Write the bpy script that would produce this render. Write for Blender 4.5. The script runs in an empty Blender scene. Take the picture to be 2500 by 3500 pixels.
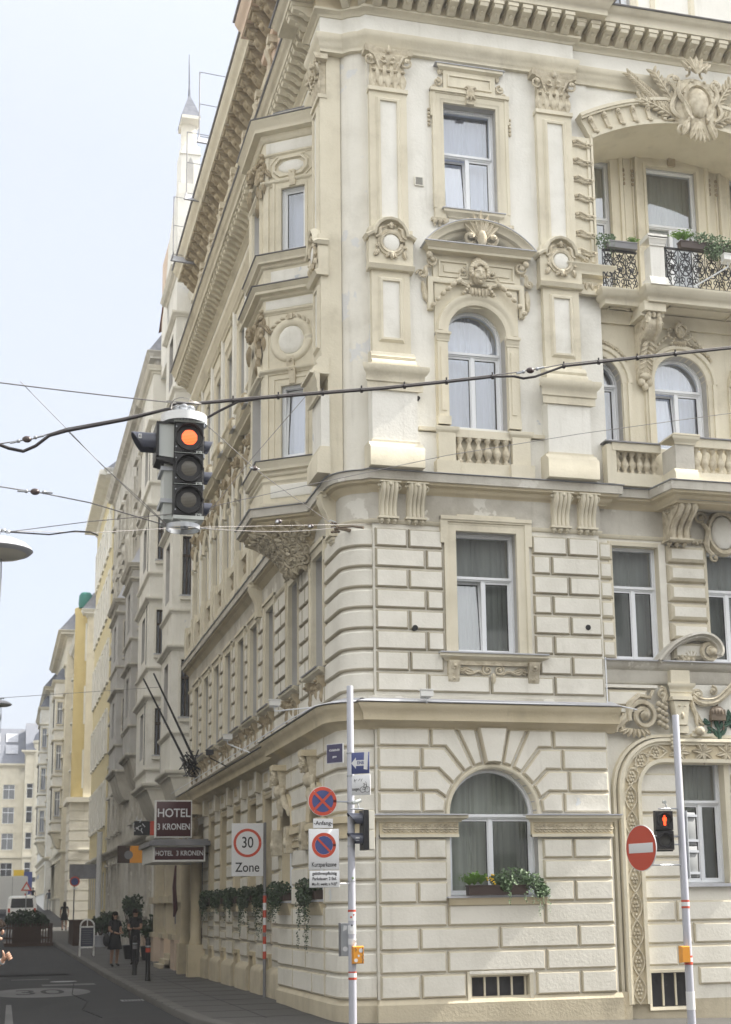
import bpy, bmesh, math, random
from mathutils import Vector, Matrix
S = bpy.context.scene
COL = S.collection
R = math.radians
pi = math.pi
rnd = random.Random(7)

# ------------------------------------------------------------------ camera
cam = bpy.data.cameras.new("camera"); camo = bpy.data.objects.new("camera", cam)
COL.objects.link(camo); S.camera = camo
CX = (0.9632854, -0.26797864, -0.01639199)
CY = (0.03762922, 0.19521132, -0.98003907)
CZ = (0.26582944, 0.94344051, 0.19812804)
camo.matrix_world = Matrix(((CX[0], -CY[0], -CZ[0], 0), (CX[1], -CY[1], -CZ[1], 0),
                            (CX[2], -CY[2], -CZ[2], 1.65), (0, 0, 0, 1)))
cam.sensor_fit = 'VERTICAL'; cam.sensor_height = 36; cam.sensor_width = 36*2500/3500
cam.lens = 4972.44/3500*36
cam.shift_x = -(1381.39-1250)/3500
cam.shift_y = (2096.13-1750)/3500
cam.clip_start = .1; cam.clip_end = 3000
cam.dof.use_dof = True; cam.dof.focus_distance = 19.0; cam.dof.aperture_fstop = 3.2

# ------------------------------------------------------------------ world + sun
SUN_EL = R(44); SUN_AZ = R(93.5)      # azimuth measured clockwise from +Y (sky texture convention)
W = bpy.data.worlds.new("World"); S.world = W; W.use_nodes = True
nt = W.node_tree; bg = nt.nodes['Background']
sky = nt.nodes.new('ShaderNodeTexSky'); sky.sky_type = 'NISHITA'; sky.sun_disc = False
sky.sun_elevation = SUN_EL; sky.sun_rotation = SUN_AZ
sky.air_density = 1.0; sky.dust_density = 4.5; sky.ozone_density = 0.9; sky.altitude = 100
# thin milky cloud veil over the whole sky
tc = nt.nodes.new('ShaderNodeTexCoord'); nz = nt.nodes.new('ShaderNodeTexNoise')
nz.inputs['Scale'].default_value = 2.2; nz.inputs['Detail'].default_value = 5
cr = nt.nodes.new('ShaderNodeMapRange'); cr.inputs[1].default_value = .35; cr.inputs[2].default_value = .7
cr.inputs[3].default_value = .80; cr.inputs[4].default_value = .94
mx = nt.nodes.new('ShaderNodeMix'); mx.data_type = 'RGBA'
nt.links.new(tc.outputs['Generated'], nz.inputs['Vector']); nt.links.new(nz.outputs['Fac'], cr.inputs[0])
nt.links.new(cr.outputs[0], mx.inputs[0]); nt.links.new(sky.outputs[0], mx.inputs[6])
# the veil is brightened behind the viewer, an added fill for the square facade
dt = nt.nodes.new('ShaderNodeVectorMath'); dt.operation = 'DOT_PRODUCT'; dt.inputs[1].default_value = (.15, -.97, .2)
vr = nt.nodes.new('ShaderNodeMapRange'); vr.inputs[1].default_value = -.75; vr.inputs[2].default_value = .8
vm = nt.nodes.new('ShaderNodeMix'); vm.data_type = 'RGBA'; vm.inputs[6].default_value = (2.42, 2.54, 2.82, 1); vm.inputs[7].default_value = (6.2, 6.2, 6.1, 1)
nt.links.new(tc.outputs['Generated'], dt.inputs[0]); nt.links.new(dt.outputs['Value'], vr.inputs[0]); nt.links.new(vr.outputs[0], vm.inputs[0]); nt.links.new(vm.outputs[2], mx.inputs[7])
nt.links.new(mx.outputs[2], bg.inputs[0]); bg.inputs[1].default_value = 0.10
sl = bpy.data.lights.new("sun", 'SUN'); slo = bpy.data.objects.new("sun", sl); COL.objects.link(slo)
sl.energy = 2.6; sl.angle = R(.55); sl.color = (1, .95, .86)
tosun = Vector((math.sin(SUN_AZ)*math.cos(SUN_EL), math.cos(SUN_AZ)*math.cos(SUN_EL), math.sin(SUN_EL)))
slo.rotation_euler = tosun.to_track_quat('Z', 'Y').to_euler(); slo.location = (60, 0, 60)
vs = S.view_settings; vs.view_transform = 'Standard'; vs.look = 'None'; vs.gamma = 1; vs.exposure = 1.86
S.render.engine = 'CYCLES'
S.cycles.max_bounces = 7; S.cycles.diffuse_bounces = 4; S.cycles.transparent_max_bounces = 16

# ------------------------------------------------------------------ materials
def new_mat(name):
    m = bpy.data.materials.new(name); m.use_nodes = True
    return m, m.node_tree, m.node_tree.nodes['Principled BSDF']
def flat(name, col, rough=.6, metal=0, emit=0, spec=.5):
    m, t, b = new_mat(name); b.inputs['Base Color'].default_value = (*col, 1)
    b.inputs['Roughness'].default_value = rough; b.inputs['Metallic'].default_value = metal
    b.inputs['Specular IOR Level'].default_value = spec
    if emit: b.inputs['Emission Color'].default_value = (*col, 1); b.inputs['Emission Strength'].default_value = emit
    return m
def N(t, ty, **k):
    n = t.nodes.new(ty)
    for a, v in k.items():
        if a.startswith('i_'): n.inputs[int(a[2:])].default_value = v
        else: setattr(n, a, v)
    return n
def plaster(name, col, col2, patch=None, pthr=.62, scale=1.6, bump=.25, rough=.85, grime=(.30, .27, .21), gamt=.35, gthr=.52, runs=.25):
    """painted render: two tones in clouds, grime blotches, faint vertical runs, optional peeled patches"""
    m, t, b = new_mat(name); L = t.links.new
    g = N(t, 'ShaderNodeNewGeometry')
    def noise(sc, det, vec=None, rg=.55):
        n = N(t, 'ShaderNodeTexNoise'); n.inputs['Scale'].default_value = sc; n.inputs['Detail'].default_value = det
        n.inputs['Roughness'].default_value = rg; L(vec or g.outputs['Position'], n.inputs['Vector']); return n.outputs['Fac']
    def ramp(src, a, c):
        r = N(t, 'ShaderNodeMapRange'); r.interpolation_type = 'SMOOTHSTEP'
        r.inputs[1].default_value = a; r.inputs[2].default_value = c; L(src, r.inputs[0]); return r.outputs[0]
    def mix(fac, a, c, amt=1.0):
        x = N(t, 'ShaderNodeMix'); x.data_type = 'RGBA'
        if amt != 1.0:
            mu = N(t, 'ShaderNodeMath', operation='MULTIPLY'); mu.inputs[1].default_value = amt; L(fac, mu.inputs[0]); fac = mu.outputs[0]
        L(fac, x.inputs[0])
        for s, i in ((a, 6), (c, 7)):
            if isinstance(s, tuple): x.inputs[i].default_value = (*s, 1)
            else: L(s, x.inputs[i])
        return x.outputs[2]
    c = mix(ramp(noise(scale, 6), .38, .66), col, col2)
    c = mix(ramp(noise(.8, 8, None, .7), gthr, .78), c, grime, gamt)
    mp = N(t, 'ShaderNodeMapping'); mp.inputs['Scale'].default_value = (5, 5, .35); L(g.outputs['Position'], mp.inputs['Vector'])
    c = mix(ramp(noise(1, 5, mp.outputs[0], .65), .55, .8), c, grime, runs)
    c = mix(ramp(noise(14, 6), .62, .8), c, grime, .18)
    if patch:
        ns = noise(1.7, 9, None, .6)
        c = mix(ramp(ns, pthr, pthr+.02), c, patch)
    L(c, b.inputs['Base Color']); b.inputs['Roughness'].default_value = rough
    b.inputs['Specular IOR Level'].default_value = .25
    bp = N(t, 'ShaderNodeBump'); bp.inputs['Strength'].default_value = bump; bp.inputs['Distance'].default_value = .02
    L(noise(22, 7), bp.inputs['Height']); L(bp.outputs[0], b.inputs['Normal'])
    return m
M = {}
M['white'] = plaster('white_plaster', (.79, .775, .72), (.73, .715, .655), (.56, .58, .60), .66, gamt=.3)
M['peel'] = plaster('peeling_plaster', (.77, .745, .67), (.71, .685, .61), (.66, .66, .645), .57, gamt=.25)
M['block'] = plaster('rustic_plaster', (.77, .745, .67), (.71, .685, .61), (.66, .68, .68), .70, scale=2.3, gamt=.35)
M['trim'] = plaster('cream_trim', (.70, .65, .52), (.64, .59, .465), gamt=.4, bump=.2)
M['trim2'] = plaster('ochre_trim', (.65, .57, .41), (.58, .505, .35), gamt=.45, bump=.2)
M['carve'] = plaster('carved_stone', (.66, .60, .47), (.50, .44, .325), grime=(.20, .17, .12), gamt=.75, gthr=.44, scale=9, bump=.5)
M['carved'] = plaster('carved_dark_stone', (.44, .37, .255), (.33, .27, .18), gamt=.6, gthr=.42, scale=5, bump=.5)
M['stain'] = plaster('stained_plaster', (.58, .555, .49), (.50, .475, .42), (.65, .63, .57), .6, gamt=.6, gthr=.42, runs=.5)
M['plinth'] = plaster('plinth_render', (.56, .50, .375), (.48, .425, .315), gamt=.5, bump=.35, runs=.4)
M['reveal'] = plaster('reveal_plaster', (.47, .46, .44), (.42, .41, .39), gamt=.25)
M['joint'] = plaster('dirt_shade_joint_render', (.60, .55, .435), (.53, .48, .37), gamt=.5, bump=.3)  # tan for bevels and grooves: dirt and painted shade in one colour
M['joint2'] = plaster('soot_shade_joint_render', (.43, .39, .30), (.36, .325, .25), gamt=.5, bump=.3)  # darker version, soot and painted shade mixed into the bevel colour
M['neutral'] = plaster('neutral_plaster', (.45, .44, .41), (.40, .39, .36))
M['peach'] = plaster('peach_plaster', (.66, .53, .42), (.62, .49, .38), gamt=.15)
M['sheet'] = plaster('zinc_sheet', (.20, .20, .21), (.27, .27, .29), gamt=.3, bump=.05, rough=.45)
M['leadw'] = plaster('pale_lead_sheet', (.42, .43, .47), (.50, .51, .54), gamt=.2, bump=.05, rough=.4)
M['slate'] = plaster('slate_roof', (.16, .17, .20), (.21, .22, .25), gamt=.3, bump=.3, scale=5)
M['terracotta'] = plaster('clay_tiles', (.26, .11, .07), (.18, .09, .06), gamt=.4)
M['dusty'] = plaster('dusty_pane', (.035, .036, .042), (.07, .07, .075), gamt=.1, bump=.05, rough=.35)
M['frame'] = flat('white_pvc', (.78, .80, .83), .35)
M['gasket'] = flat('black_gasket', (.02, .02, .02), .6)
M['brownframe'] = flat('brown_timber', (.045, .03, .02), .5)
M['dark'] = flat('dark_interior', (.012, .012, .012), .9)
M['iron'] = flat('wrought_iron', (.012, .012, .014), .5)
M['steel'] = flat('galvanised_steel', (.42, .44, .47), .45, .6)
M['pole'] = flat('lilac_grey_paint', (.43, .44, .50), .38)
M['polegrey'] = flat('mid_grey_paint', (.20, .20, .21), .5)
M['blackp'] = flat('black_housing', (.016, .016, .018), .42)
M['visor'] = flat('grey_visor', (.055, .06, .085), .3)
M['backgrey'] = flat('sign_back_grey', (.24, .25, .255), .5)
M['lightgrey'] = flat('light_grey_housing', (.50, .53, .52), .45)
M['ivory'] = flat('ivory_paint', (.70, .68, .60), .45)
M['signwhite'] = flat('sign_white', (.70, .71, .73), .4)
M['signred'] = flat('sign_red', (.52, .07, .035), .4)
M['signblue'] = flat('sign_blue', (.055, .075, .22), .4)
M['signblack'] = flat('sign_black', (.015, .015, .018), .5)
M['signnavy'] = flat('enamel_navy', (.045, .04, .10), .35)
M['maroon'] = flat('maroon_panel', (.055, .008, .012), .4)
M['orange'] = flat('orange_box', (.78, .33, .035), .4)
M['rubber'] = flat('cable_black', (.022, .017, .018), .5)
M['wire'] = flat('steel_wire', (.22, .21, .21), .5, .4)
M['porcelain'] = flat('porcelain', (.07, .05, .05), .3)
M['asphaltblk'] = flat('bollard_black', (.012, .012, .013), .45)
M['camwhite'] = flat('white_lamp_housing', (.78, .78, .76), .4)
M['lampglass'] = flat('lamp_glass', (.62, .60, .52), .2)
M['brown'] = flat('brown_plastic', (.05, .03, .022), .5)
M['greenp'] = flat('green_carving', (.035, .10, .065), .6)
M['bronze'] = flat('bronze_paint', (.16, .12, .08), .5)
M['wood'] = flat('planter_timber', (.07, .04, .025), .7)
M['redlamp'] = flat('lit_red_figure', (1, .07, .015), .4, emit=.8)
M['offlens'] = flat('unlit_lens', (.05, .05, .045), .25)

def lens_mat(name, c1, c2, emit):
    m, t, b = new_mat(name); L = t.links.new
    tcn = N(t, 'ShaderNodeTexCoord'); w = N(t, 'ShaderNodeTexWave'); w.bands_direction = 'Z'
    w.inputs['Scale'].default_value = 22; w.inputs['Distortion'].default_value = .4
    L(tcn.outputs['Object'], w.inputs['Vector'])
    x = N(t, 'ShaderNodeMix'); x.data_type = 'RGBA'; x.inputs[6].default_value = (*c1, 1); x.inputs[7].default_value = (*c2, 1)
    L(w.outputs['Fac'], x.inputs[0]); L(x.outputs[2], b.inputs['Base Color']); b.inputs['Roughness'].default_value = .3
    if emit: L(x.outputs[2], b.inputs['Emission Color']); b.inputs['Emission Strength'].default_value = emit
    return m
M['litlens'] = lens_mat('lit_amber_red_lens', (1, .075, .012), (1, .19, .06), .48)
M['darklens'] = lens_mat('dark_ribbed_lens', (.075, .068, .055), (.16, .15, .125), 0)

def glass(name, tint, refl, tr=.75):
    m = bpy.data.materials.new(name); m.use_nodes = True; t = m.node_tree; t.nodes.clear(); L = t.links.new
    o = N(t, 'ShaderNodeOutputMaterial'); a = N(t, 'ShaderNodeBsdfTransparent'); g = N(t, 'ShaderNodeBsdfGlossy')
    a.inputs[0].default_value = (*tint, 1); g.inputs['Roughness'].default_value = .03; g.inputs[0].default_value = (.95, .97, 1, 1)
    lw = N(t, 'ShaderNodeFresnel'); lw.inputs[0].default_value = 1.5
    geo = N(t, 'ShaderNodeNewGeometry'); nz_ = N(t, 'ShaderNodeTexNoise'); nz_.inputs['Scale'].default_value = 1.2
    bp = N(t, 'ShaderNodeBump'); bp.inputs['Strength'].default_value = .03; L(geo.outputs['Position'], nz_.inputs['Vector'])
    L(nz_.outputs['Fac'], bp.inputs['Height']); L(bp.outputs[0], g.inputs['Normal'])
    ad = N(t, 'ShaderNodeMath', operation='ADD'); ad.inputs[1].default_value = refl; L(lw.outputs[0], ad.inputs[0])
    mi = N(t, 'ShaderNodeMixShader'); L(ad.outputs[0], mi.inputs[0]); L(a.outputs[0], mi.inputs[1]); L(g.outputs[0], mi.inputs[2])
    L(mi.outputs[0], o.inputs[0]); return m
M['glass'] = glass('window_glass', (.82, .86, .88), .16)
M['glassd'] = glass('dark_glass', (.80, .83, .83), .08)
def cloth(name, c1, c2, sc=9):
    m, t, b = new_mat(name); L = t.links.new
    g = N(t, 'ShaderNodeNewGeometry'); mp = N(t, 'ShaderNodeMapping'); mp.inputs['Scale'].default_value = (sc, sc, .25)
    n = N(t, 'ShaderNodeTexNoise'); n.inputs['Scale'].default_value = 1; n.inputs['Detail'].default_value = 3
    L(g.outputs['Position'], mp.inputs[0]); L(mp.outputs[0], n.inputs['Vector'])
    x = N(t, 'ShaderNodeMix'); x.data_type = 'RGBA'; x.inputs[6].default_value = (*c1, 1); x.inputs[7].default_value = (*c2, 1)
    L(n.outputs['Fac'], x.inputs[0]); L(x.outputs[2], b.inputs['Base Color']); b.inputs['Roughness'].default_value = .9
    return m
M['sheer'] = cloth('sheer_curtain', (.66, .69, .82), (.52, .55, .68))
M['drape'] = cloth('grey_drape', (.30, .31, .27), (.62, .63, .56), 14)
def leafm(name, c1, c2):
    m, t, b = new_mat(name); L = t.links.new
    o = N(t, 'ShaderNodeNewGeometry'); x = N(t, 'ShaderNodeMix'); x.data_type = 'RGBA'
    x.inputs[6].default_value = (*c1, 1); x.inputs[7].default_value = (*c2, 1)
    L(o.outputs['Random Per Island'], x.inputs[0]); L(x.outputs[2], b.inputs['Base Color']); b.inputs['Roughness'].default_value = .6
    return m
M['leaf'] = leafm('grey_green_leaf', (.07, .13, .055), (.16, .23, .12))
M['leafd'] = leafm('dark_leaf', (.018, .036, .014), (.05, .085, .034))
M['leafb'] = leafm('bright_leaf', (.12, .24, .04), (.20, .36, .06))
M['flower'] = flat('yellow_flower', (.75, .50, .03), .6)
def asphalt(name, c1, c2, sc=40):
    m, t, b = new_mat(name); L = t.links.new
    g = N(t, 'ShaderNodeNewGeometry')
    n = N(t, 'ShaderNodeTexNoise'); n.inputs['Scale'].default_value = sc; n.inputs['Detail'].default_value = 8; L(g.outputs['Position'], n.inputs['Vector'])
    n2 = N(t, 'ShaderNodeTexNoise'); n2.inputs['Scale'].default_value = .6; n2.inputs['Detail'].default_value = 6; L(g.outputs['Position'], n2.inputs['Vector'])
    ad = N(t, 'ShaderNodeMath', operation='MULTIPLY_ADD'); ad.inputs[1].default_value = .5; L(n2.outputs[0], ad.inputs[2]); L(n.outputs[0], ad.inputs[0])
    mr = N(t, 'ShaderNodeMapRange'); mr.inputs[1].default_value = .5; mr.inputs[2].default_value = 1.0; L(ad.outputs[0], mr.inputs[0])
    x = N(t, 'ShaderNodeMix'); x.data_type = 'RGBA'; x.inputs[6].default_value = (*c1, 1); x.inputs[7].default_value = (*c2, 1)
    L(mr.outputs[0], x.inputs[0]); L(x.outputs[2], b.inputs['Base Color']); b.inputs['Roughness'].default_value = .85
    bp = N(t, 'ShaderNodeBump'); bp.inputs['Strength'].default_value = .4; bp.inputs['Distance'].default_value = .01; L(n.outputs[0], bp.inputs['Height']); L(bp.outputs[0], b.inputs['Normal'])
    return m
M['road'] = asphalt('road_asphalt', (.0085, .0087, .0095), (.018, .0183, .0195))
M['pave'] = asphalt('pavement_asphalt', (.050, .048, .044), (.078, .075, .069))
M['kerb'] = asphalt('granite_kerb', (.075, .071, .063), (.115, .108, .097), 60)
M['mark'] = asphalt('road_paint', (.10, .10, .10), (.16, .16, .16))

# ------------------------------------------------------------------ frames + mesh builder
class Frame:
    def __init__(s, o, u, w): s.o = Vector(o); s.u = Vector(u).normalized(); s.w = Vector(w).normalized()
    def __call__(s, u, v, w=0):
        return (s.o.x+s.u.x*u+s.w.x*w, s.o.y+s.u.y*u+s.w.y*w, s.o.z+v)
WORLD = Frame((0, 0, 0), (1, 0, 0), (0, 1, 0))     # u=x, v=z, w=y

def inset_poly(poly, d):
    n = len(poly); A = sum(poly[i][0]*poly[(i+1) % n][1]-poly[(i+1) % n][0]*poly[i][1] for i in range(n))
    s = 1 if A > 0 else -1; out = []
    for i in range(n):
        p0, p1, p2 = poly[i-1], poly[i], poly[(i+1) % n]
        a = (p1[0]-p0[0], p1[1]-p0[1]); b = (p2[0]-p1[0], p2[1]-p1[1])
        la = math.hypot(*a) or 1e-6; lb = math.hypot(*b) or 1e-6
        na = (-a[1]/la*s, a[0]/la*s); nb = (-b[1]/lb*s, b[0]/lb*s)
        m = (na[0]+nb[0], na[1]+nb[1]); q = m[0]*m[0]+m[1]*m[1]
        k = 2*d/max(q, .5)
        out.append((p1[0]+m[0]*k, p1[1]+m[1]*k))
    return out

def smooth_path(P, k=4):
    out = []
    for i in range(len(P)-1):
        a, b_, c, d = P[max(i-1, 0)], P[i], P[i+1], P[min(i+2, len(P)-1)]
        for j in range(k):
            t = j/k; out.append(tuple(.5*((2*b_[n])+(c[n]-a[n])*t+(2*a[n]-5*b_[n]+4*c[n]-d[n])*t*t+(-a[n]+3*b_[n]-3*c[n]+d[n])*t**3) for n in range(len(b_))))
    return out+[P[-1]]
class MB:
    def __init__(s, f=WORLD, mats=('trim',)):
        s.f = f; s.V = []; s.F = []; s.mi = []; s.mats = list(mats); s.m = 0
    def mat(s, name):
        if name not in s.mats: s.mats.append(name)
        s.m = s.mats.index(name); return s
    def face(s, idx, m=None): s.F.append(idx); s.mi.append(s.m if m is None else m)
    def pt(s, u, v, w=0): s.V.append(s.f(u, v, w)); return len(s.V)-1
    def wp(s, p): s.V.append(tuple(p)); return len(s.V)-1
    def quad(s, pts):                      # pts in frame coords
        s.face([s.pt(*p) for p in pts]); return s
    def loft(s, rings, closed=True, cap0=True, cap1=True):   # rings: lists of world idx of the same length
        n = len(rings[0])
        for a, b in zip(rings, rings[1:]):
            for i in range(n if closed else n-1):
                j = (i+1) % n; s.face([a[i], a[j], b[j], b[i]])
        if cap0: s.face(list(rings[0])[::-1])
        if cap1: s.face(list(rings[-1]))
    def box(s, u0, u1, v0, v1, w0, w1):
        a = [s.pt(u, v, w0) for u, v in ((u0, v0), (u1, v0), (u1, v1), (u0, v1))]
        b = [s.pt(u, v, w1) for u, v in ((u0, v0), (u1, v0), (u1, v1), (u0, v1))]
        s.loft([a, b]); return s
    def prism(s, poly, w0, w1, back=True):
        a = [s.pt(u, v, w0) for u, v in poly]; b = [s.pt(u, v, w1) for u, v in poly]
        s.loft([a, b], cap0=back); return s
    def frus(s, poly, w0, w1, ins, mside=None, mface=None, round_=True):
        """block with a bevelled (pillowed) edge"""
        a = [s.pt(u, v, w0) for u, v in poly]
        k = s.m
        if mside: s.mat(mside)
        if round_:
            mid = [s.pt(u, v, w0+(w1-w0)*.72) for u, v in inset_poly(poly, ins*.3)]
            b = [s.pt(u, v, w1) for u, v in inset_poly(poly, ins)]
            s.loft([a, mid, b], cap0=False, cap1=False)
        else:
            b = [s.pt(u, v, w1) for u, v in inset_poly(poly, ins)]
            s.loft([a, b], cap0=False, cap1=False)
        if mface: s.mat(mface)
        s.face(b); s.m = k; return s
    def rect(s, u0, u1, v0, v1, w0, w1, ins=.03, mside=None, mface=None):
        return s.frus([(u0, v0), (u1, v0), (u1, v1), (u0, v1)], w0, w1, ins, mside, mface)
    def wedge(s, prof, u0, u1):             # prof: (w,v) polygon extruded along u
        a = [s.pt(u0, v, w) for w, v in prof]; b = [s.pt(u1, v, w) for w, v in prof]
        s.loft([a, b]); return s
    def arcband(s, cu, cv, prof, a0, a1, n=24, sv=1.0):
        """prof: (radius, w) polygon swept round an arc; angles in degrees from +u, counter-clockwise"""
        rings = []
        for i in range(n+1):
            a = R(a0+(a1-a0)*i/n); c, sn = math.cos(a), math.sin(a)
            rings.append([s.pt(cu+r*c, cv+r*sn*sv, w) for r, w in prof])
        s.loft(rings); return s
    def pathband(s, path, prof, closed=False):
        """prof (offset,w) swept along a 2D path in the facade plane; offset to the left of travel"""
        n = len(path); rings = []
        for i in range(n):
            p = path[i]
            p0 = path[i-1] if (i > 0 or closed) else None; p2 = path[(i+1) % n] if (i < n-1 or closed) else None
            def nrm(a, b):
                d = (b[0]-a[0], b[1]-a[1]); l = math.hypot(*d) or 1e-9; return (-d[1]/l, d[0]/l)
            if p0 is None: m = nrm(p, p2); k = 1
            elif p2 is None: m = nrm(p0, p); k = 1
            else:
                na, nb = nrm(p0, p), nrm(p, p2); m = (na[0]+nb[0], na[1]+nb[1]); k = 2/max(m[0]**2+m[1]**2, .3)
            rings.append([s.pt(p[0]+m[0]*k*o, p[1]+m[1]*k*o, w) for o, w in prof])
        if closed: rings.append(rings[0])
        s.loft(rings, cap0=not closed, cap1=not closed); return s
    def sweep(s, path, prof, side=1):
        """plan path (world x,y), prof polygon (outward, z); outward = left of travel * side"""
        n = len(path); rings = []; side = -side
        def nrm(a, b):
            d = (b[0]-a[0], b[1]-a[1]); l = math.hypot(*d) or 1e-9; return (-d[1]/l*side, d[0]/l*side)
        for i in range(n):
            p = path[i]
            if i == 0: m = nrm(p, path[1]); k = 1
            elif i == n-1: m = nrm(path[-2], p); k = 1
            else:
                na, nb = nrm(path[i-1], p), nrm(p, path[i+1]); m = (na[0]+nb[0], na[1]+nb[1]); k = 2/max(m[0]**2+m[1]**2, .3)
            rings.append([s.wp((p[0]+m[0]*k*o, p[1]+m[1]*k*o, z)) for o, z in prof])
        s.loft(rings); return s
    def tube(s, pts, r, n=6, world=False, cap=True, flatw=1.0):
        P = [Vector(p if world else s.f(*p)) for p in pts]; rings = []
        rr = r if isinstance(r, (list, tuple)) else [r]*len(P)
        up0 = None
        for i, p in enumerate(P):
            t = (P[min(i+1, len(P)-1)]-P[max(i-1, 0)])
            if t.length < 1e-9: t = Vector((0, 0, 1))
            t.normalize()
            if up0 is None:
                h = Vector((0, 0, 1)) if abs(t.z) < .9 else Vector((1, 0, 0)); up0 = t.cross(h).normalized()
            a = (up0 - t*up0.dot(t))
            a = a.normalized() if a.length > 1e-6 else t.orthogonal().normalized()
            up0 = a; b = t.cross(a)
            rings.append([s.wp(p+(a*math.cos(2*pi*k/n)+b*math.sin(2*pi*k/n))*rr[i]) for k in range(n)])
        s.loft(rings, cap0=cap, cap1=cap); return s
    def cyl(s, u, v0, v1, w, r, n=12, r2=None):
        return s.lathe(u, w, [(r, v0), (r if r2 is None else r2, v1)], n)
    def lathe(s, u, w, prof, n=12, a0=0, a1=360):
        full = abs(a1-a0) >= 360; rings = []
        for r, v in prof:
            rings.append([s.pt(u+r*math.cos(R(a0+(a1-a0)*k/(n if full else n-1))), v, w+r*math.sin(R(a0+(a1-a0)*k/(n if full else n-1)))) for k in range(n)])
        s.loft(rings, closed=full); return s
    def disc(s, cu, cv, w0, w1, r, n=24, ru=None):   # cylinder with axis along w
        ru = ru or r
        return s.prism([(cu+ru*math.cos(2*pi*k/n), cv+r*math.sin(2*pi*k/n)) for k in range(n)], w0, w1)
    def ball(s, u, v, w, ru, rv=None, rw=None, n=8, m=5, tilt=0):
        rv = rv or ru; rw = rw or ru; rings = []; ct, st = math.cos(tilt), math.sin(tilt)
        for j in range(1, m):
            a = pi*j/m; rings.append([])
            for k in range(n):
                x = math.sin(a)*math.cos(2*pi*k/n)*ru; z = math.cos(a)*rv; y = math.sin(a)*math.sin(2*pi*k/n)*rw
                rings[-1].append(s.pt(u+x*ct-z*st, v+x*st+z*ct, w+y))
        t = s.pt(u-rv*st, v+rv*ct, w); b = s.pt(u+rv*st, v-rv*ct, w)
        for k in range(n):
            s.face([t, rings[0][(k+1) % n], rings[0][k]]); s.face([b, rings[-1][k], rings[-1][(k+1) % n]])
        for a, c in zip(rings, rings[1:]):
            for k in range(n): s.face([a[k], a[(k+1) % n], c[(k+1) % n], c[k]])
        return s
    def leaf(s, u, v, ang, L_, wd, w=.02, bulge=.03, curl=0):
        """raised carved leaf lying on the facade; ang degrees"""
        ca, sa = math.cos(R(ang)), math.sin(R(ang)); K = 5; rows = []
        for i in range(K+1):
            t = i/K; half = wd*math.sin(pi*min(1, t*.92+.08))**.7*.5 if i < K else .002
            bend = curl*t*t*L_; x = t*L_; lift = bulge*math.sin(pi*t)
            row = []
            for q, h in ((-1, 0), (-.5, .7), (0, .45), (.5, .7), (1, 0)):
                y = q*half+bend
                row.append(s.pt(u+x*ca-y*sa, v+x*sa+y*ca, w+(lift+bulge*.4)*h if h else w-.01))
            rows.append(row)
        s.loft(rows, closed=False, cap0=False, cap1=False); return s
    def scroll(s, u, v, r0, turns, a0=0, dirn=1, w=.03, rad=.02, r1=None, deep=1.0, n=None):
        """spiral volute raised on the facade: starts at radius r0, winds to the centre"""
        n = n or int(14*turns)+4; pts = []; rr = []
        for i in range(n+1):
            t = i/n; r = r0*(1-t)+(r1 or r0*.12)*t; a = R(a0)+dirn*2*pi*turns*t
            pts.append((u+r*math.cos(a), v+r*math.sin(a), w*(.6+.6*t)*deep)); rr.append(rad*(1-.45*t))
        s.tube(pts, rr, 5); s.ball(u, v, w*1.1*deep, rad*1.3, n=6, m=4); return s
    def scurve(s, p0, p1, amp, rad, w=.03, n=10):
        dx, dy = p1[0]-p0[0], p1[1]-p0[1]; L_ = math.hypot(dx, dy); nx, ny = -dy/L_, dx/L_; pts = []; rr = []
        for i in range(n+1):
            t = i/n; o = amp*math.sin(2*pi*t); pts.append((p0[0]+dx*t+nx*o, p0[1]+dy*t+ny*o, w)); rr.append(rad*(.6+.5*math.sin(pi*t)))
        s.tube(pts, rr, 5); return s
    def clusters(s, gap):
        """indices of faces grouped into pieces that lie more than gap apart"""
        par = list(range(len(s.V)))
        def fd(i):
            while par[i] != i: par[i] = par[par[i]]; i = par[i]
            return i
        for f in s.F:
            a = fd(f[0])
            for v in f[1:]:
                b_ = fd(v)
                if a != b_: par[b_] = a
        comp = {}
        for i, f in enumerate(s.F): comp.setdefault(fd(f[0]), []).append(i)
        keys = list(comp); bb = []
        for k in keys:
            P = [s.V[v] for i in comp[k] for v in s.F[i]]; bb.append([min(q[j] for q in P)-gap/2 for j in range(3)]+[max(q[j] for q in P)+gap/2 for j in range(3)])
        g = list(range(len(keys)))
        def gf(i):
            while g[i] != i: g[i] = g[g[i]]; i = g[i]
            return i
        order = sorted(range(len(keys)), key=lambda i: bb[i][1])
        for n_, i in enumerate(order):
            A = bb[i]
            for j in order[n_+1:]:
                B = bb[j]
                if B[1] > A[4]: break
                if A[0] <= B[3] and B[0] <= A[3] and A[2] <= B[5] and B[2] <= A[5]:
                    a, c = gf(i), gf(j)
                    if a != c: g[c] = a
        out = {}
        for i, k in enumerate(keys): out.setdefault(gf(i), []).extend(comp[k])
        return sorted(out.values(), key=len, reverse=True)
    def build(s, name, parent=None, smooth=52, gap=.3):
        if name in ('wall', 'oriel', 'bay_window', 'fascia', 'shaft', 'window', 'foliage', 'oriel_cap', 'housing', 'body'): gap = 0
        if parent and gap and smooth and len(s.F) < 60000:
            cl = s.clusters(gap)
            if 1 < len(cl) <= 30:
                res = []
                for c in cl:
                    q = MB(s.f, s.mats); mp = {}
                    for i in c:
                        q.F.append([mp.setdefault(v, len(mp)) for v in s.F[i]]); q.mi.append(s.mi[i])
                    q.V = [None]*len(mp)
                    for a, b_ in mp.items(): q.V[b_] = s.V[a]
                    res.append(q.build(name, parent, smooth, 0))
                return res[0]
        me = bpy.data.meshes.new(name); me.from_pydata(s.V, [], s.F)
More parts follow.
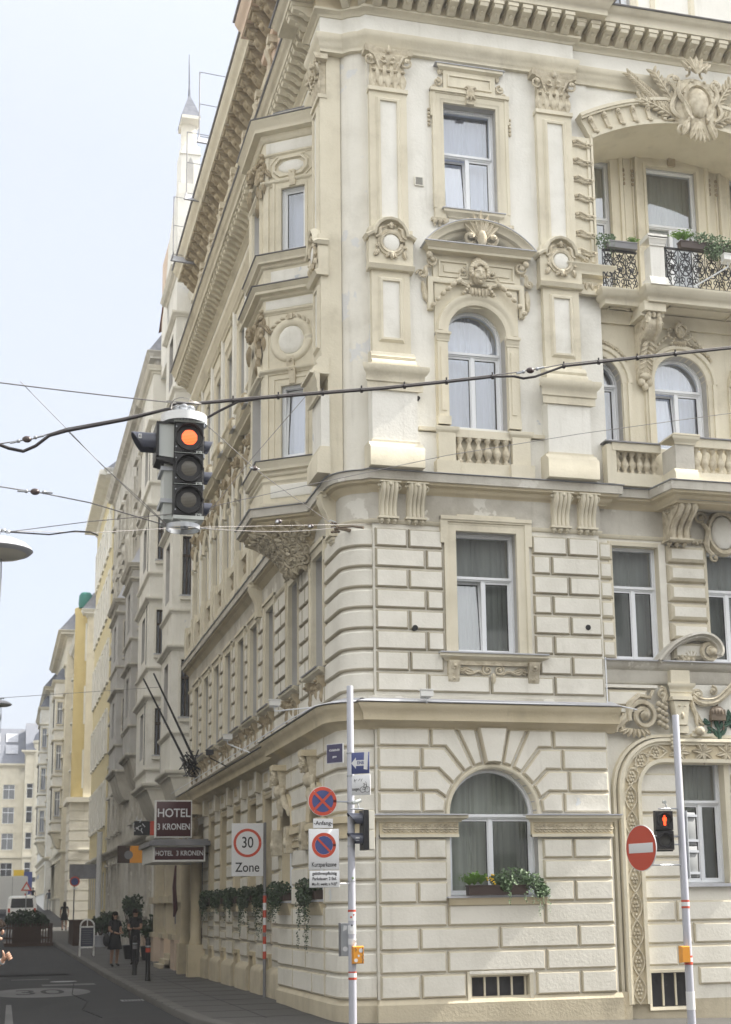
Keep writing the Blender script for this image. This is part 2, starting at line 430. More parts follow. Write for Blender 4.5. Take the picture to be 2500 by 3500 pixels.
        for k in s.mats: me.materials.append(M[k])
        me.polygons.foreach_set('material_index', s.mi)
        bm = bmesh.new(); bm.from_mesh(me); bmesh.ops.remove_doubles(bm, verts=bm.verts, dist=.0002)
        bmesh.ops.recalc_face_normals(bm, faces=bm.faces)
        for f in bm.faces: f.smooth = any(len(e.link_faces) == 2 and .02 < e.calc_face_angle(0) < R(smooth or 1) for e in f.edges)
        bm.to_mesh(me); bm.free()
        if smooth: me.set_sharp_from_angle(angle=R(smooth))
        o = bpy.data.objects.new(name, me); COL.objects.link(o)
        if parent: attach(o, parent)
        return o
def attach(o, parent):
    o.parent = parent
    if parent.parent is None: o.matrix_parent_inverse = Matrix.Translation(-parent.location)
def tag(o, label, cat, group=None, kind=None):
    o['label'] = label; o['category'] = cat
    if group: o['group'] = group
    if kind: o['kind'] = kind
    return o
def thing(name, label, cat, loc=(0, 0, 0), group=None):
    o = bpy.data.objects.new(name, None); COL.objects.link(o); o.location = loc; o.empty_display_size = .3
    return tag(o, label, cat, group)
def struct(o): o['kind'] = 'structure'; return o

def text_obj(name, body, size, frame, u, v, w, mat, parent, align='CENTER', sx=1.0, tilt=0, extr=.002, bold=0):
    cu = bpy.data.curves.new(name, 'FONT'); cu.body = body; cu.size = size; cu.align_x = align; cu.align_y = 'CENTER'
    cu.extrude = extr; cu.offset = bold; cu.space_line = .95
    o = bpy.data.objects.new(name, cu)
    # convert straight to a mesh
    COL.objects.link(o); dg = bpy.context.evaluated_depsgraph_get(); me = bpy.data.meshes.new_from_object(o.evaluated_get(dg))
    bpy.data.objects.remove(o); bpy.data.curves.remove(cu)
    sh = math.tan(R(tilt))
    for vtx in me.vertices:
        x, y, z = vtx.co.x*sx, vtx.co.y, vtx.co.z
        vtx.co = frame(u+x+y*sh, v+y, w+z)
    me.materials.clear(); me.materials.append(M[mat])
    o = bpy.data.objects.new(name, me); COL.objects.link(o); attach(o, parent); return o
# ================================================================== ornament helpers
def wall_holes(mb, u0, u1, v0, v1, holes, w=0):
    """flat wall sheet with rectangular / round-headed openings. hole = (a,b,c,d) or (a,b,c,spring,'arch')"""
    us = sorted({u0, u1, *[x for h in holes for x in (h[0], h[1])]})
    vs_ = sorted({v0, v1, *[y for h in holes for y in ((h[2], h[3]) if len(h) == 4 else (h[2], h[3]+(h[1]-h[0])/2))]})
    for a, b in zip(us, us[1:]):
        if b-a < 1e-6 or a < u0-1e-6 or b > u1+1e-6: continue
        for c, d in zip(vs_, vs_[1:]):
            if c < v0-1e-6 or d > v1+1e-6: continue
            mu, mv = (a+b)/2, (c+d)/2; hit = False
            for h in holes:
                top = h[3] if len(h) == 4 else h[3]+(h[1]-h[0])/2
                if h[0] < mu < h[1] and h[2] < mv < top: hit = True
            if not hit: mb.face([mb.pt(a, c, w), mb.pt(b, c, w), mb.pt(b, d, w), mb.pt(a, d, w)])
    for h in holes:
        if len(h) == 5:
            r = (h[1]-h[0])/2; cu = (h[0]+h[1])/2; top = h[3]+r; n = 10
            for sgn in (1, -1):
                pts = [(cu+sgn*r*math.cos(pi/2*k/n), h[3]+r*math.sin(pi/2*k/n)) for k in range(n+1)]
                cor = (cu+sgn*r, top)
                for p, q in zip(pts, pts[1:]):
                    mb.face([mb.pt(*p, w), mb.pt(*q, w), mb.pt(*cor, w)])
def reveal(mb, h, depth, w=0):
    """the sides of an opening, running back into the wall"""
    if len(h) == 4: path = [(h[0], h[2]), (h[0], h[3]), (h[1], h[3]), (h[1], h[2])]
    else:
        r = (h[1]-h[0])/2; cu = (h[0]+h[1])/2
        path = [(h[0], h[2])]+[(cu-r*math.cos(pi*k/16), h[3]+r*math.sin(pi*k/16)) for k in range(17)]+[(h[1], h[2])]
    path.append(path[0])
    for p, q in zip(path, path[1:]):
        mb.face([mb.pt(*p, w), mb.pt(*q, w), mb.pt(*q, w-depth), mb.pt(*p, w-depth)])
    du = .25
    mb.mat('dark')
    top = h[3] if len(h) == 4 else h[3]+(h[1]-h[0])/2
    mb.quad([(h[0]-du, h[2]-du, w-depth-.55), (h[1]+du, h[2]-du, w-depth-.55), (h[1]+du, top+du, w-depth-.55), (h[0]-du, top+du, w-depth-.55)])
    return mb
def arch_poly(a, b, c, sp, n=16):
    r = (b-a)/2; cu = (a+b)/2
    return [(b, c)]+[(cu+r*math.cos(pi*k/n), sp+r*math.sin(pi*k/n)) for k in range(n+1)]+[(a, c)]
def window(f, h, depth, parent, transom=None, tilt=False, fw=.055, mat='frame', curtain='sheer', gl='glass', mull=True, ctop=None, sashes=2):
    """one window: the frame is the part; panes and curtain hang under it"""
    arch = len(h) == 5; a, b, c = h[0], h[1], h[2]; top = h[3]+((b-a)/2 if arch else 0); w = -depth
    fr = MB(f, (mat, 'gasket')); inner = fw
    path = arch_poly(a, b, c, h[3]) if arch else [(b, c), (b, top), (a, top), (a, c)]
    prof = [(0, w-.06), (0, w+.05), (inner*.55, w+.055), (inner*.6, w+.03), (inner, w+.025), (inner, w-.06)]
    fr.pathband(path, prof, closed=True)
    tr = transom if transom else None
    if tr: fr.box(a+inner*.9, b-inner*.9, tr-.035, tr+.035, w-.03, w+.035); fr.box(a+inner*.7, b-inner*.7, tr-.012, tr+.03, w+.035, w+.06)
    lo = c+inner; hi = (tr-.035) if tr else top-inner
    mu = (a+b)/2
    segs = [(a+inner, mu-.012), (mu+.012, b-inner)] if (mull and sashes == 2) else [(a+inner, b-inner)]
    if mull and sashes == 2: fr.box(mu-.03, mu+.03, lo-.01, hi+.01, w-.03, w+.03)
    panes = []
    for k, (p, q) in enumerate(segs):
        if arch and not tr: continue
        sw = .038
        o2 = (.10, .0) if (tilt and k == 0) else (0, 0)   # tilted sash leans inwards at its top
        def W2(v, o2=o2): return w-.01-o2[0]*(v-lo)/(hi-lo)
        for (x0, x1, y0, y1) in ((p, p+sw, lo, hi), (q-sw, q, lo, hi), (p+sw, q-sw, lo, lo+sw), (p+sw, q-sw, hi-sw, hi)):
            A = [fr.pt(x, y, W2(y)-.03) for x, y in ((x0, y0), (x1, y0), (x1, y1), (x0, y1))]
            B = [fr.pt(x, y, W2(y)+.022) for x, y in ((x0, y0), (x1, y0), (x1, y1), (x0, y1))]
            fr.loft([A, B])
        k0 = fr.m; fr.mat('gasket')
        for (x0, x1, y0, y1) in ((p+sw, p+sw+.008, lo+sw, hi-sw), (q-sw-.008, q-sw, lo+sw, hi-sw), (p+sw, q-sw, hi-sw-.008, hi-sw)):
            A = [fr.pt(x, y, W2(y)-.02) for x, y in ((x0, y0), (x1, y0), (x1, y1), (x0, y1))]
            B = [fr.pt(x, y, W2(y)+.010) for x, y in ((x0, y0), (x1, y0), (x1, y1), (x0, y1))]
            fr.loft([A, B])
        fr.m = k0
        panes.append([(p+sw-.005, lo+sw-.005, W2(lo)), (q-sw+.005, lo+sw-.005, W2(lo)), (q-sw+.005, hi-sw+.005, W2(hi)), (p+sw-.005, hi-sw+.005, W2(hi))])
    if tr or arch:
        lo2 = (tr+.035) if tr else c+inner
        if arch:
            r = (b-a)/2-inner+.005; cu = (a+b)/2
            base = max(lo2, h[3])
            pp = [(cu+r*math.cos(t), h[3]+r*math.sin(t)) for t in [pi*k/16 for k in range(17)]]
            pp = [(x, max(y, lo2)) for x, y in pp]
            if lo2 < h[3]-.001: pp = [(cu+r, lo2)]+pp+[(cu-r, lo2)]
            panes.append([(x, y, w-.01) for x, y in pp])
        else:
            panes.append([(a+inner-.005, lo2-.005, w-.01), (b-inner+.005, lo2-.005, w-.01), (b-inner+.005, top-inner+.005, w-.01), (a+inner-.005, top-inner+.005, w-.01)])
    o = fr.build('window', parent)
    for p in panes:
        g = MB(f, (gl,)); g.face([g.pt(*x) for x in p]); g.build('pane', o, smooth=0)
    if curtain:
        cm = MB(f, (curtain,)); n = int((b-a)/.022); ww = w-.22; ct = ctop or top
        row0 = []; row1 = []
        for i in range(n+1):
            u = a+(b-a)*i/n; d = .022*math.sin(i*1.25+math.sin(i*.31)*2)+.01*math.sin(i*.5)
            row0.append(cm.pt(u, c+.02, ww+d)); row1.append(cm.pt(u+.003*math.sin(i*.7), ct, ww+d*.6))
        cm.loft([row0, row1], closed=False, cap0=False, cap1=False); cm.build('curtain', o)
    return o

MOLD = lambda h, d: [(0, 0), (d*.35, 0), (d*.45, h*.25), (d*.7, h*.35), (d*.8, h*.7), (d, h*.75), (d, h), (0, h)]
def cornice(z0, z1, d, back=-.15, kind='std'):
    """classical cornice profile between z0 and z1 projecting d : list of (outward,z)"""
    H = z1-z0
    if kind == 'std':
        p = [(back, z0), (.02, z0), (.035, z0+.06*H), (.10*d+.03, z0+.12*H), (.22*d, z0+.22*H), (.25*d, z0+.34*H), (.72*d, z0+.38*H), (.74*d, z0+.62*H),
             (.80*d, z0+.66*H), (.86*d, z0+.80*H), (.98*d, z0+.92*H), (d, z0+.94*H), (d, z1), (back, z1+.01)]
    elif kind == 'band':
        p = [(back, z0), (.3*d, z0), (.4*d, z0+.3*H), (.8*d, z0+.45*H), (d, z0+.6*H), (d, z1), (back, z1+.01)]
    elif kind == 'base':
        p = [(back, z0), (d, z0), (d, z0+.55*H), (.8*d, z0+.7*H), (.45*d, z0+.78*H), (.35*d, z0+.95*H), (.05, z1), (back, z1)]
    elif kind == 'arch':
        p = [(back, z0), (.45*d, z0), (.45*d, z0+.3*H), (.6*d, z0+.34*H), (.6*d, z0+.62*H), (.8*d, z0+.7*H), (d, z0+.85*H), (d, z1), (back, z1+.005)]
    return p
def wedge_cor(mb, u0, u1, z0, z1, d, kind='std', w0=0):
    """cornice with returned (mitred) ends, on a frame"""
    pr = cornice(z0, z1, d, 0, kind)
    rings = []
    a = [mb.pt(u0, z, w0) for o, z in pr]; a2 = [mb.pt(u0-o, z, w0+o) for o, z in pr]
    b2 = [mb.pt(u1+o, z, w0+o) for o, z in pr]; b = [mb.pt(u1, z, w0) for o, z in pr]
    mb.loft([a, a2, b2, b]); return mb
def ring4(mb, u0, u1, v0, v1, prof, sides='LTR'):
    """moulded surround: prof (offset outward from opening, w)"""
    prof = [(-.004 if o == 0 else o, w) for o, w in prof]
    if sides == 'LTR': mb.pathband([(u1, v0), (u1, v1), (u0, v1), (u0, v0)], [(-o, w) for o, w in prof])
    else: mb.pathband([(u1, v0), (u1, v1), (u0, v1), (u0, v0)], [(-o, w) for o, w in prof], closed=True)
    return mb
SURR = lambda wd, d: [(0, -.02), (0, d*.5), (wd*.25, d*.6), (wd*.3, d*.75), (wd*.7, d*.75), (wd*.75, d), (wd, d), (wd, -.02)]

def capital(mb, u0, u1, v0, v1, w):
    """corinthian pilaster capital: bell, two rows of acanthus, corner volutes, abacus, fleuron"""
    c = (u0+u1)/2; H = v1-v0; hw = (u1-u0)/2
    mb.wedge([(0, v0), (w, v0), (w, v0+.55*H), (w+.06, v0+.86*H), (0, v0+.86*H)], u0+.03, u1-.03)
    for k in range(5):
        x = u0+.06+(u1-u0-.12)*k/4
        mb.leaf(x, v0+.02, 90, H*.42, .15, w+.005, .035)
        mb.ball(x, v0+H*.42, w+.05, .045, .025, .035, 6, 4)
    for k in range(4):
        x = u0+.13+(u1-u0-.26)*k/3
        mb.leaf(x, v0+.15*H, 90, H*.5, .13, w+.01, .045); mb.ball(x, v0+H*.63, w+.06, .04, .025, .03, 6, 4)
    for sg in (-1, 1):
        mb.scroll(c+sg*(hw+.01), v0+.68*H, .105, 1.7, 90, sg, w+.09, .026)
        mb.scroll(c+sg*.085, v0+.73*H, .065, 1.4, 90, -sg, w+.07, .018)
        mb.tube([(c+sg*.12, v0+.3*H, w+.02), (c+sg*.16, v0+.5*H, w+.05), (c+sg*(hw-.07), v0+.78*H, w+.08), (c+sg*(hw+.02), v0+.83*H, w+.09)], [.016, .02, .028, .02], 5)
    n = 8; pts = []
    for i in range(n+1):
        t = i/n*2-1; pts.append((c+t*(hw+.10), w+.03+.085*abs(t)**1.6))
    for z0, z1, e in ((v0+.86*H, v0+.92*H, -.02), (v0+.92*H, v1, 0)):
        rings = []
        for x, y in pts: rings.append([mb.pt(x, z0, 0), mb.pt(x, z0, y+e), mb.pt(x, z1, y+e+.02), mb.pt(x, z1, 0)])
        mb.loft(rings)
    mb.ball(c, v0+.90*H, w+.09, .05, .05, .04); mb.leaf(c, v0+.88*H, 90, .13, .06, w+.10, .02)
    return mb
def face_head(mb, u, v, w, s, hair=True):
    """carved mask: skull, brow, nose, cheeks, lips, chin, curls"""
    mb.ball(u, v, w, .075*s, .105*s, .07*s, 12, 9)
    mb.ball(u, v-.005*s, w+.066*s, .013*s, .034*s, .022*s, 6, 4)
    mb.ball(u, v+.018*s, w+.055*s, .055*s, .012*s, .018*s, 8, 4)
    for q in (-1, 1):
        mb.ball(u+q*.028*s, v+.004*s, w+.060*s, .014*s, .008*s, .010*s, 6, 4)
        mb.ball(u+q*.036*s, v-.035*s, w+.045*s, .024*s, .024*s, .022*s, 6, 4)
    mb.ball(u, v-.052*s, w+.060*s, .022*s, .007*s, .012*s, 6, 4); mb.ball(u, v-.064*s, w+.056*s, .017*s, .007*s, .012*s, 6, 4)
    mb.ball(u, v-.088*s, w+.046*s, .024*s, .020*s, .022*s, 6, 4)
    if hair:
        for i in range(15):
            a = R(-25+i*230/14); mb.ball(u+.083*s*math.cos(a), v+.025*s+.095*s*math.sin(a), w+.03*s, .026*s, .026*s, .03*s, 6, 4)
        for i in range(7):
            a = R(30+i*20); mb.ball(u+.055*s*math.cos(a), v+.03*s+.065*s*math.sin(a), w+.055*s, .020*s, .018*s, .02*s, 6, 4)
    return mb
def cartouche_head(mb, u, v, w, s):
    face_head(mb, u, v, w+.03*s, s)
    mb.leaf(u, v+.09*s, 90, .11*s, .13*s, w, .04*s)
    for q in (-1, 1):
        mb.scroll(u+q*.15*s, v+.04*s, .05*s, 1.5, 90 if q < 0 else 90, q, w, .014*s)
        mb.scurve((u+q*.19*s, v+.0*s), (u+q*.10*s, v-.19*s), .03*s*q, .016*s, w+.02*s)
        mb.scroll(u+q*.13*s, v-.18*s, .045*s, 1.4, -90, -q, w, .013*s)
        for k in range(4): mb.ball(u+q*(.085+.02*k)*s, v-(.10+.03*k)*s, w+.03*s, .02*s, n=6, m=4)
        for k in range(6):
            t = k/5; mb.ball(u+q*(.20+.26*t)*s, v-(.07+.20*t+.07*t*t)*s, w+.02*s, (.042-.014*t)*s, .025*s, .025*s, 7, 5, tilt=-q*R(38))
    for k in range(5): mb.leaf(u+(k-2)*.035*s, v-.13*s, -90, .09*s, .05*s, w+.02*s, .03*s)
    return mb
def console(mb, u0, u1, v0, v1, proj, flutes=4):
    """tall fluted console bracket with leaf cap and drops"""
    H = v1-v0; c = (u0+u1)/2
    prof = [(0, v0+.14*H), (proj*.42, v0+.14*H), (proj*.40, v0+.3*H), (proj*.45, v0+.45*H), (proj*.62, v0+.6*H), (proj*.85, v0+.72*H), (proj, v0+.85*H), (proj*.98, v0+.97*H), (proj*.8, v1), (0, v1)]
    mb.wedge(prof, u0+.02, u1-.02)
    n = flutes
    for k in range(n):
        x = u0+.03+(u1-u0-.06)*(k+.5)/n
        mb.tube([(x, z, w_+.004) for w_, z in prof[1:-2]], (u1-u0)/n*.36, 6)
    for x in (u0, u1): mb.scroll(x, v1-.1*H, .05, 1.2, -90, 1, proj*.8, .015)
    mb.box(u0-.01, u1+.01, v0+.10*H, v0+.15*H, 0, proj*.55)
    for k in range(3):
        x = u0+(u1-u0)*(k+.5)/3; mb.ball(x, v0+.06*H, proj*.22, .045, .04, .06, 7, 5); mb.ball(x, v0+.0*H, proj*.2, .02, .025, .03, 6, 4)
    mb.box(u0-.015, u1+.015, v1-.02, v1+.0, 0, proj+.03)
    for k in range(3): mb.leaf(c+(k-1)*.06, v1-.22*H, 90+(1-k)*25, .14, .08, proj*.86, .03)
    mb.ball(c, v1-.08*H, proj+.02, .035)
    return mb
BAL = [(.055, 0), (.055, .05), (.035, .07), (.03, .10), (.05, .17), (.072, .24), (.07, .29), (.045, .37), (.03, .44), (.03, .49), (.05, .53), (.056, .55), (.056, .60)]
def baluster(mb, u, w, v0, H, n=10, k=1.0):
    mb.lathe(u, w, [(r*k, v0+z/.6*H) for r, z in BAL], n); return mb
def medallion(mb, u, v, w, r):
    """round medallion with scrolled frame and shell on top"""
    mb.arcband(u, v, [(r*.62, w), (r*.66, w+.05), (r*.80, w+.06), (r*.86, w+.03), (r, w+.03), (r, w)], 0, 360, 28)
    k_ = mb.m; mb.mat('white'); mb.ball(u, v, w+.02, r*.62, r*.66, .03, 18, 6); mb.m = k_
    for q in (-1, 1):
        mb.scroll(u+q*r*1.05, v-r*.35, r*.32, 1.4, 90, -q, w+.02, .02)
        mb.scurve((u+q*r*1.12, v+r*.35), (u+q*r*.5, v+r*1.12), .03*q, .03, w+.03)
        mb.leaf(u+q*r*.9, v-r*.6, -100+q*25, r*.6, .09, w+.03, .04)
        mb.scroll(u+q*.05, v+r*1.25, .045, 1.2, 90, q, w+.03, .014)
        mb.leaf(u+q*.03, v-r*.75, -90+q*35, r*.5, .08, w+.04, .03)
    mb.leaf(u, v+r*1.05, 90, r*.5, .1, w+.04, .04); mb.ball(u, v-r*1.05, w+.06, .035, .05, .04); mb.ball(u, v-r*.85, w+.05, .06, .04, .04)
    return mb

# ================================================================== the hotel
HOTEL = thing('hotel_building', 'cream and white corner hotel with carved stucco facade, canted bay window and balconies', 'building', (5.2, 21.7, 0))
YR = 21.7; XL = 5.2
FR = Frame((0, YR, 0), (1, 0, 0), (0, -1, 0))
FL = Frame((XL, 0, 0), (0, 1, 0), (-1, 0, 0))
F2 = Frame((0, 21.86, 0), (1, 0, 0), (0, -1, 0))       # right-hand bay, set back
FGC = Frame((5.12, 0, 0), (0, 1, 0), (-1, 0, 0))       # ground floor, corner block, street side
FG = Frame((5.30, 0, 0), (.0, 1, 0), (-1, 0, 0))       # ground floor, recessed part
ARC = [(5.62-.42*math.cos(R(a)), 22.2-.42*math.sin(R(a))) for a in range(0, 91, 10)]
def corner_path(xl, yfar, xr_end, steps=()):
    """from the far end of the side street facade, round the corner, along the square facade"""
    k = [(xl-XL+x if x < 5.6 else x, y) for x, y in ARC]
    return [(xl, yfar)]+[(p[0], p[1]) for p in k]+[(5.622, YR), (xr_end, YR)]
NARR = 26.9
CYS = [23.8, 25.93, 28.33, 30.2, 31.9, 33.75, 35.6, 37.45, 39.3]
GYS = [29.0, 30.8, 32.8, 34.8, 36.75]
HGF = (6.79, 8.24, 1.80, 3.05, 'arch'); HFF = (6.99, 8.03, 5.6, 7.6); H2F = (6.93, 7.95, 9.36, 10.98, 'arch'); H3F = (6.95, 7.91, 13.2, 15.19)
HBS = (7.06, 8.02, .13, .62)
# ---- wall surfaces
w = MB(FR, ('block', 'reveal'))
w.mat('plinth'); wall_holes(w, 5.62, 9.72, -.8, .3, [HBS[:3]+(.3,)])
w.mat('block'); wall_holes(w, 5.62, 9.5, .3, 4.6, [HBS[:2]+(.3, .62), HGF]); wall_holes(w, 5.62, 9.5, 4.6, 8.3, [HFF])
w.mat('white'); wall_holes(w, 5.62, 9.72, 8.3, 12.0, [H2F]); wall_holes(w, 5.62, 9.3, 12.0, 17.0, [H3F])
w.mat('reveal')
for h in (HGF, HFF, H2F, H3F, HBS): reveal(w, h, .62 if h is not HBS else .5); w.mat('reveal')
# right-hand bay
w.f = F2
R1 = (9.79, 10.64, 5.6, 7.55); R2_ = (11.53, 12.4, 5.6, 7.55); RG = (10.86, 11.62, 1.95, 3.95); RB = (10.12, 10.82, .03, .57)
A1 = (9.13, 10.11, 9.3, 10.42, 'arch'); A2 = (10.73, 11.73, 9.3, 10.52, 'arch'); A3 = (12.33, 13.33, 9.3, 10.52, 'arch')
w.mat('plinth'); wall_holes(w, 9.5, 14, -.8, .15, [RB[:3]+(.15,)])
w.mat('block'); wall_holes(w, 9.5, 14, .15, 8.3, [RB[:2]+(.15, .57), R1, R2_, RG])
w.mat('trim'); wall_holes(w, 8.9, 14, 8.3, 11.8, [A1, A2, A3])
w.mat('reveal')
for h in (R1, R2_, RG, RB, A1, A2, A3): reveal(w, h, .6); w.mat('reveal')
w.mat('block'); w.f = WORLD
w.quad([(9.5, -.8, 21.95), (9.5, -.8, 21.7), (9.5, 8.3, 21.7), (9.5, 8.3, 21.95)])
w.quad([(9.72, 8.3, 21.95), (9.72, 8.3, 21.7), (9.72, 12.0, 21.7), (9.72, 12.0, 21.95)])
# loggia: back wall, jambs, ceiling; arch wall in front
LG = (11.28, 12.32, 12.1, 15.2); LG0 = (9.75, 10.56, 12.1, 15.2); LG2 = (13.0, 14.0, 12.1, 15.2)
FB = Frame((0, 22.9, 0), (1, 0, 0), (0, -1, 0))
w.f = FB; w.mat('trim'); wall_holes(w, 9.3, 14, 11.7, 16, [LG, LG0, LG2]); w.mat('reveal')
for h in (LG, LG0, LG2): reveal(w, h, .5); w.mat('reveal')
w.f = FR; w.mat('white')
acx, acz, ari = 11.66, 11.34, 4.03
def arcz(x, r=ari): return acz+math.sqrt(max(0, r*r-(x-acx)**2))
xs = [9.68+(13.64-9.68)*k/24 for k in range(25)]
for a, b in zip(xs, xs[1:]): w.quad([(a, arcz(a), -.12), (b, arcz(b), -.12), (b, 17, -.12), (a, 17, -.12)])
w.quad([(9.28, 12, -.1), (9.68, 12, -.1), (9.68, 17, -.1), (9.28, 17, -.1)]); w.quad([(13.64, 8.3, -.12), (14, 8.3, -.12), (14, 17, -.12), (13.64, 17, -.12)])
w.mat('trim'); xs2 = xs
for a, b in zip(xs2, xs2[1:]): w.quad([(a, arcz(a), 0), (b, arcz(b), 0), (b, arcz(b), -1.2), (a, arcz(a), -1.2)])
w.quad([(9.68, 11.6, 0), (9.68, arcz(9.68), 0), (9.68, arcz(9.68), -1.2), (9.68, 11.6, -1.2)])
w.box(9.3, 14, 11.62, 11.68, -1.3, -.1)
# attic storey
AT = (9.95, 10.75, 17.5, 19.2); w.mat('white'); FA = Frame((0, 22.05, 0), (1, 0, 0), (0, -1, 0)); w.f = FA
wall_holes(w, 5.08, 14, 17.0, 20.2, [AT]); w.f = WORLD; w.quad([(5.08, 17.0, 21.9), (5.08, 17.0, 22.05), (5.08, 20.2, 22.05), (5.08, 20.2, 21.9)]); w.f = FA; w.mat('reveal'); reveal(w, AT, .4)
# corner quarter round and street side
w.f = WORLD; w.mat('block')
arc2 = [(x, y) for x, y in ARC]+[(5.622, YR)]
w.sweep(arc2, [(-.02, 4.4), (0, 4.4), (0, 8.4), (-.02, 8.4)], side=1)
w.mat('peel'); w.sweep(arc2, [(-.02, 8.4), (0, 8.4), (0, 17.0), (-.02, 17)], side=1)
gar = [(x-.08 if x < 5.6 else x, y) for x, y in ARC]+[(5.622, YR)]
w.mat('block'); w.sweep(gar, [(-.02, .3), (0, .3), (0, 4.5), (-.02, 4.5)], side=1)
w.mat('plinth'); w.sweep([(5.05, 26.9), (5.05, 22.2)]+[(x-.03, y-.06) for x, y in gar[1:-1]]+[(5.60, 21.63), (9.55, 21.63)], [(-.3, -.8), (0, -.8), (0, .22), (-.06, .30), (-.3, .3)], side=1)
w.f = FL; HL1 = [(c-.42, c+.42, 5.6, 7.6) for c in CYS]; HL2 = [(c-.42, c+.42, 9.36, 10.98, 'arch') for c in CYS[2:]]; HL3 = [(c-.42, c+.42, 13.2, 15.1) for c in CYS[2:]]
HL4 = [(c-.38, c+.38, 17.75, 19.3) for c in CYS]
w.mat('block'); wall_holes(w, 22.2, 41, 4.4, 8.3, HL1); w.mat('white'); wall_holes(w, 22.2, 41, 8.3, 12.3, HL2); wall_holes(w, 22.2, 41, 12.3, 17, HL3)
wall_holes(w, 28.3, 41, 17, 20.2, HL4[3:]); w.mat('peach'); w.f = Frame((5.08, 0, 0), (0, 1, 0), (-1, 0, 0)); wall_holes(w, 21.9, 28.3, 17, 20.2, HL4[:3])
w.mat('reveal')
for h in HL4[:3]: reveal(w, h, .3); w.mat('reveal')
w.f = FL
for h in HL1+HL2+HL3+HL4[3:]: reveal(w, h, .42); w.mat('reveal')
# ground floor street side
w.f = FGC; HN = [(c-.52, c+.52, 1.78, 3.05, 'arch') for c in (23.6, 26.2)]
w.mat('block'); wall_holes(w, 22.2, NARR, .3, 4.5, HN); w.mat('trim2')
for h in HN: reveal(w, h, .25); w.mat('trim2')
HG = [(c-.42, c+.42, 1.75, 3.85) for c in GYS]; HGB = [(c-.22, c+.22, .12, .72) for c in GYS]; HD = (38.55, 40.1, -.3, 3.9)
w.f = FG; w.mat('block'); wall_holes(w, NARR-.1, 41, -.8, 4.9, HG+HGB+[HD]); w.mat('trim2')
for h in HG: reveal(w, h, .35); w.mat('trim2')
for h in HGB+[HD]: reveal(w, h, .6); w.mat('trim2')
w.f = WORLD; w.mat('block'); w.quad([(5.12, -.8, NARR), (5.32, -.8, NARR), (5.32, 4.9, NARR), (5.12, 4.9, NARR)])
# back, far end and top, so the shell is closed
w.mat('stain'); w.quad([(5.2, -.8, 41), (20, -.8, 41), (20, 20.3, 41), (5.2, 20.3, 41)]); w.quad([(14, -.8, 21.86), (14, 20.3, 21.86), (14, 20.3, 41), (14, -.8, 41)])
w.mat('sheet'); w.quad([(5.0, 20.25, 21.9), (14, 20.25, 22), (14, 20.25, 41), (5.0, 20.25, 41)])
w.quad([(4.7, 20.5, 21.9), (14, 20.5, 21.9), (14, 23.5, 28), (8, 23.5, 28)]); w.quad([(4.7, 20.5, 21.9), (8, 23.5, 28), (8, 23.5, 41), (4.7, 20.5, 41)]); w.quad([(8, 23.5, 28), (14, 23.5, 28), (14, 23.5, 41), (8, 23.5, 41)])
WALL = w.build('wall', HOTEL, smooth=20, gap=0)

# ---- rusticated blocks
b = MB(FR, ('block', 'trim')); JM = 'joint'
def blk(u0, u1, v0, v1, d=.05, ins=.028): b.rect(u0+.012, u1-.012, v0+.014, v1-.014, 0, d, ins, JM, 'block')
gz = [.29, .66, 1.0, 1.35, 1.70, 2.04, 2.36, 2.69]
for i in range(len(gz)-1):
    z0, z1 = gz[i], gz[i+1]; odd = i % 2
    if i == 0:
        blk(5.64, 6.28, z0, z1); blk(6.28, 7.0, z0, z1); blk(8.12, 8.86, z0, z1); blk(8.86, 9.48, z0, z1)
    elif i == 1: blk(5.64, 6.7, z0, z1); blk(6.7, 8.3, z0, z1); blk(8.3, 9.48, z0, z1)
    elif i == 2: blk(5.64, 6.27, z0, z1); blk(6.27, 7.55, z0, z1); blk(7.55, 8.85, z0, z1); blk(8.85, 9.48, z0, z1)
    elif i == 3: blk(5.64, 6.72, z0, z1); blk(6.72, 8.3, z0, z1); blk(8.3, 9.48, z0, z1)
    else:
        if i % 2 == 0: blk(5.64, 6.25, z0, z1); blk(6.25, 6.74, z0, z1); blk(8.3, 8.82, z0, z1); blk(8.82, 9.48, z0, z1)
        else: blk(5.64, 6.74, z0, z1); blk(8.3, 9.48, z0, z1)
blk(7.0, 8.12, .64, .66+.02)
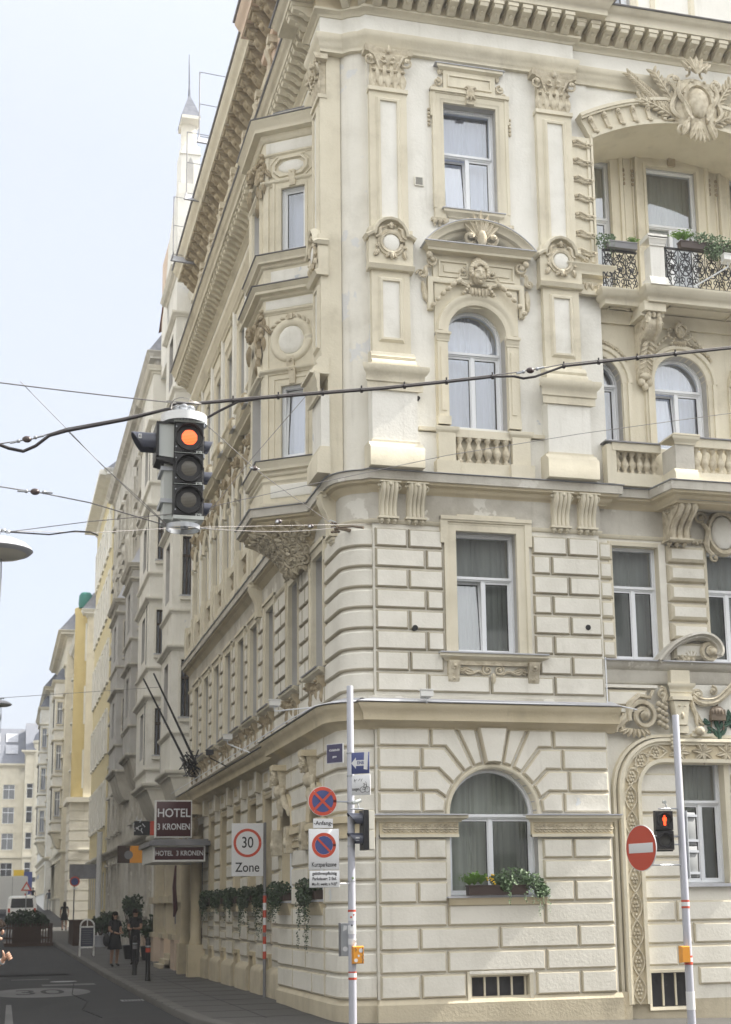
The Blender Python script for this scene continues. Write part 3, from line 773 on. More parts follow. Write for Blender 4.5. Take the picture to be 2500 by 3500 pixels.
# voussoirs round the ground floor arch
CU, CV, RA = 7.515, 3.05, .80
def ap(deg, r=RA): return (CU+r*math.sin(R(deg)), CV+r*math.cos(R(deg)))
def ray_z(deg, z): return (CU+math.tan(R(deg))*(z-CV), z)
def arcpts(a, c, n=5): return [ap(a+(c-a)*k/n) for k in range(n+1)]
def vous(poly, d=.055): b.frus(poly, 0, d, .03, JM, 'block')
zt = 4.40; g = .7
b.frus([ap(-9.5), ap(0), ap(9.5), (CU+.25, 4.42), (CU-.25, 4.42)], 0, .12, .03, JM, 'block')
for s in (1, -1):
    def mir(pl): return inset_poly(pl if s > 0 else [(2*CU-x, y) for x, y in pl][::-1], .012)
    e2 = 9.48 if s > 0 else 2*CU-5.64; A9 = lambda x: CU+x
    vous(mir([*arcpts(11, 23), (A9(.60), zt), (A9(.27), zt)]))
    vous(mir([*arcpts(23.5, 36), (A9(.78), 4.09), (A9(1.02), 4.09), (A9(1.02), zt), (A9(.61), zt)]))
    vous(mir([(A9(1.02), 4.09), (e2, 4.09), (e2, zt), (A9(1.02), zt)]))
    vous(mir([*arcpts(36.5, 55), (A9(.90), 3.745), (A9(1.17), 3.745), (A9(1.17), 4.09), (A9(.79), 4.09)]))
    vous(mir([(A9(1.17), 3.745), (e2, 3.745), (e2, 4.09), (A9(1.17), 4.09)]))
    vous(mir([*arcpts(55.5, 73), (A9(.93), 3.40), (A9(1.27), 3.40), (A9(1.27), 3.745), (A9(.91), 3.745)]))
    vous(mir([(A9(1.27), 3.40), (e2, 3.40), (e2, 3.745), (A9(1.27), 3.745)]))
    vous(mir([*arcpts(73.5, 88), (A9(1.17), 3.07), (A9(1.17), 3.40), (A9(.94), 3.40)]))
    vous(mir([(A9(1.17), 3.07), (e2, 3.07), (e2, 3.40), (A9(1.17), 3.40)]))
# first floor
JM = 'joint2'
ff = [4.94+.332*k for k in range(9)]
for i in range(8):
    z0, z1 = ff[i], ff[i+1]
    if i in (0,): blk(5.64, 6.48, z0, z1); blk(6.48, 7.52, z0, z1-.02); blk(7.52, 8.6, z0, z1-.02); blk(8.6, 9.48, z0, z1); continue
    if i == 1: blk(5.64, 6.19, z0, z1); blk(6.19, 6.76, z0, z1); blk(8.36, 8.92, z0, z1); blk(8.92, 9.48, z0, z1); continue
    if i % 2: blk(5.64, 6.19, z0, z1); blk(6.19, 6.78, z0, z1); blk(8.29, 8.92, z0, z1); blk(8.92, 9.48, z0, z1)
    else: blk(5.64, 6.48, z0, z1); blk(6.48, 6.78, z0, z1); blk(8.29, 8.62, z0, z1); blk(8.62, 9.48, z0, z1)
# wrapped courses round the corner: each a swept band with a half-round lower edge
b.f = WORLD
def course(path, z0, z1, d=.05):
    b.mat(JM); b.sweep(path, [(-.02, z0+.014), (d*.35, z0+.016), (d*.9, z0+.035), (d*.95, z0+.055), (.0, z0+.055)], side=1)
    b.mat('block'); b.sweep(path, [(-.02, z0+.056), (d*.86, z0+.056), (d*.8, z1-.045), (d*.3, z1-.018), (-.02, z1-.016)], side=1)
for i in range(8): course([(XL, CYS[0]-.62), (XL, 22.2)]+ARC[1:-1]+[(5.62, 21.78)], ff[i], ff[i+1])
JM = 'joint'
gz2 = gz+[3.07, 3.40, 3.74, 4.08, 4.40]
for i in range(len(gz2)-1):
    if abs(gz2[i]-2.69) < .01: continue
    course([(5.12, 22.9), (5.12, 22.2)]+gar[1:-2]+[(5.61, 21.79)], gz2[i], gz2[i+1])
# ashlar between the street-side windows
JM = 'joint2'
b.f = FL
for c0, c1 in zip(CYS, CYS[1:]+[CYS[-1]+1.9]):
    u0, u1 = c0+.62, c1-.62
    if u1 > 41: u1 = 40.9
    for i in range(8):
        if i < 1: b.rect(c0-.6, c1-.62, ff[i]+.014, ff[i+1]-.014, 0, .05, .03, JM, 'block'); continue
        m = (u0+u1)/2+(.12 if i % 2 else -.12)
        for p, q in ((u0, m), (m, u1)): b.rect(p+.01, q-.01, ff[i]+.016, ff[i+1]-.014, 0, .05, .03, JM, 'block')
JM = 'joint'
b.f = FGC
def gcourse(u0, u1, z0, z1, fr=None):
    b.rect(u0+.012, u1-.012, z0+.014, z1-.014, 0, .05, .03, JM, 'block')
for i in range(len(gz2)-1):
    z0, z1 = gz2[i], gz2[i+1]
    if abs(z0-2.69) < .01: continue
    if z1 <= 1.75: gcourse(22.95, 24.4 if i % 2 else 23.9, z0, z1); gcourse(24.4 if i % 2 else 23.9, 25.5, z0, z1); gcourse(25.5, NARR, z0, z1)
    elif z0 < 3.6: gcourse(22.9, 23.05, z0, z1); gcourse(24.15, 25.62, z0, z1); gcourse(26.75, NARR, z0, z1)
    else: gcourse(22.9, 24.3 if i % 2 else 24.0, z0, z1); gcourse(24.3 if i % 2 else 24.0, 25.6, z0, z1); gcourse(25.6, NARR, z0, z1)
b.f = FG
for k, c in enumerate(GYS+[38.5]):
    p0 = (GYS[k-1]+.5 if k else NARR+.1); p1 = c-.5 if k < 5 else 38.3
    for i in range(len(gz2)-1):
        z0, z1 = gz2[i], gz2[i+1]
        if z0 < .6: continue
        if z1 <= 1.75 and k < 5: gcourse(p0, c+.5-.02, z0, z1) if False else gcourse(p0, p1, z0, z1)
        elif z0 < 3.9: gcourse(p0, p1, z0, z1)
    if k < 5:
        for j in range(3): gcourse(c-.45, c+.45, 1.0+.25*j-.02, 1.22+.25*j-.02)
        # battered keystone pier over each window, up to the cornice
        b.frus([(c-.52, 4.62), (c+.52, 4.62), (c+.40, 4.0), (c-.40, 4.0)], 0, .07, .04, JM, 'block')
        b.frus([(c+.58, 4.66), (c+.98, 4.66), (c+.90, 4.0), (c+.66, 4.0)], 0, .16, .03, JM, 'block')
        b.rect(c-.2, c+.2, 4.15, 4.35, .06, .085, .02, 'trim', 'trim2')
# right-hand bay ashlar, and plain bands on the ground floor
b.f = F2
for i in range(8):
    z0, z1 = ff[i], ff[i+1]
    if i < 2: continue
    blk(9.5, 9.79, z0, z1, .07, .05); blk(10.76, 11.50, z0, z1, .11, .07); blk(12.5, 13.3, z0, z1, .11, .07)
blk(9.52, 10.3, 4.78, 5.12, .1, .06)
for i in range(len(gz2)-1):
    z0, z1 = gz2[i], gz2[i+1]
    if z1 < .7:
        blk(10.95, 14, z0+.06, z1, .04, .03)
    elif z1 < 1.9: blk(9.98, 10.62 if i % 2 else 10.9, z0, z1, .04, .03); blk(10.62 if i % 2 else 10.9, 14, z0, z1, .04, .03)
    elif z1 < 3.9: blk(10.0, 10.76, z0, z1, .04, .03); blk(11.72, 14, z0, z1, .04, .03)
b.build('stone_block_facing', HOTEL, smooth=25, gap=.25)['label'] = 'off white bevelled blocks with tan joints'
# ================================================================== hotel: cornices
RP = [(9.5, 21.7), (9.5, 21.86), (14, 21.86)]
arcu = ARC[1:-1]
def part(mb, name, lab=None, smooth=52):
    o = mb.build(name, HOTEL, smooth)
    if lab: o['label'] = lab
    return o
# ground floor cornice, angled a little out along the side street, with its sheet metal ledge
m = MB(WORLD, ('trim2', 'leadw', 'sheet'))
gp = [(5.22, 41), (5.28, NARR), (5.12, NARR), (5.12, 22.2)]+gar[1:-1]+[(5.62, 21.70), (9.62, 21.70)]
gp[0] = (5.18, 41)
m.sweep(gp, [(-.1, 4.36), (.03, 4.36), (.05, 4.40), (.12, 4.44), (.15, 4.47), (.24, 4.48), (.25, 4.60), (.29, 4.64), (.33, 4.70), (.34, 4.735), (-.1, 4.74)])
m.mat('leadw'); m.sweep(gp, [(-.12, 4.86), (.365, 4.745), (.372, 4.752), (-.12, 4.90)])
part(m, 'ground_floor_cornice')
m = MB(WORLD, ('stain', 'block')); m.sweep([(XL, 41)]+[(XL, 22.2)]+arcu+[(5.62, YR), (9.5, YR)], [(-.1, 4.7), (.07, 4.7), (.07, 4.84), (.03, 4.88), (-.1, 4.93)])
part(m, 'plain_base_course')
# band cornice between first and second floors, stepping out round the bay window
bayL = [(5.2, 26.35), (4.33, 25.7), (4.33, 24.38), (5.2, 23.75)]
bp = [(XL, 41)]+bayL+[(XL, 22.2)]+arcu+[(5.62, YR), (9.62, YR), (9.62, 21.86), (10.62, 21.86), (10.72, 21.2), (14, 21.2)]
m = MB(WORLD, ('trim2', 'stain', 'leadw'))
m.sweep(bp, [(-.3, 8.16), (.03, 8.16), (.05, 8.20), (.10, 8.23), (.11, 8.27), (.19, 8.29), (.20, 8.33), (-.3, 8.33)])
m.mat('stain'); m.sweep(bp, [(-.3, 8.33), (.24, 8.33), (.245, 8.47), (-.3, 8.47)])
m.mat('leadw'); m.sweep(bp, [(-.3, 8.52), (.27, 8.475), (.275, 8.485), (-.3, 8.535)])
m.mat('trim'); m.sweep([(XL, 41), (XL, 22.2)]+arcu+[(5.62, YR), (9.5, YR), (9.5, 21.86), (14, 21.86)], [(-.1, 7.66), (.02, 7.66), (.05, 7.70), (.05, 7.72), (-.1, 7.73)])
m.mat('stain'); m.sweep([(XL, 41), (XL, 22.2)]+arcu+[(5.62, YR), (9.5, YR), (9.5, 21.86), (14, 21.86)], [(-.1, 7.73), (.022, 7.73), (.022, 8.17), (-.1, 8.17)])
part(m, 'band_cornice')
# main entablature and modillion cornice
ep = [(XL, 41), (XL, 22.64), (4.93, 22.64), (4.93, 21.96), (5.26, 21.96)]+ARC[4:-1]+[(5.62, YR), (9.3, YR), (9.3, 21.84), (14, 21.84)]
m = MB(WORLD, ('trim', 'white', 'trim2', 'sheet'))
m.sweep(ep, [(-.1, 15.97), (.08, 15.97), (.085, 16.04), (.11, 16.06), (.115, 16.14), (.15, 16.17), (.17, 16.25), (.17, 16.28), (-.1, 16.29)])
m.mat('white'); m.sweep(ep, [(-.1, 16.28), (.08, 16.28), (.08, 16.62), (-.1, 16.62)])
m.mat('trim'); m.sweep(ep, [(-.1, 16.61), (.10, 16.61), (.13, 16.66), (.20, 16.69), (.20, 16.73), (-.1, 16.73)])
m.mat('trim2'); m.sweep(ep, [(-.1, 16.73), (.16, 16.73), (.16, 16.97), (-.1, 16.97)])
m.mat('trim'); m.sweep(ep, [(-.1, 16.97), (.56, 16.97), (.57, 17.09), (.60, 17.11), (.64, 17.19), (.67, 17.22), (-.1, 17.22)])
m.mat('sheet'); m.sweep(ep, [(-.3, 17.30), (.70, 17.225), (.71, 17.24), (-.3, 17.33)])
CORN = part(m, 'main_cornice')
def modillions(mb, pts, spacing, z0, z1, wd, d, w0, side=1, orn=True):
    for p, q in zip(pts, pts[1:]):
        L_ = math.hypot(q[0]-p[0], q[1]-p[1]); n = int(L_/spacing)
        if n < 1: continue
        ux, uy = (q[0]-p[0])/L_, (q[1]-p[1])/L_
        f = Frame((p[0], p[1], 0), (ux, uy, 0), (uy*side, -ux*side, 0)); mb.f = f
        for k in range(n):
            c = (k+.5)*L_/n; H = z1-z0
            mb.wedge([(w0, z0), (w0+d*.25, z0), (w0+d*.42, z0+.25*H), (w0+d*.62, z0+.38*H), (w0+d*.9, z0+.45*H), (w0+d*.95, z0+.62*H), (w0+d*.95, z1), (w0, z1)], c-wd/2, c+wd/2)
            mb.box(c-wd*.62, c+wd*.62, z1-.28*H, z1, w0, w0+d)
            if orn:
                mb.ball(c, z0+.30*H, w0+d*.45, wd*.3, H*.16, d*.2, 6, 4)
m = MB(WORLD, ('trim',))
modillions(m, [(XL, 41), (XL, 28.9)], .30, 16.72, 16.96, .14, .36, .16, orn=False)
modillions(m, [(4.93, 22.62), (4.93, 22.0)], .26, 16.72, 16.96, .15, .38, .16); modillions(m, [(XL, 28.9), (XL, 22.7)], .26, 16.72, 16.96, .15, .38, .16)
modillions(m, [(5.62, YR), (9.3, YR)], .262, 16.72, 16.96, .15, .38, .16); modillions(m, [(9.3, 21.84), (14, 21.84)], .262, 16.72, 16.96, .15, .38, .16)
modillions(m, [ARC[4], ARC[7], ARC[9]], .14, 16.72, 16.96, .12, .38, .16, orn=False)
m.build('modillion_row', CORN)
# top cornice with big leaf brackets
tp = [(XL, 41), (XL, 28.2), (5.02, 28.2), (5.02, 21.9)]
m = MB(WORLD, ('trim', 'sheet', 'peach'))
def topc(mb, path, ex=0):
    mb.sweep(path, [(-.1, 19.55), (.06, 19.55), (.08, 19.66), (-.1, 19.66)]); mb.sweep(path, [(-.1, 20.12), (.52, 20.12), (.53, 20.26), (.58, 20.3), (.66, 20.42), (.66, 20.46), (-.1, 20.46)])
m.mat('trim'); topc(m, [(XL, 41), (XL, 28.2)]); m.mat('peach'); topc(m, [(5.02, 28.2), (5.02, 21.9)])
m.mat('sheet'); m.sweep([(XL, 41), (XL, 28.2)], [(-.3, 20.52), (.70, 20.465), (.71, 20.49), (-.3, 20.56)]); m.sweep([(5.02, 28.2), (5.02, 21.9)], [(-.3, 20.52), (.70, 20.465), (.71, 20.49), (-.3, 20.56)])
TOPC = part(m, 'top_cornice')
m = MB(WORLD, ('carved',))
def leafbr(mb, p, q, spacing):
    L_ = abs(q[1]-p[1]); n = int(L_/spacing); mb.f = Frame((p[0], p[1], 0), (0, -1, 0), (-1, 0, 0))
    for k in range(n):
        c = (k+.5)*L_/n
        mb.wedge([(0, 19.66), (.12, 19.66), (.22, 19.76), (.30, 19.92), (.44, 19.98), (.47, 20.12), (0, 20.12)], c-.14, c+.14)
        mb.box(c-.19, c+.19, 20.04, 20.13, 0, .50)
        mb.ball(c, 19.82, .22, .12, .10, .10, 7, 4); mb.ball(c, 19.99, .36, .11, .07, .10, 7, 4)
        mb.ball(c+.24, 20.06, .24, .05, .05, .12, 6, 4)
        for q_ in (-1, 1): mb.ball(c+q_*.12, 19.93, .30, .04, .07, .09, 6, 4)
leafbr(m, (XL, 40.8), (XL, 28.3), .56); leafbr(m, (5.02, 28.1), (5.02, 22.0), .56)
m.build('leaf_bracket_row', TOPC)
# attic brackets between windows
for c0, c1 in list(zip(CYS, CYS[1:])):
    c = (c0+c1)/2; m = MB(FL if c > 28.3 else Frame((5.08, 0, 0), (0, 1, 0), (-1, 0, 0)), ('carve',))
    m.scroll(c, 19.3, .09, 1.3, 90, 1, .16, .04); m.tube([(c, 19.36, .05), (c, 19.2, .2), (c, 18.95, .13), (c, 18.7, .16), (c, 18.55, .06)], [.05, .08, .06, .055, .03], 6)
    m.leaf(c, 18.6, -90, .22, .12, .1, .05); m.box(c-.12, c+.12, 19.38, 19.55, 0, .2); part(m, 'attic_bracket')
# attic storey details on the square side
m = MB(FA, ('trim', 'trim2')); ring4(m, AT[0], AT[1], AT[2], AT[3], SURR(.14, .05)); m.box(AT[0]-.2, AT[1]+.2, AT[2]-.09, AT[2], 0, .09)
for x in (11.15, 12.9): m.pathband([(x+.9, 17.3), (x+.9, 20), (x, 20), (x, 17.3)], [(0, 0), (0, .03), (.09, .05), (.12, 0)])
part(m, 'attic_window_surround')
w.f = FA

# ================================================================== hotel: pilasters on the square side
def pilaster(f, c, hw, lab, deep=0):
    p = MB(f, ('trim', 'white', 'stain'))
    if deep: p.box(c-hw*.98, c+hw*.98, 8.4, 15.97, -deep-.02, .01)
    pd = -.12 if deep else 0
    p.mat('white'); p.box(c-hw*1.16, c+hw*1.16, 8.86, 9.84, 0, .26+pd)
    p.mat('trim'); p.wedge([(0, 8.5), (.40+1.5*pd, 8.5), (.40+1.5*pd, 8.80), (.37+1.4*pd, 8.84), (.31+pd, 8.87), (.29+pd, 8.92), (0, 8.92)], c-hw*1.38, c+hw*1.38)
    p.box(c-hw*1.24, c+hw*1.24, 8.90, 8.96, 0, .285+pd)
    wedge_cor(p, c-hw*1.2, c+hw*1.2, 9.80, 10.20, .17+pd*.5, 'arch', .22+pd*.5); p.box(c-hw*1.25, c+hw*1.25, 10.195, 10.24, 0, .33)
    p.wedge([(0, 10.24), (.27, 10.24), (.27, 10.30), (.24, 10.33), (.20, 10.36), (.22, 10.40), (.20, 10.44), (.15, 10.50), (0, 10.52)], c-hw*1.14, c+hw*1.14)
    p.mat('trim'); p.box(c-hw, c+hw, 10.45, 15.2, 0, .12)
    def panel(z0, z1):
        ring4(p, c-hw*.46, c+hw*.46, z0, z1, [(0, .121), (0, .16), (.03, .165), (.05, .145), (.07, .121)], 'all')
        p.mat('white'); p.quad([(c-hw*.46, z0, .126), (c+hw*.46, z0, .126), (c+hw*.46, z1, .126), (c-hw*.46, z1, .126)]); p.mat('trim')
    panel(10.75, 11.75); panel(12.82, 15.0)
    p.box(c-hw*1.06, c+hw*1.06, 15.17, 15.24, 0, .16)
    o = part(p, 'pilaster', lab)
    k = MB(f, ('carve',)); capital(k, c-hw*.98, c+hw*.98, 15.24, 15.96, .12); k.build('capital', o)
    k = MB(f, ('trim', 'white', 'carve')); k.box(c-hw*1.16, c+hw*1.16, 11.96, 12.66, 0, .17)
    k.wedge([(0, 11.93), (.20, 11.93), (.24, 12.0), (.18, 12.03), (0, 12.03)], c-hw*1.2, c+hw*1.2)
    k.pathband([(c+hw*1.25, 12.46), (c+hw*.95, 12.52)]+[(c+hw*.8*math.cos(pi*t/8), 12.52+.28*math.sin(pi*t/8)) for t in range(9)]+[(c-hw*.95, 12.52), (c-hw*1.25, 12.46)], [(0, 0), (0, .24), (-.035, .26), (-.07, .20), (-.08, 0)])
    k.mat('carve'); medallion(k, c, 12.40, .17, .235); k.build('medallion', o)
    return o
pilaster(FR, 5.95, .325, 'pilaster beside the rounded corner'); pilaster(FR, 8.95, .325, 'pilaster beside the arched balcony')
pilaster(Frame((4.99, 0, 0), (0, 1, 0), (-1, 0, 0)), 22.30, .29, 'deep pilaster on the side street face', .21)
# peeling patches on the rounded corner are in its material; stem moulding of the pilaster at the quarter round
# ---- consoles under the band cornice
for (a, c) in ((5.70, 6.02), (6.15, 6.48), (8.63, 8.97), (9.10, 9.44)):
    m = MB(FR, ('trim',)); console(m, a, c, 7.66, 8.30, .23); part(m, 'console')
for (a, c) in ((22.35, 22.68), (29.2, 29.5)):
    m = MB(FL, ('trim',)); console(m, a, c, 7.5, 8.32, .26); part(m, 'console')
m = MB(F2, ('carve',)); console(m, 10.72, 11.14, 7.55, 8.2, .62, 3)
for k in range(5): m.leaf(10.93, 7.75+.05*k, 90+(k-2)*28, .32, .14, .2, .05)
part(m, 'console', 'deep leaf-carved console under the balcony')
# cartouche beside it
m = MB(F2, ('carve', 'white')); m.mat('white'); m.ball(11.85, 7.85, .05, .22, .3, .05, 14, 6); m.mat('carve')
m.arcband(11.85, 7.85, [(.24, 0), (.24, .08), (.29, .1), (.32, 0)], 0, 360, 24, 1.3)
m.scroll(11.42, 8.08, .12, 1.5, 0, 1, .1, .03); m.scurve((11.45, 8.0), (11.62, 7.45), .06, .05, .08); m.scroll(11.66, 7.4, .08, 1.3, 90, 1, .08, .025)
for k in range(6): m.leaf(11.28-.02*k, 7.72+.05*k, 200-k*26, .22, .09, .04, .05)
for k in range(7): m.ball(11.2+.07*k, 7.66-.01*(k % 3), .06, .035)
part(m, 'carved_cartouche')

# ================================================================== hotel: window dressings, square side
# ground floor arched window
m = MB(FR, ('trim', 'trim2', 'carve', 'leadw'))
m.mat('trim'); m.arcband(CU, CV, [(.722, -.3), (.722, .02), (.735, .035), (.775, .035), (.785, .01), (.80, .0), (.80, -.05)], 0, 180, 32)
for (a, c) in ((5.66, 6.92), (8.12, 9.5)):
    m.mat('trim2'); m.box(a, c, 2.70, 3.03, 0, .05); m.mat('trim'); wedge_cor(m, a, c, 2.93, 3.03, .13, 'band', .03); m.box(a, c, 2.70, 2.745, 0, .08)
    m.mat('leadw'); m.box(a-.12, c+.12, 3.03, 3.05, 0, .19); m.mat('carve')
    n = int((c-a)/.075)
    for k in range(n):
        x = a+.04+k*(c-a-.06)/n; m.leaf(x, 2.84, 0, .11, .075, .05, .03); m.leaf(x, 2.84+.03, 25, .09, .05, .05, .02); m.leaf(x, 2.84-.03, -25, .09, .05, .05, .02)
part(m, 'impost_band')
m = MB(WORLD, ('trim2', 'carve')); gi = [(5.12, 25.6), (5.12, 22.2)]+gar[1:-1]+[(5.62, 21.72)]
for zz in ((2.70, 2.75, .07), (2.93, 3.03, .12)): m.sweep(gi, [(-.05, zz[0]), (zz[2], zz[0]), (zz[2], zz[1]), (-.05, zz[1])])
m.sweep(gi, [(-.02, 2.75), (.04, 2.75), (.05, 2.84), (.04, 2.93), (-.02, 2.93)]); m.f = FGC; m.mat('carve')
for k in range(24): m.leaf(22.95+k*.11, 2.84, 0, .13, .09, .04, .04)
for c in (23.6, 26.2):
    for q in (-1, 1): m.box(c+q*.62-.12, c+q*.62+.12, 2.62, 3.08, 0, .17); m.ball(c+q*.62, 2.80, .15, .12, .1, .06)
part(m, 'corner_impost_band')
m = MB(FR, ('leadw', 'trim2')); m.box(6.70, 8.36, 1.775, 1.80, -.3, .15); m.mat('trim2'); m.wedge([(0, 1.66), (.08, 1.67), (.10, 1.72), (.13, 1.775), (0, 1.775)], 6.74, 8.32); part(m, 'window_sill', 'sill with zinc cover under the arched ground floor window')
# basement window with bars
m = MB(FR, ('trim', 'dark')); ring4(m, 7.06, 8.02, .13, .62, [(0, -.3), (0, .04), (.05, .05), (.06, 0)], 'all')
for k in range(5): x = 7.10+k*.22; m.box(x-.014, x+.014, .15, .60, -.10, -.07)
m.box(7.06, 8.02, .585, .61, -.11, -.06); m.box(7.06, 8.02, .14, .165, -.11, -.06); part(m, 'basement_grille')
m = MB(F2, ('trim',)); ring4(m, *RB, [(0, -.2), (0, .03), (.04, .04), (.05, 0)], 'all')
for k in range(4): x = 10.15+k*.22; m.box(x-.013, x+.013, .05, .55, -.10, -.07)
part(m, 'basement_grille')
for f, h in ((FR, HBS), (F2, RB)):
    g = MB(f, ('dusty',)); g.quad([(h[0], h[2], -.16), (h[1], h[2], -.16), (h[1], h[3], -.16), (h[0], h[3], -.16)]); part(g, 'basement_pane', smooth=0)
# first floor window surround, sill and relief apron
def ff_surround(m, f, a, c, z0, z1, e=.20, d=.07):
    m.f = f; m.mat('trim'); ring4(m, a, c, z0, z1, [(0, -.04), (0, d*.6), (.13, d*.6), (.14, d), (e, d), (e, -.02)])
    for q, x in ((-1, a-e), (1, c+e)):
        m.box(min(x, x+q*.06), max(x, x+q*.06), z1-.22, z1+e+.02, 0, d)
    m.box(a-e-.06, c+e+.06, z1+e-.03, z1+e+.03, 0, d+.02); m.box(a+.02, c-.02, z1+e+.0, z1+e+.06, 0, d+.01)
m = MB(FR, ('trim', 'carve', 'leadw')); ff_surround(m, FR, *HFF); part(m, 'window_surround')
m = MB(FR, ('trim', 'carve', 'leadw')); wedge_cor(m, 6.80, 8.34, 5.46, 5.575, .15, 'band'); m.mat('leadw'); m.box(6.66, 8.48, 5.575, 5.595, -.45, .18)
m.mat('carve')
for x in (6.90, 8.24):
    m.wedge([(0, 5.46), (.14, 5.46), (.13, 5.36), (.07, 5.25), (.08, 5.17), (.03, 5.10), (0, 5.10)], x-.09, x+.09); m.scroll(x, 5.37, .06, 1.4, 90, 1, .14, .018); m.scroll(x, 5.18, .045, 1.3, -90, 1, .08, .015)
for q in (-1, 1):
    m.scroll(7.57+q*.10, 5.33, .085, 1.7, 90, -q, .04, .02); m.scurve((7.57+q*.16, 5.25), (7.57+q*.50, 5.32), .04*q, .025, .04); m.leaf(7.57+q*.30, 5.27, 90-q*70, .24, .09, .03, .04)
    m.leaf(7.57+q*.42, 5.36, 90-q*110, .2, .08, .03, .04); m.scroll(7.57+q*.52, 5.30, .05, 1.3, 90, q, .04, .014)
m.leaf(7.57, 5.28, -90, .18, .09, .04, .05); m.box(7.0, 8.14, 5.40, 5.46, 0, .07)
part(m, 'carved_window_apron')
# right bay first floor: sill course above the portal
m = MB(F2, ('trim', 'leadw', 'stain', 'block'))
m.mat('leadw'); m.box(9.5, 14, 5.555, 5.575, -.45, .24); m.mat('stain'); m.wedge([(0, 5.20), (.05, 5.20), (.08, 5.24), (.08, 5.42), (.13, 5.45), (.18, 5.50), (.20, 5.555), (0, 5.555)], 9.5, 14)
m.mat('block'); m.box(9.5, 10.45, 5.12, 5.17, 0, .12); m.box(9.5, 10.2, 4.72, 4.78, 0, .10); m.box(10.64, 10.76, 5.6, 7.6, 0, .02)
part(m, 'sill_course')
# second floor arched window: pilasters, archivolt, entablature, segmental hood, mask
m = MB(FR, ('trim', 'carve', 'leadw')); c2 = 7.44
m.mat('trim'); m.box(6.72, 6.93, 9.36, 11.9, -.0, .05); m.box(7.95, 8.18, 9.36, 11.9, 0, .05)
m.box(6.931, 7.949, 11.45, 11.9, .01, .0495)
for a, c in ((6.74, 6.92), (7.96, 8.14)):
    m.box(a, c, 9.36, 10.82, .05, .10); m.box(a-.02, c+.02, 9.36, 9.5, .05, .13); m.box(a+.05, c-.05, 9.6, 10.7, .10, .115)
    wedge_cor(m, a, c, 10.80, 10.96, .05, 'arch', .09); m.box(a-.02, c+.02, 10.92, 10.97, 0, .15)
m.arcband(c2, 10.98, [(.506, -.5), (.506, .10), (.56, .12), (.60, .12), (.62, .145), (.69, .15), (.71, .05), (.69, .04)], 0, 180, 32)
# eared outer frame
m.pathband([(8.30, 11.35), (8.30, 11.93), (6.60, 11.93), (6.60, 11.35)], [(0, 0), (0, .09), (.04, .11), (.09, .09), (.09, 0)])
m.box(6.69, 8.21, 11.86, 11.90, .05, .09)
# frieze with two sunk panels
m.box(6.70, 8.24, 11.93, 12.32, 0, .07)
for a, c in ((6.82, 7.28), (7.62, 8.10)): ring4(m, a, c, 11.98, 12.22, [(0, .07), (0, .095), (.03, .095), (.03, .07)], 'all'); m.box(a+.06, c-.06, 12.04, 12.16, .07, .09)
wedge_cor(m, 6.80, 8.16, 12.28, 12.46, .32, 'std')
m.mat('leadw'); m.box(6.50, 8.46, 12.46, 12.475, 0, .34)
m.mat('trim')
def hood(mb, cu, half, z0, rise, wproj):
    R_ = (half*half+rise*rise)/(2*rise); cz = z0+rise-R_; a = math.degrees(math.asin(half/R_))
    mb.arcband(cu, cz, [(R_-.20, 0), (R_-.20, .10), (R_-.16, .14), (R_-.12, .15), (R_-.11, wproj*.75), (R_-.04, wproj*.85), (R_-.02, wproj), (R_, wproj), (R_, 0)], 90-a, 90+a, 24)
    k = mb.m; mb.mat('leadw'); mb.arcband(cu, cz, [(R_, 0), (R_, wproj+.015), (R_+.012, wproj+.015), (R_+.012, 0)], 90-a, 90+a, 24); mb.m = k
hood(m, 7.48, .96, 12.475, .45, .32)
part(m, 'arched_window_surround')
m = MB(FR, ('carve',))
cartouche_head(m, 7.47, 12.0, .11, 1.75)
# shell crest in the hood
for k in range(7): m.leaf(7.5, 12.55, 90+(k-3)*15, .58-.045*abs(k-3), .12, .27, .06)
for q in (-1, 1): m.scroll(7.5+q*.20, 12.62, .125, 1.6, 90, q, .30, .038); m.leaf(7.5+q*.1, 12.85, 90-q*40, .15, .1, .26, .04)
m.ball(7.5, 12.60, .30, .09, .16, .06)
for q in (-1, 1):
    x = 7.45+q*.80; m.scroll(x, 12.20, .10, 1.6, 90, q, .16, .03); m.scurve((x, 12.1), (x+q*.17, 11.92), .05*q, .035, .10); m.scroll(x+q*.16, 11.98, .075, 1.4, 180, q, .06, .022)
    m.leaf(x+q*.12, 11.86, -85-q*5, .40, .12, .03, .04); m.leaf(x+q*.10, 11.70, -80, .22, .1, .03, .05); m.ball(x+q*.05, 12.26, .2, .06, .06, .05)
part(m, 'carved_mask_and_crest')
# balustrade under it
m = MB(FR, ('trim', 'white'))
m.mat('white'); wall_holes(m, 6.32, 8.62, 8.50, 9.22, [(7.02, 7.94, 8.72, 9.14)], .05)
m.mat('trim')
for a, c in ((6.70, 6.99), (7.97, 8.28)): m.box(a, c, 8.70, 9.20, 0, .17); m.box(a-.05, c+.05, 8.50, 8.72, 0, .22); wedge_cor(m, a, c, 9.17, 9.30, .06, 'band', .14)
m.box(6.40, 6.70, 9.24, 9.30, 0, .10); m.box(8.28, 8.62, 9.24, 9.30, 0, .10); m.box(6.99, 7.97, 9.15, 9.28, 0, .14); m.box(6.99, 7.97, 8.52, 8.72, 0, .14); m.box(7.0, 7.96, 8.7, 9.16, 0, .02)
BL = part(m, 'balustrade', 'small balustrade under the arched window')
m = MB(FR, ('carve',))
for k in range(6): baluster(m, 7.08+.16*k, .085, 8.72, .43)
m.build('baluster_row', BL)
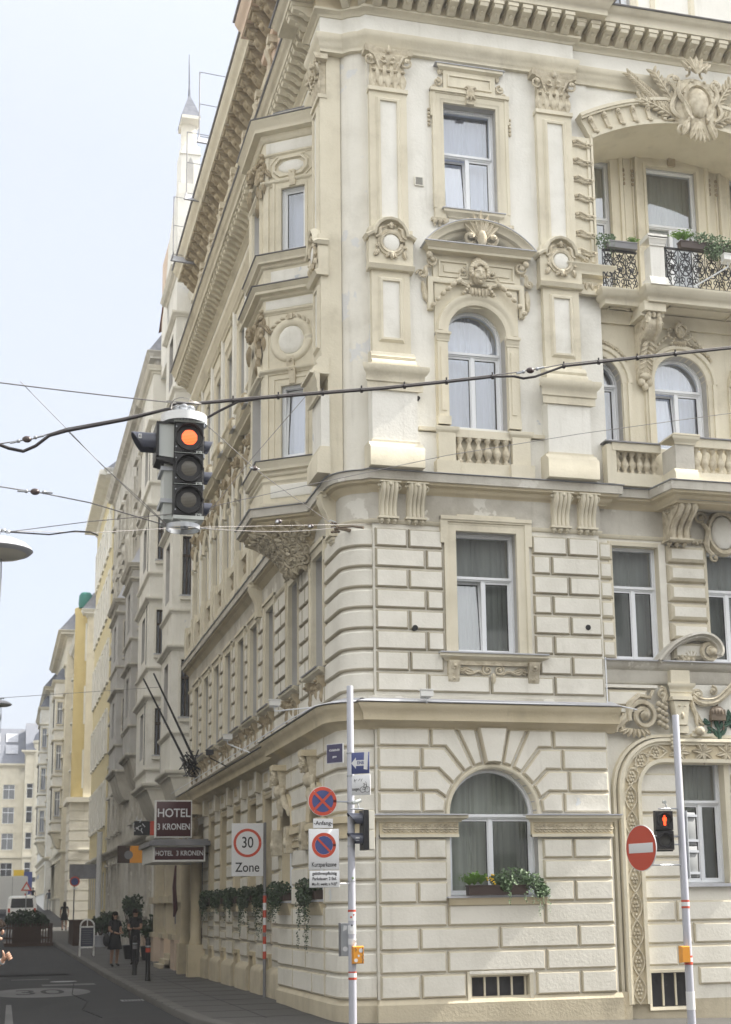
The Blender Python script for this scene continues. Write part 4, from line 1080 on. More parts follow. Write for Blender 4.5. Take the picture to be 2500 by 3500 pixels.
# third floor window
m = MB(FR, ('trim', 'carve', 'leadw'))
m.mat('trim'); ring4(m, 6.95, 7.91, 13.2, 15.19, SURR(.20, .07)); m.box(6.76, 6.96, 12.98, 13.24, 0, .06); m.box(7.90, 8.10, 12.98, 13.24, 0, .06)
m.box(6.72, 8.14, 15.36, 15.42, 0, .10); m.box(6.72, 6.80, 14.9, 15.4, 0, .06); m.box(8.06, 8.14, 14.9, 15.4, 0, .06)
m.box(6.96, 7.90, 15.42, 15.80, 0, .06); ring4(m, 7.06, 7.80, 15.50, 15.68, [(0, .06), (0, .085), (.03, .085), (.03, .06)], 'all')
wedge_cor(m, 6.96, 7.90, 15.74, 15.86, .13, 'band'); m.mat('leadw'); m.box(6.80, 8.06, 15.86, 15.875, 0, .15)
m.mat('trim'); wedge_cor(m, 7.02, 7.86, 13.06, 13.18, .12, 'band'); m.mat('leadw'); m.box(6.88, 8.0, 13.18, 13.195, -.3, .14)
m.mat('carve')
for q in (-1, 1):
    m.scroll(7.43+q*.57, 15.56, .08, 1.5, 90, q, .05, .022); m.leaf(7.43+q*.52, 15.70, 90, .14, .1, .03, .04); m.scroll(7.43+q*.62, 15.45, .05, 1.2, -90, q, .05, .018)
    for k in range(3): m.ball(7.43+q*.58-.09+.09*k, 12.95, .05, .045, .05, .04); m.ball(7.43+q*.58-.09+.09*k, 12.89, .04, .025, .03, .02)
    m.box(7.43+q*.58-.15, 7.43+q*.58+.15, 12.97, 13.02, 0, .07)
    for k in range(5): m.ball(7.43+q*.73, 15.02-.07*k, .02, .03, .03, .03)
    for k in range(3): m.ball(7.43+q*.35-.05+.05*k, 15.40, .06, .02, .03, .03)
m.wedge([(0, 15.18), (.10, 15.18), (.14, 15.5), (0, 15.5)], 7.36, 7.50); m.scroll(7.36, 15.46, .045, 1.4, 0, 1, .14, .014); m.scroll(7.50, 15.46, .045, 1.4, 180, -1, .14, .014)
for k in range(3): m.leaf(7.43, 15.38, -90+(k-1)*30, .16, .07, .13, .03)
part(m, 'third_floor_window_surround')

# ================================================================== hotel: windows
WINS = []
window(FR, HGF, .22, HOTEL, transom=3.03, curtain='drape', gl='glassd')
window(FR, HFF, .23, HOTEL, transom=6.86, tilt=True, curtain='drape', gl='glass')
window(FR, H2F, .25, HOTEL, transom=10.72, curtain='sheer')
window(FR, H3F, .22, HOTEL, transom=14.32, tilt=True, curtain='sheer')
window(FA, AT, .2, HOTEL, tilt=True, curtain='sheer')
window(F2, R1, .2, HOTEL, transom=6.85, curtain='drape'); window(F2, R2_, .2, HOTEL, transom=6.85, curtain='drape')
window(F2, RG, .22, HOTEL, transom=3.27, curtain='drape', gl='glassd')
for h, t in ((A1, False), (A2, True), (A3, False)): window(F2, h, .22, HOTEL, transom=10.42, curtain='sheer', tilt=t)
window(FB, LG, .14, HOTEL, transom=14.05, tilt=True, curtain='drape', gl='glass'); window(FB, LG0, .14, HOTEL, transom=14.05, curtain='drape', gl='glass'); window(FB, LG2, .14, HOTEL, transom=14.05, curtain='drape', gl='glass')
def copy_win(src, off):
    c = src.copy(); COL.objects.link(c); c.parent = HOTEL; c.matrix_parent_inverse = src.matrix_parent_inverse.copy(); c.location = off
    for ch in src.children:
        d = ch.copy(); COL.objects.link(d); d.parent = c; d.matrix_parent_inverse = Matrix.Identity(4)
    return c
w1 = window(FL, HL1[0], .30, HOTEL, transom=6.86, curtain='drape')
for c in CYS[1:]: copy_win(w1, (0, c-CYS[0], 0))
w1 = window(FL, HL2[0], .34, HOTEL, transom=10.72, curtain='drape')
for c in CYS[3:]: copy_win(w1, (0, c-CYS[2], 0))
w1 = window(FL, HL3[0], .34, HOTEL, transom=14.3, curtain='drape')
for c in CYS[3:]: copy_win(w1, (0, c-CYS[2], 0))
w1 = window(FL, HL4[3], .25, HOTEL, curtain='drape')
for c in CYS[4:]: copy_win(w1, (0, c-CYS[3], 0))
w1 = window(Frame((5.08, 0, 0), (0, 1, 0), (-1, 0, 0)), HL4[0], .2, HOTEL, curtain='drape')
for c in CYS[1:3]: copy_win(w1, (0, c-CYS[0], 0))
w1 = window(FG, HG[0], .30, HOTEL, transom=3.1, curtain='drape', gl='glassd')
for c in GYS[1:]: copy_win(w1, (0, c-GYS[0], 0))
w1 = window(FGC, HN[0], .2, HOTEL, transom=3.0, curtain='drape', gl='glassd'); copy_win(w1, (0, 2.6, 0))
# ================================================================== hotel: street side dressings
for k, c in enumerate(CYS):
    m = MB(FL, ('trim', 'carved', 'leadw')); ff_surround(m, FL, c-.42, c+.42, 5.6, 7.6, .16, .06)
    m.mat('trim'); wedge_cor(m, c-.56, c+.56, 5.44, 5.56, .17, 'band'); m.mat('sheet'); m.box(c-.60, c+.60, 5.56, 5.58, -.3, .20)
    m.mat('carved')
    for q in (-1, 1):
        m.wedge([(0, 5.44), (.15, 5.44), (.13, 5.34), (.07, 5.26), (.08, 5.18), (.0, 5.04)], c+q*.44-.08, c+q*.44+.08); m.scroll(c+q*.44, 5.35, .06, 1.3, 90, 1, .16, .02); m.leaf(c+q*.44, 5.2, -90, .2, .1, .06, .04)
        m.scroll(c+q*.12, 5.30, .08, 1.5, 90, -q, .05, .025); m.leaf(c+q*.2, 5.24, 90-q*75, .2, .1, .03, .05); m.ball(c+q*.3, 5.33, .05, .05)
    m.leaf(c, 5.26, -90, .16, .1, .04, .05); part(m, 'window_surround')
# second floor: arches, pediments with figures; third floor: straight hoods
for k, c in enumerate(CYS[2:]):
    m = MB(FL, ('trim', 'carved', 'leadw', 'sheet')); m.mat('trim')
    m.arcband(c, 10.98, [(.42, -.3), (.42, .06), (.50, .09), (.58, .10), (.60, 0)], 0, 180, 16)
    for q in (-1, 1): m.box(c+q*.5-.09, c+q*.5+.09, 9.36, 10.9, 0, .10); wedge_cor(m, c+q*.5-.09, c+q*.5+.09, 10.82, 10.98, .06, 'band', .08)
    m.box(c-.66, c+.66, 11.7, 12.05, 0, .08); wedge_cor(m, c-.60, c+.60, 12.02, 12.22, .34, 'std')
    m.mat('trim')
    m.tube([(c-.85, 12.25, .25), (c-.4, 12.55, .25), (c-.12, 12.62, .22)], [.09, .10, .05], 5); m.tube([(c+.85, 12.25, .25), (c+.4, 12.55, .25), (c+.12, 12.62, .22)], [.09, .10, .05], 5)
    m.mat('leadw'); m.wedge([(.0, 12.24), (.42, 12.22), (.30, 12.36), (0, 12.5)], c-.95, c-.55)
    m.mat('carved'); face_head(m, c, 11.72, .12, 1.1)
    for q in (-1, 1): m.scroll(c+q*.6, 11.88, .12, 1.4, 90, q, .14, .045); m.leaf(c+q*.62, 11.75, -90, .45, .16, .08, .08); m.ball(c+q*.35, 11.55, .08, .1, .06, .06); m.ball(c+q*.48, 11.40, .08, .08, .06, .06)
    m.ball(c, 12.62, .25, .14, .2, .1)
    part(m, 'pedimented_window_surround')
    m = MB(FL, ('trim', 'leadw')); m.mat('trim'); ring4(m, c-.42, c+.42, 13.2, 15.1, SURR(.17, .07)); m.box(c-.5, c+.5, 15.27, 15.62, 0, .09)
    wedge_cor(m, c-.5, c+.5, 15.56, 15.72, .18, 'std'); wedge_cor(m, c-.5, c+.5, 13.04, 13.18, .14, 'band'); part(m, 'hooded_window_surround')
    for zz in ((8.95, .9),):
        m = MB(FL, ('trim', 'carved')); m.box(c-.62, c+.62, 9.14, 9.30, 0, .22); m.box(c-.62, c+.62, 8.5, 8.72, 0, .22)
        for q in (-1, 1): m.box(c+q*.66-.14, c+q*.66+.14, 8.5, 9.36, 0, .28)
        bo = part(m, 'balustrade'); m = MB(FL, ('carved',))
        for j in range(5): baluster(m, c-.4+.2*j, .13, 8.72, .42, 6)
        m.build('baluster_row', bo)
m = MB(FL, ('white',))
for c0, c1 in zip(CYS[2:], CYS[3:]): u = (c0+c1)/2; m.box(u-.13, u+.13, 8.5, 12.6, 0, .10); m.box(u-.15, u+.15, 12.7, 15.9, 0, .10)
part(m, 'wall_strip')
for k, c in enumerate(CYS[3:]+[]):
    m = MB(FL, ('trim',)); ring4(m, c-.38, c+.38, 17.75, 19.3, SURR(.12, .05)); m.box(c-.5, c+.5, 17.64, 17.75, 0, .1); part(m, 'attic_window_surround')
# ground floor, street side
for k, c in enumerate(GYS):
    m = MB(FG, ('trim2', 'trim')); ring4(m, c-.42, c+.42, 1.75, 3.85, SURR(.10, .04)); m.mat('trim2'); m.box(c-.5, c+.5, 1.62, 1.75, -.2, .12); part(m, 'window_surround')
zb = 0
for k, c in enumerate([NARR+1.1]+GYS[:]+[]):
    pass
edges = [NARR+.08]+[x for c in GYS for x in (c-.27, c+.27)]+[38.4]
for k in range(0, len(edges)-1, 2):
    a, c = edges[k], edges[k+1]; m = MB(FG, ('plinth',))
    m.wedge([(0, -.8), (.12, -.8), (.12, .42), (.09, .50), (.0, .56)], a, c)
    part(m, 'plinth_block')
m = MB(FG, ('trim2',))
for c in GYS: m.box(c-.29, c-.22, -.3, .75, 0, .06); m.box(c+.22, c+.29, -.3, .75, 0, .06); m.box(c-.30, c+.30, .72, .80, 0, .07)
part(m, 'basement_window_surround')
# bust keystones over the two niche windows of the corner block
for c in (23.6, 26.2):
    m = MB(FGC, ('carve', 'trim2')); m.mat('trim2')
    m.box(c-.16, c+.16, 4.12, 4.22, 0, .30); m.arcband(c, 3.05, [(.52, -.2), (.52, .04), (.6, .07), (.66, .07), (.66, 0)], 0, 180, 16)
    m.mat('carve'); face_head(m, c, 3.98, .22, 1.25); m.ball(c, 3.74, .15, .13, .14, .11, 8, 6); m.leaf(c, 3.72, -90, .42, .2, .10, .10); m.wedge([(0, 3.55), (.10, 3.55), (.22, 4.12), (0, 4.12)], c-.11, c+.11)
    for q in (-1, 1): m.leaf(c+q*.08, 3.80, -90+q*25, .40, .12, .10, .06); m.leaf(c+q*.12, 3.66, -90+q*40, .35, .12, .08, .06); m.ball(c+q*.15, 3.72, .12, .06, .1, .06); m.leaf(c+q*.25, 3.55, -90+q*20, .28, .1, .05, .04)
    part(m, 'carved_bust_keystone')
    m = MB(FGC, ('leadw', 'trim2')); m.box(c-.62, c+.62, 1.76, 1.79, -.2, .15); m.mat('trim2'); m.wedge([(0, 1.55), (.06, 1.55), (.12, 1.76), (0, 1.76)], c-.58, c+.58); part(m, 'window_sill')
# portal at the far end of the street side: dark tall door, columns, carved capital
m = MB(FG, ('brownframe', 'dark')); m.box(38.65, 40.0, -.1, 3.3, -.25, -.18); m.box(39.3, 39.36, -.1, 3.3, -.18, -.14)
for a in (38.75, 39.45): m.box(a, a+.45, .2, 1.2, -.18, -.15); m.box(a, a+.45, 1.4, 3.1, -.18, -.15)
part(m, 'entrance_door')
m = MB(FG, ('trim2', 'carved')); m.mat('trim2')
for c in (38.3, 40.35): m.box(c-.22, c+.22, -.3, .8, 0, .42); m.lathe(c, .22, [(.15, .8), (.16, .85), (.13, .95), (.125, 3.5), (.14, 3.55)], 12)
m.box(38.0, 40.6, 4.1, 4.36, 0, .40); m.mat('carved')
for c in (38.3, 40.35):
    for k in range(7): m.leaf(c-.18+.06*k, 3.5, 90, .5, .14, .34, .08)
    for q in (-1, 1): m.scroll(c+q*.14, 3.98, .10, 1.4, 90, q, .38, .04)
    m.ball(c, 3.8, .3, .2, .3, .14, 8, 6)
part(m, 'entrance_portal')

# ================================================================== canted bay window (oriel)
A_, B_ = Vector((5.2, 23.75, 0)), Vector((4.33, 24.38, 0)); ux = (A_-B_).normalized()
FO = Frame(B_, ux, (ux.y, -ux.x, 0)); LO = (A_-B_).length
if FO.w.y > 0: FO.w = -FO.w
FM = Frame((4.33, 0, 0), (0, 1, 0), (-1, 0, 0))
m = MB(FO, ('trim', 'white', 'reveal'))
OW1 = (.36, .84, 9.42, 10.75); OW2 = (.36, .84, 13.32, 14.55)
m.mat('trim'); wall_holes(m, 0, LO, 8.4, 15.9, [OW1, OW2]); m.mat('reveal')
for h in (OW1, OW2): reveal(m, h, .16); m.mat('reveal')
m.f = FM; OM1 = (24.60, 25.50, 9.42, 11.0, 'arch'); OM2 = (24.62, 25.48, 13.3, 15.1)
m.mat('trim'); wall_holes(m, 24.38, 25.7, 8.4, 15.9, [OM1, OM2]); m.mat('reveal')
for h in (OM1, OM2): reveal(m, h, .25); m.mat('reveal')
m.f = WORLD; m.mat('trim'); m.quad([(4.33, 8.4, 25.7), (5.2, 8.4, 26.35), (5.2, 15.9, 26.35), (4.33, 15.9, 25.7)])
OR = part(m, 'bay_window', 'two storey canted bay window', 20)
obp = [(5.2, 26.35), (4.33, 25.7), (4.33, 24.38), (5.2, 23.75)]
m = MB(WORLD, ('trim', 'sheet', 'white', 'trim2', 'stain'))
def oc(z0, z1, d, kind='std', mt='trim', dark=True):
    m.mat(mt); m.sweep(obp, cornice(z0, z1, d, -.05, kind))
    if dark: m.mat('sheet'); m.sweep(obp, [(-.05, z1+.03), (d+.02, z1+.005), (d+.025, z1+.018), (-.05, z1+.045)])
oc(9.10, 9.36, .13, 'std'); oc(12.42, 12.62, .22, 'std'); oc(13.02, 13.24, .15, 'std'); oc(15.52, 15.88, .26, 'std')
oc(10.98, 11.08, .07, 'band', dark=False); oc(14.62, 14.72, .07, 'band', dark=False); oc(12.12, 12.20, .05, 'band', dark=False); oc(15.20, 15.26, .05, 'band', dark=False); oc(8.5, 8.62, .06, 'band', dark=False); oc(8.98, 9.03, .03, 'band', dark=False)
m.mat('white'); m.f = FO; m.rect(.15, .95, 8.70, 8.94, 0, .025, .02); m.rect(.15, .95, 12.70, 12.96, 0, .03, .02); m.rect(.05, 1.0, 12.22, 12.40, 0, .02, .01); m.rect(.05, 1.0, 15.28, 15.5, 0, .02, .01)
m.mat('stain'); m.f = WORLD
m.face([m.wp(p) for p in ((4.10, 24.25, 15.92), (4.10, 25.85, 15.92), (5.2, 25.6, 16.45), (5.2, 24.4, 16.45))]); m.face([m.wp(p) for p in ((4.10, 24.25, 15.92), (5.2, 24.4, 16.45), (5.2, 23.45, 15.92))])
m.mat('stain'); m.sweep([(5.2, 26.1), (4.55, 25.55), (4.55, 24.5), (5.2, 24.0)], [(-.1, 15.9), (0, 15.9), (0, 16.22), (-.1, 16.3)]); m.mat('sheet'); m.sweep([(5.2, 26.1), (4.55, 25.55), (4.55, 24.5), (5.2, 24.0)], [(-.1, 16.3), (.03, 16.22), (.03, 16.24), (-.1, 16.33)])
m.build('bay_window_cornice', OR)
m = MB(FO, ('trim', 'white', 'carve'))
for h in (OW1, OW2):
    ring4(m, *h, [(0, -.02), (0, .035), (.05, .045), (.06, .03), (.11, .03), (.12, .05), (.16, .05), (.16, 0)])
    m.mat('carve'); m.wedge([(0, h[3]+.01), (.07, h[3]+.01), (.10, h[3]+.30), (0, h[3]+.30)], .54, .66); m.scroll(.60, h[3]+.26, .05, 1.4, 0, 1, .09, .015); m.mat('trim')
for u in (.04, LO-.10): m.box(u, u+.07, 9.4, 12.1, 0, .025); m.box(u, u+.07, 13.25, 15.2, 0, .025)
m.mat('trim'); m.arcband(.55, 11.60, [(.26, 0), (.28, .03), (.36, .045), (.40, .03), (.42, 0)], 0, 360, 32); m.mat('white'); m.ball(.55, 11.60, 0, .25, .27, .05, 20, 6)
m.mat('carve')
for k in range(9): m.leaf(.55+.42*math.cos(R(35+k*14)), 11.60+.42*math.sin(R(35+k*14)), 35+k*14+60, .11, .05, .02, .02)
m.box(.50, .60, 11.98, 12.08, 0, .07); m.scroll(.55, 11.2, .05, 1.3, 0, 1, .06, .02); m.box(.48, .62, 11.08, 11.28, 0, .05)
oct_ = lambda a, b_, k: [(.55-a, 14.97-b_+k), (.55-a+k, 14.97-b_), (.55+a-k, 14.97-b_), (.55+a, 14.97-b_+k), (.55+a, 14.97+b_-k), (.55+a-k, 14.97+b_), (.55-a+k, 14.97+b_), (.55-a, 14.97+b_-k)]
m.mat('trim'); m.pathband(oct_(.30, .15, .10), [(0, 0), (0, .05), (-.04, .05), (-.06, 0)], closed=True); m.pathband(oct_(.40, .21, .12), [(0, 0), (0, .02), (-.02, .02), (-.02, 0)], closed=True); m.mat('white'); m.ball(.55, 14.97, 0, .26, .13, .03, 16, 5)
m.build('bay_window_ornament', OR)
m = MB(FM, ('carved', 'trim')); m.mat('trim'); m.arcband(25.05, 11.0, [(.447, -.2), (.447, .04), (.55, .08), (.57, 0)], 0, 180, 20); ring4(m, *OM2, SURR(.15, .06))
m.mat('carved')
for z in (12.0, 15.15):
    face_head(m, 25.05, z, .12, 1.2)
    for q in (-1, 1): m.scroll(25.05+q*.28, z+.05, .10, 1.4, 90, q, .1, .04); m.leaf(25.05+q*.32, z-.1, -90+q*30, .35, .16, .06, .07); m.leaf(25.05+q*.5, z, -90, .35, .15, .05, .07)
for z in (11.9, 15.0):
    for k in range(6): m.leaf(24.5+.02*k, z-.11*k, -90+(k % 3-1)*35, .28, .14, .04, .07)
m.build('bay_window_carving', OR)
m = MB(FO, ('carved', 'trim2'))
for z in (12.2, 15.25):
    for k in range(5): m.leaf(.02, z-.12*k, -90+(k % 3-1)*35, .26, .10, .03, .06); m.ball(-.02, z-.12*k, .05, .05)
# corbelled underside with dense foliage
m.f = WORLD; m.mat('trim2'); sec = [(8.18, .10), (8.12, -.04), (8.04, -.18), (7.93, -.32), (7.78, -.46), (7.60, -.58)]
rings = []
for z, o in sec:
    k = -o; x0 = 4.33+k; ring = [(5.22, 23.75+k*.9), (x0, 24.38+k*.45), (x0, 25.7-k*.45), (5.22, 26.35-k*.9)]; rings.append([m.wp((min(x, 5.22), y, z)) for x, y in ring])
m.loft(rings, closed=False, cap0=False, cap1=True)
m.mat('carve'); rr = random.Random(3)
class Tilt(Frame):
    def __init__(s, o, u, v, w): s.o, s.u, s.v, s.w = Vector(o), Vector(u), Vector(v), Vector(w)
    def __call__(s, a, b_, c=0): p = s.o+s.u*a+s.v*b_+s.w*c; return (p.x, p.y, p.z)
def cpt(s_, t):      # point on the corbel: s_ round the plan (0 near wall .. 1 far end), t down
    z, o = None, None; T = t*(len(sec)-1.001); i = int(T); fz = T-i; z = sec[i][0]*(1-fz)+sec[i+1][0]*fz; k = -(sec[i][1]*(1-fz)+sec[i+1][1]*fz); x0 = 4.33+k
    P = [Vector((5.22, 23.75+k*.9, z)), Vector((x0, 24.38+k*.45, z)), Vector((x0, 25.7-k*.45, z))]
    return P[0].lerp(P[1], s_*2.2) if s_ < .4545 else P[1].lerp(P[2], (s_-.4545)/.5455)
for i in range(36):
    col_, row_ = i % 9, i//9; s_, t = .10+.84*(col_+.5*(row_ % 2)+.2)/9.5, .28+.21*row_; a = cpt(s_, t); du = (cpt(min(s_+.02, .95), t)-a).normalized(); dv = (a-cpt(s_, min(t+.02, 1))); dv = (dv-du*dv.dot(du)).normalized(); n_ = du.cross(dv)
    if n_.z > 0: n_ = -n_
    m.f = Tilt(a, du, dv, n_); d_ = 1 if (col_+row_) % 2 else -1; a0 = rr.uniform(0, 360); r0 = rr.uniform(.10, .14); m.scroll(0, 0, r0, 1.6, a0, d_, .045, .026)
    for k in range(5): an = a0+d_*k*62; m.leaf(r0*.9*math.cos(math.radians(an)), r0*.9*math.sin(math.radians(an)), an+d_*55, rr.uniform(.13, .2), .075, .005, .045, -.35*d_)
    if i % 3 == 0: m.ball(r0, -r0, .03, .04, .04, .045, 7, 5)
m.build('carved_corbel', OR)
window(FO, OW1, .10, OR if False else HOTEL, mull=True, sashes=1, fw=.045, curtain='sheer', tilt=True); window(FO, OW2, .10, HOTEL, sashes=1, fw=.045, curtain='sheer')
window(FM, OM1, .2, HOTEL, transom=10.8, curtain='sheer'); window(FM, OM2, .2, HOTEL, curtain='sheer')

# ================================================================== arched loggia bay
m = MB(FR, ('trim', 'carve', 'white'))
def aring(r0, r1, w0, w1, n=44, mt='trim'):
    m.mat(mt); a0 = math.degrees(math.acos(min(1, (9.64-acx)/-r0*-1))) if False else 0
    L0 = math.degrees(math.asin(1.98/4.03)); m.arcband(acx, acz, [(r0, w0), (r0, w1), (r1, w1), (r1, w0)], 90-L0, 90+L0, n)
aring(4.03, 4.10, -.1, .10); aring(4.10, 4.42, -.1, .05); aring(4.42, 4.46, -.1, .11); aring(4.46, 4.52, -.1, .14)
# console blocks on the arch
m.mat('carve')
for k in range(15):
    a = R(117.5-k*3.9); c_, s_ = math.cos(a), math.sin(a)
    P0 = lambda r, t: (acx+r*c_-t*s_, acz+r*s_+t*c_)
    m.prism([P0(4.13, -.035), P0(4.13, .035), P0(4.34, .04), P0(4.34, -.04)], .05, .10); m.ball(*P0(4.36, 0), .10, .045, .05, .06, 7, 5); m.ball(*P0(4.10, 0), .12, .045, .03, .03, 7, 4)
    m.scroll(*P0(4.30, 0), .04, 1.1, 0, 1, .13, .014)
# jamb with banded ribbons and bottom scroll
m.mat('trim'); m.box(9.30, 9.68, 12.42, 14.86, 0, .05); m.box(9.57, 9.62, 12.5, 14.8, .05, .08); m.box(9.64, 9.68, 12.42, 14.9, .0, .09)
m.mat('carve')
for k in range(7):
    z = 14.72-.34*k; m.tube([(9.30, z+.03, .05), (9.38, z+.05, .09), (9.5, z-.01, .10), (9.6, z, .09), (9.68, z-.01, .07)], .024, 5); m.tube([(9.30, z-.04, .05), (9.38, z-.03, .08), (9.5, z-.07, .09), (9.6, z-.06, .09), (9.68, z-.07, .06)], .018, 5)
    m.scroll(9.34, z+.01, .04, 1.0, 0, 1, .09, .014); m.ball(9.55, z-.03, .10, .025); m.ball(9.63, z-.03, .10, .02)
m.scroll(9.48, 12.55, .13, 1.8, 120, 1, .06, .03); m.leaf(9.64, 12.7, -90, .32, .09, .06, .04)
part(m, 'loggia_arch')
# coat-of-arms crest with palm and laurel
m = MB(FR, ('carve', 'trim')); cx_ = 11.68; cz_ = 15.72; w0_ = .16
m.ball(cx_, cz_-.02, w0_+.10, .20, .29, .14, 18, 12); m.ball(cx_, 15.68, w0_-.04, .46, .60, .16, 16, 8); m.arcband(cx_, cz_-.02, [(.24, w0_+.02), (.25, w0_+.15), (.30, w0_+.16), (.33, w0_+.02)], -60, 240, 28, 1.35)
for q in (-1, 1):
    m.scurve((cx_+q*.34, cz_+.36), (cx_+q*.22, cz_-.42), .07*q, .045, w0_+.12, 14); m.scroll(cx_+q*.40, cz_+.42, .13, 1.7, 90, -q, w0_+.08, .035)
    m.scurve((cx_+q*.52, cz_+.38), (cx_+q*.34, cz_-.30), -.10*q, .05, w0_+.04, 14); m.scroll(cx_+q*.12, cz_+.37, .07, 1.5, 90, q, w0_+.14, .025)
    m.arcband(cx_, cz_, [(.27, w0_), (.27, w0_+.16), (.32, w0_+.17), (.34, w0_)], 20 if q > 0 else 130, 50 if q > 0 else 160, 8, 1.25)
    m.scroll(cx_+q*.30, cz_-.52, .09, 1.4, -90, q, w0_+.1, .03); m.leaf(cx_+q*.2, cz_-.35, -90+q*20, .35, .14, w0_+.1, .06)
    m.leaf(cx_+q*.10, cz_+.62, 90-q*50, .26, .13, w0_+.12, .05); m.scroll(cx_+q*.16, cz_+.62, .07, 1.4, -90, -q, w0_+.14, .025)
for k in range(5): m.leaf(cx_, cz_+.56, 90+(k-2)*22, .34, .11, w0_+.14, .05); m.leaf(cx_, cz_-.36, -90+(k-2)*13, .42, .14, w0_+.10, .06)
for q in (-1, 1):      # branches on both sides: laurel, and palm frond on the left
    for (x0, y0, x1, y1, n) in ((.20, -.42, .75, .55, 9), (.15, -.45, 1.05, -.0, 9)):
        m.tube([(cx_+q*(x0+(x1-x0)*t), cz_+y0+(y1-y0)*t+.06*math.sin(pi*t), w0_-.02) for t in (0, .25, .5, .75, 1)], .018, 5)
        a = math.degrees(math.atan2(y1-y0, q*(x1-x0)))
        for k in range(n):
            t = .15+.85*k/(n-1); px_, py_ = cx_+q*(x0+(x1-x0)*t), cz_+y0+(y1-y0)*t+.06*math.sin(pi*t)
            for s_ in (-1, 1): m.leaf(px_, py_, a+s_*38, .17, .07, w0_-.04, .035)
    m.tube([(cx_+q*(.35+.9*t), cz_-.25+.72*t, w0_-.05) for t in (0, .5, 1)], .02, 5)
    for k in range(17):
        t = k/16; L_ = .24*(1-.45*t)
        for s_ in (-1, 1): m.leaf(cx_+q*(.42+.82*t), cz_-.2+.66*t, (38 if q > 0 else 142)+s_*32, L_, .045, w0_-.05, .025)
part(m, 'carved_coat_of_arms')
# end block at the springing: cornice block, egg moulding
m = MB(FR, ('trim', 'carve')); wedge_cor(m, 9.28, 9.72, 12.12, 12.40, .24, 'std'); m.box(9.28, 9.72, 11.96, 12.14, 0, .06); m.box(9.28, 9.72, 11.90, 11.96, 0, .09); m.mat('carve')
for k in range(4): m.leaf(9.34+.11*k, 12.12, -90, .14, .09, .06, .04); m.ball(9.39+.11*k, 12.08, .08, .02, .04, .03)
part(m, 'springing_block')
# balcony slab, soffit panels, iron railing, corbels
F3 = Frame((0, 21.86, 0), (1, 0, 0), (0, -1, 0))
m = MB(WORLD, ('trim', 'leadw')); sp = [(9.74, 22.5), (9.74, 21.50), (10.42, 21.50), (10.42, 21.22), (14, 21.22)]
m.mat('trim'); m.face([m.wp((x, y, 11.72)) for x, y in sp+[(14, 22.95), (9.74, 22.95)]]); m.face([m.wp((x, y, 11.96)) for x, y in sp+[(14, 22.95), (9.74, 22.95)]])
m.sweep(sp, [(-.02, 11.70), (.03, 11.70), (.05, 11.80), (.09, 11.83), (.10, 11.90), (.13, 11.93), (.13, 11.965), (-.02, 11.965)])
for a, c in ((9.85, 10.25), (10.85, 12.1), (12.3, 13.5)):
    y0, y1 = (21.62, 21.8) if a < 10 else (21.35, 21.8)
    for e in (0, .04): m.box(a+e, c-e, 11.69+e*.5, 11.725, y0+e, y0+e+.02); m.box(a+e, c-e, 11.69+e*.5, 11.725, y1-e, y1-e+.02); m.box(a+e, a+e+.02, 11.69+e*.5, 11.725, y0, y1); m.box(c-e-.02, c-e, 11.69+e*.5, 11.725, y0, y1)
m.sweep([(9.7, 21.84), (14, 21.84)], [(-.02, 11.50), (.03, 11.5), (.05, 11.6), (.12, 11.7), (-.02, 11.72)])
BALC = part(m, 'balcony_slab')
for x in (10.53, 12.75):
    m = MB(F3, ('trim', 'carve')); m.box(x-.20, x+.20, 11.55, 11.72, 0, .62); m.box(x-.22, x+.22, 11.5, 11.56, 0, .50); m.mat('carve')
    m.wedge([(0, 11.52), (.50, 11.52), (.54, 11.38), (.48, 11.22), (.30, 11.15), (.20, 11.0), (.15, 10.75), (.06, 10.5), (0, 10.45)], x-.13, x+.13)
    for q in (-1, 1):
        m.tube([(x+q*.10, 11.50, .50), (x+q*.10, 11.38, .56), (x+q*.10, 11.25, .50), (x+q*.10, 11.16, .34)], .05, 6); m.scroll(x+q*.14, 11.36, .10, 1.5, 90, q, .50, .02)
    for k in range(3): m.leaf(x+(k-1)*.07, 11.45, 90+(1-k)*20, .12, .09, .56, .03)
    for k in range(8): m.leaf(x, 11.12-.07*k, -90-50, .16, .08, .30-.035*k, .03); m.leaf(x, 11.12-.07*k, -90+50, .16, .08, .30-.035*k, .03)
    m.ball(x, 10.55, .10, .12, .07, .08); m.ball(x-.07, 10.45, .08, .07); m.ball(x+.07, 10.45, .08, .07); m.ball(x, 10.38, .07, .06, .08, .06)
    part(m, 'balcony_corbel')
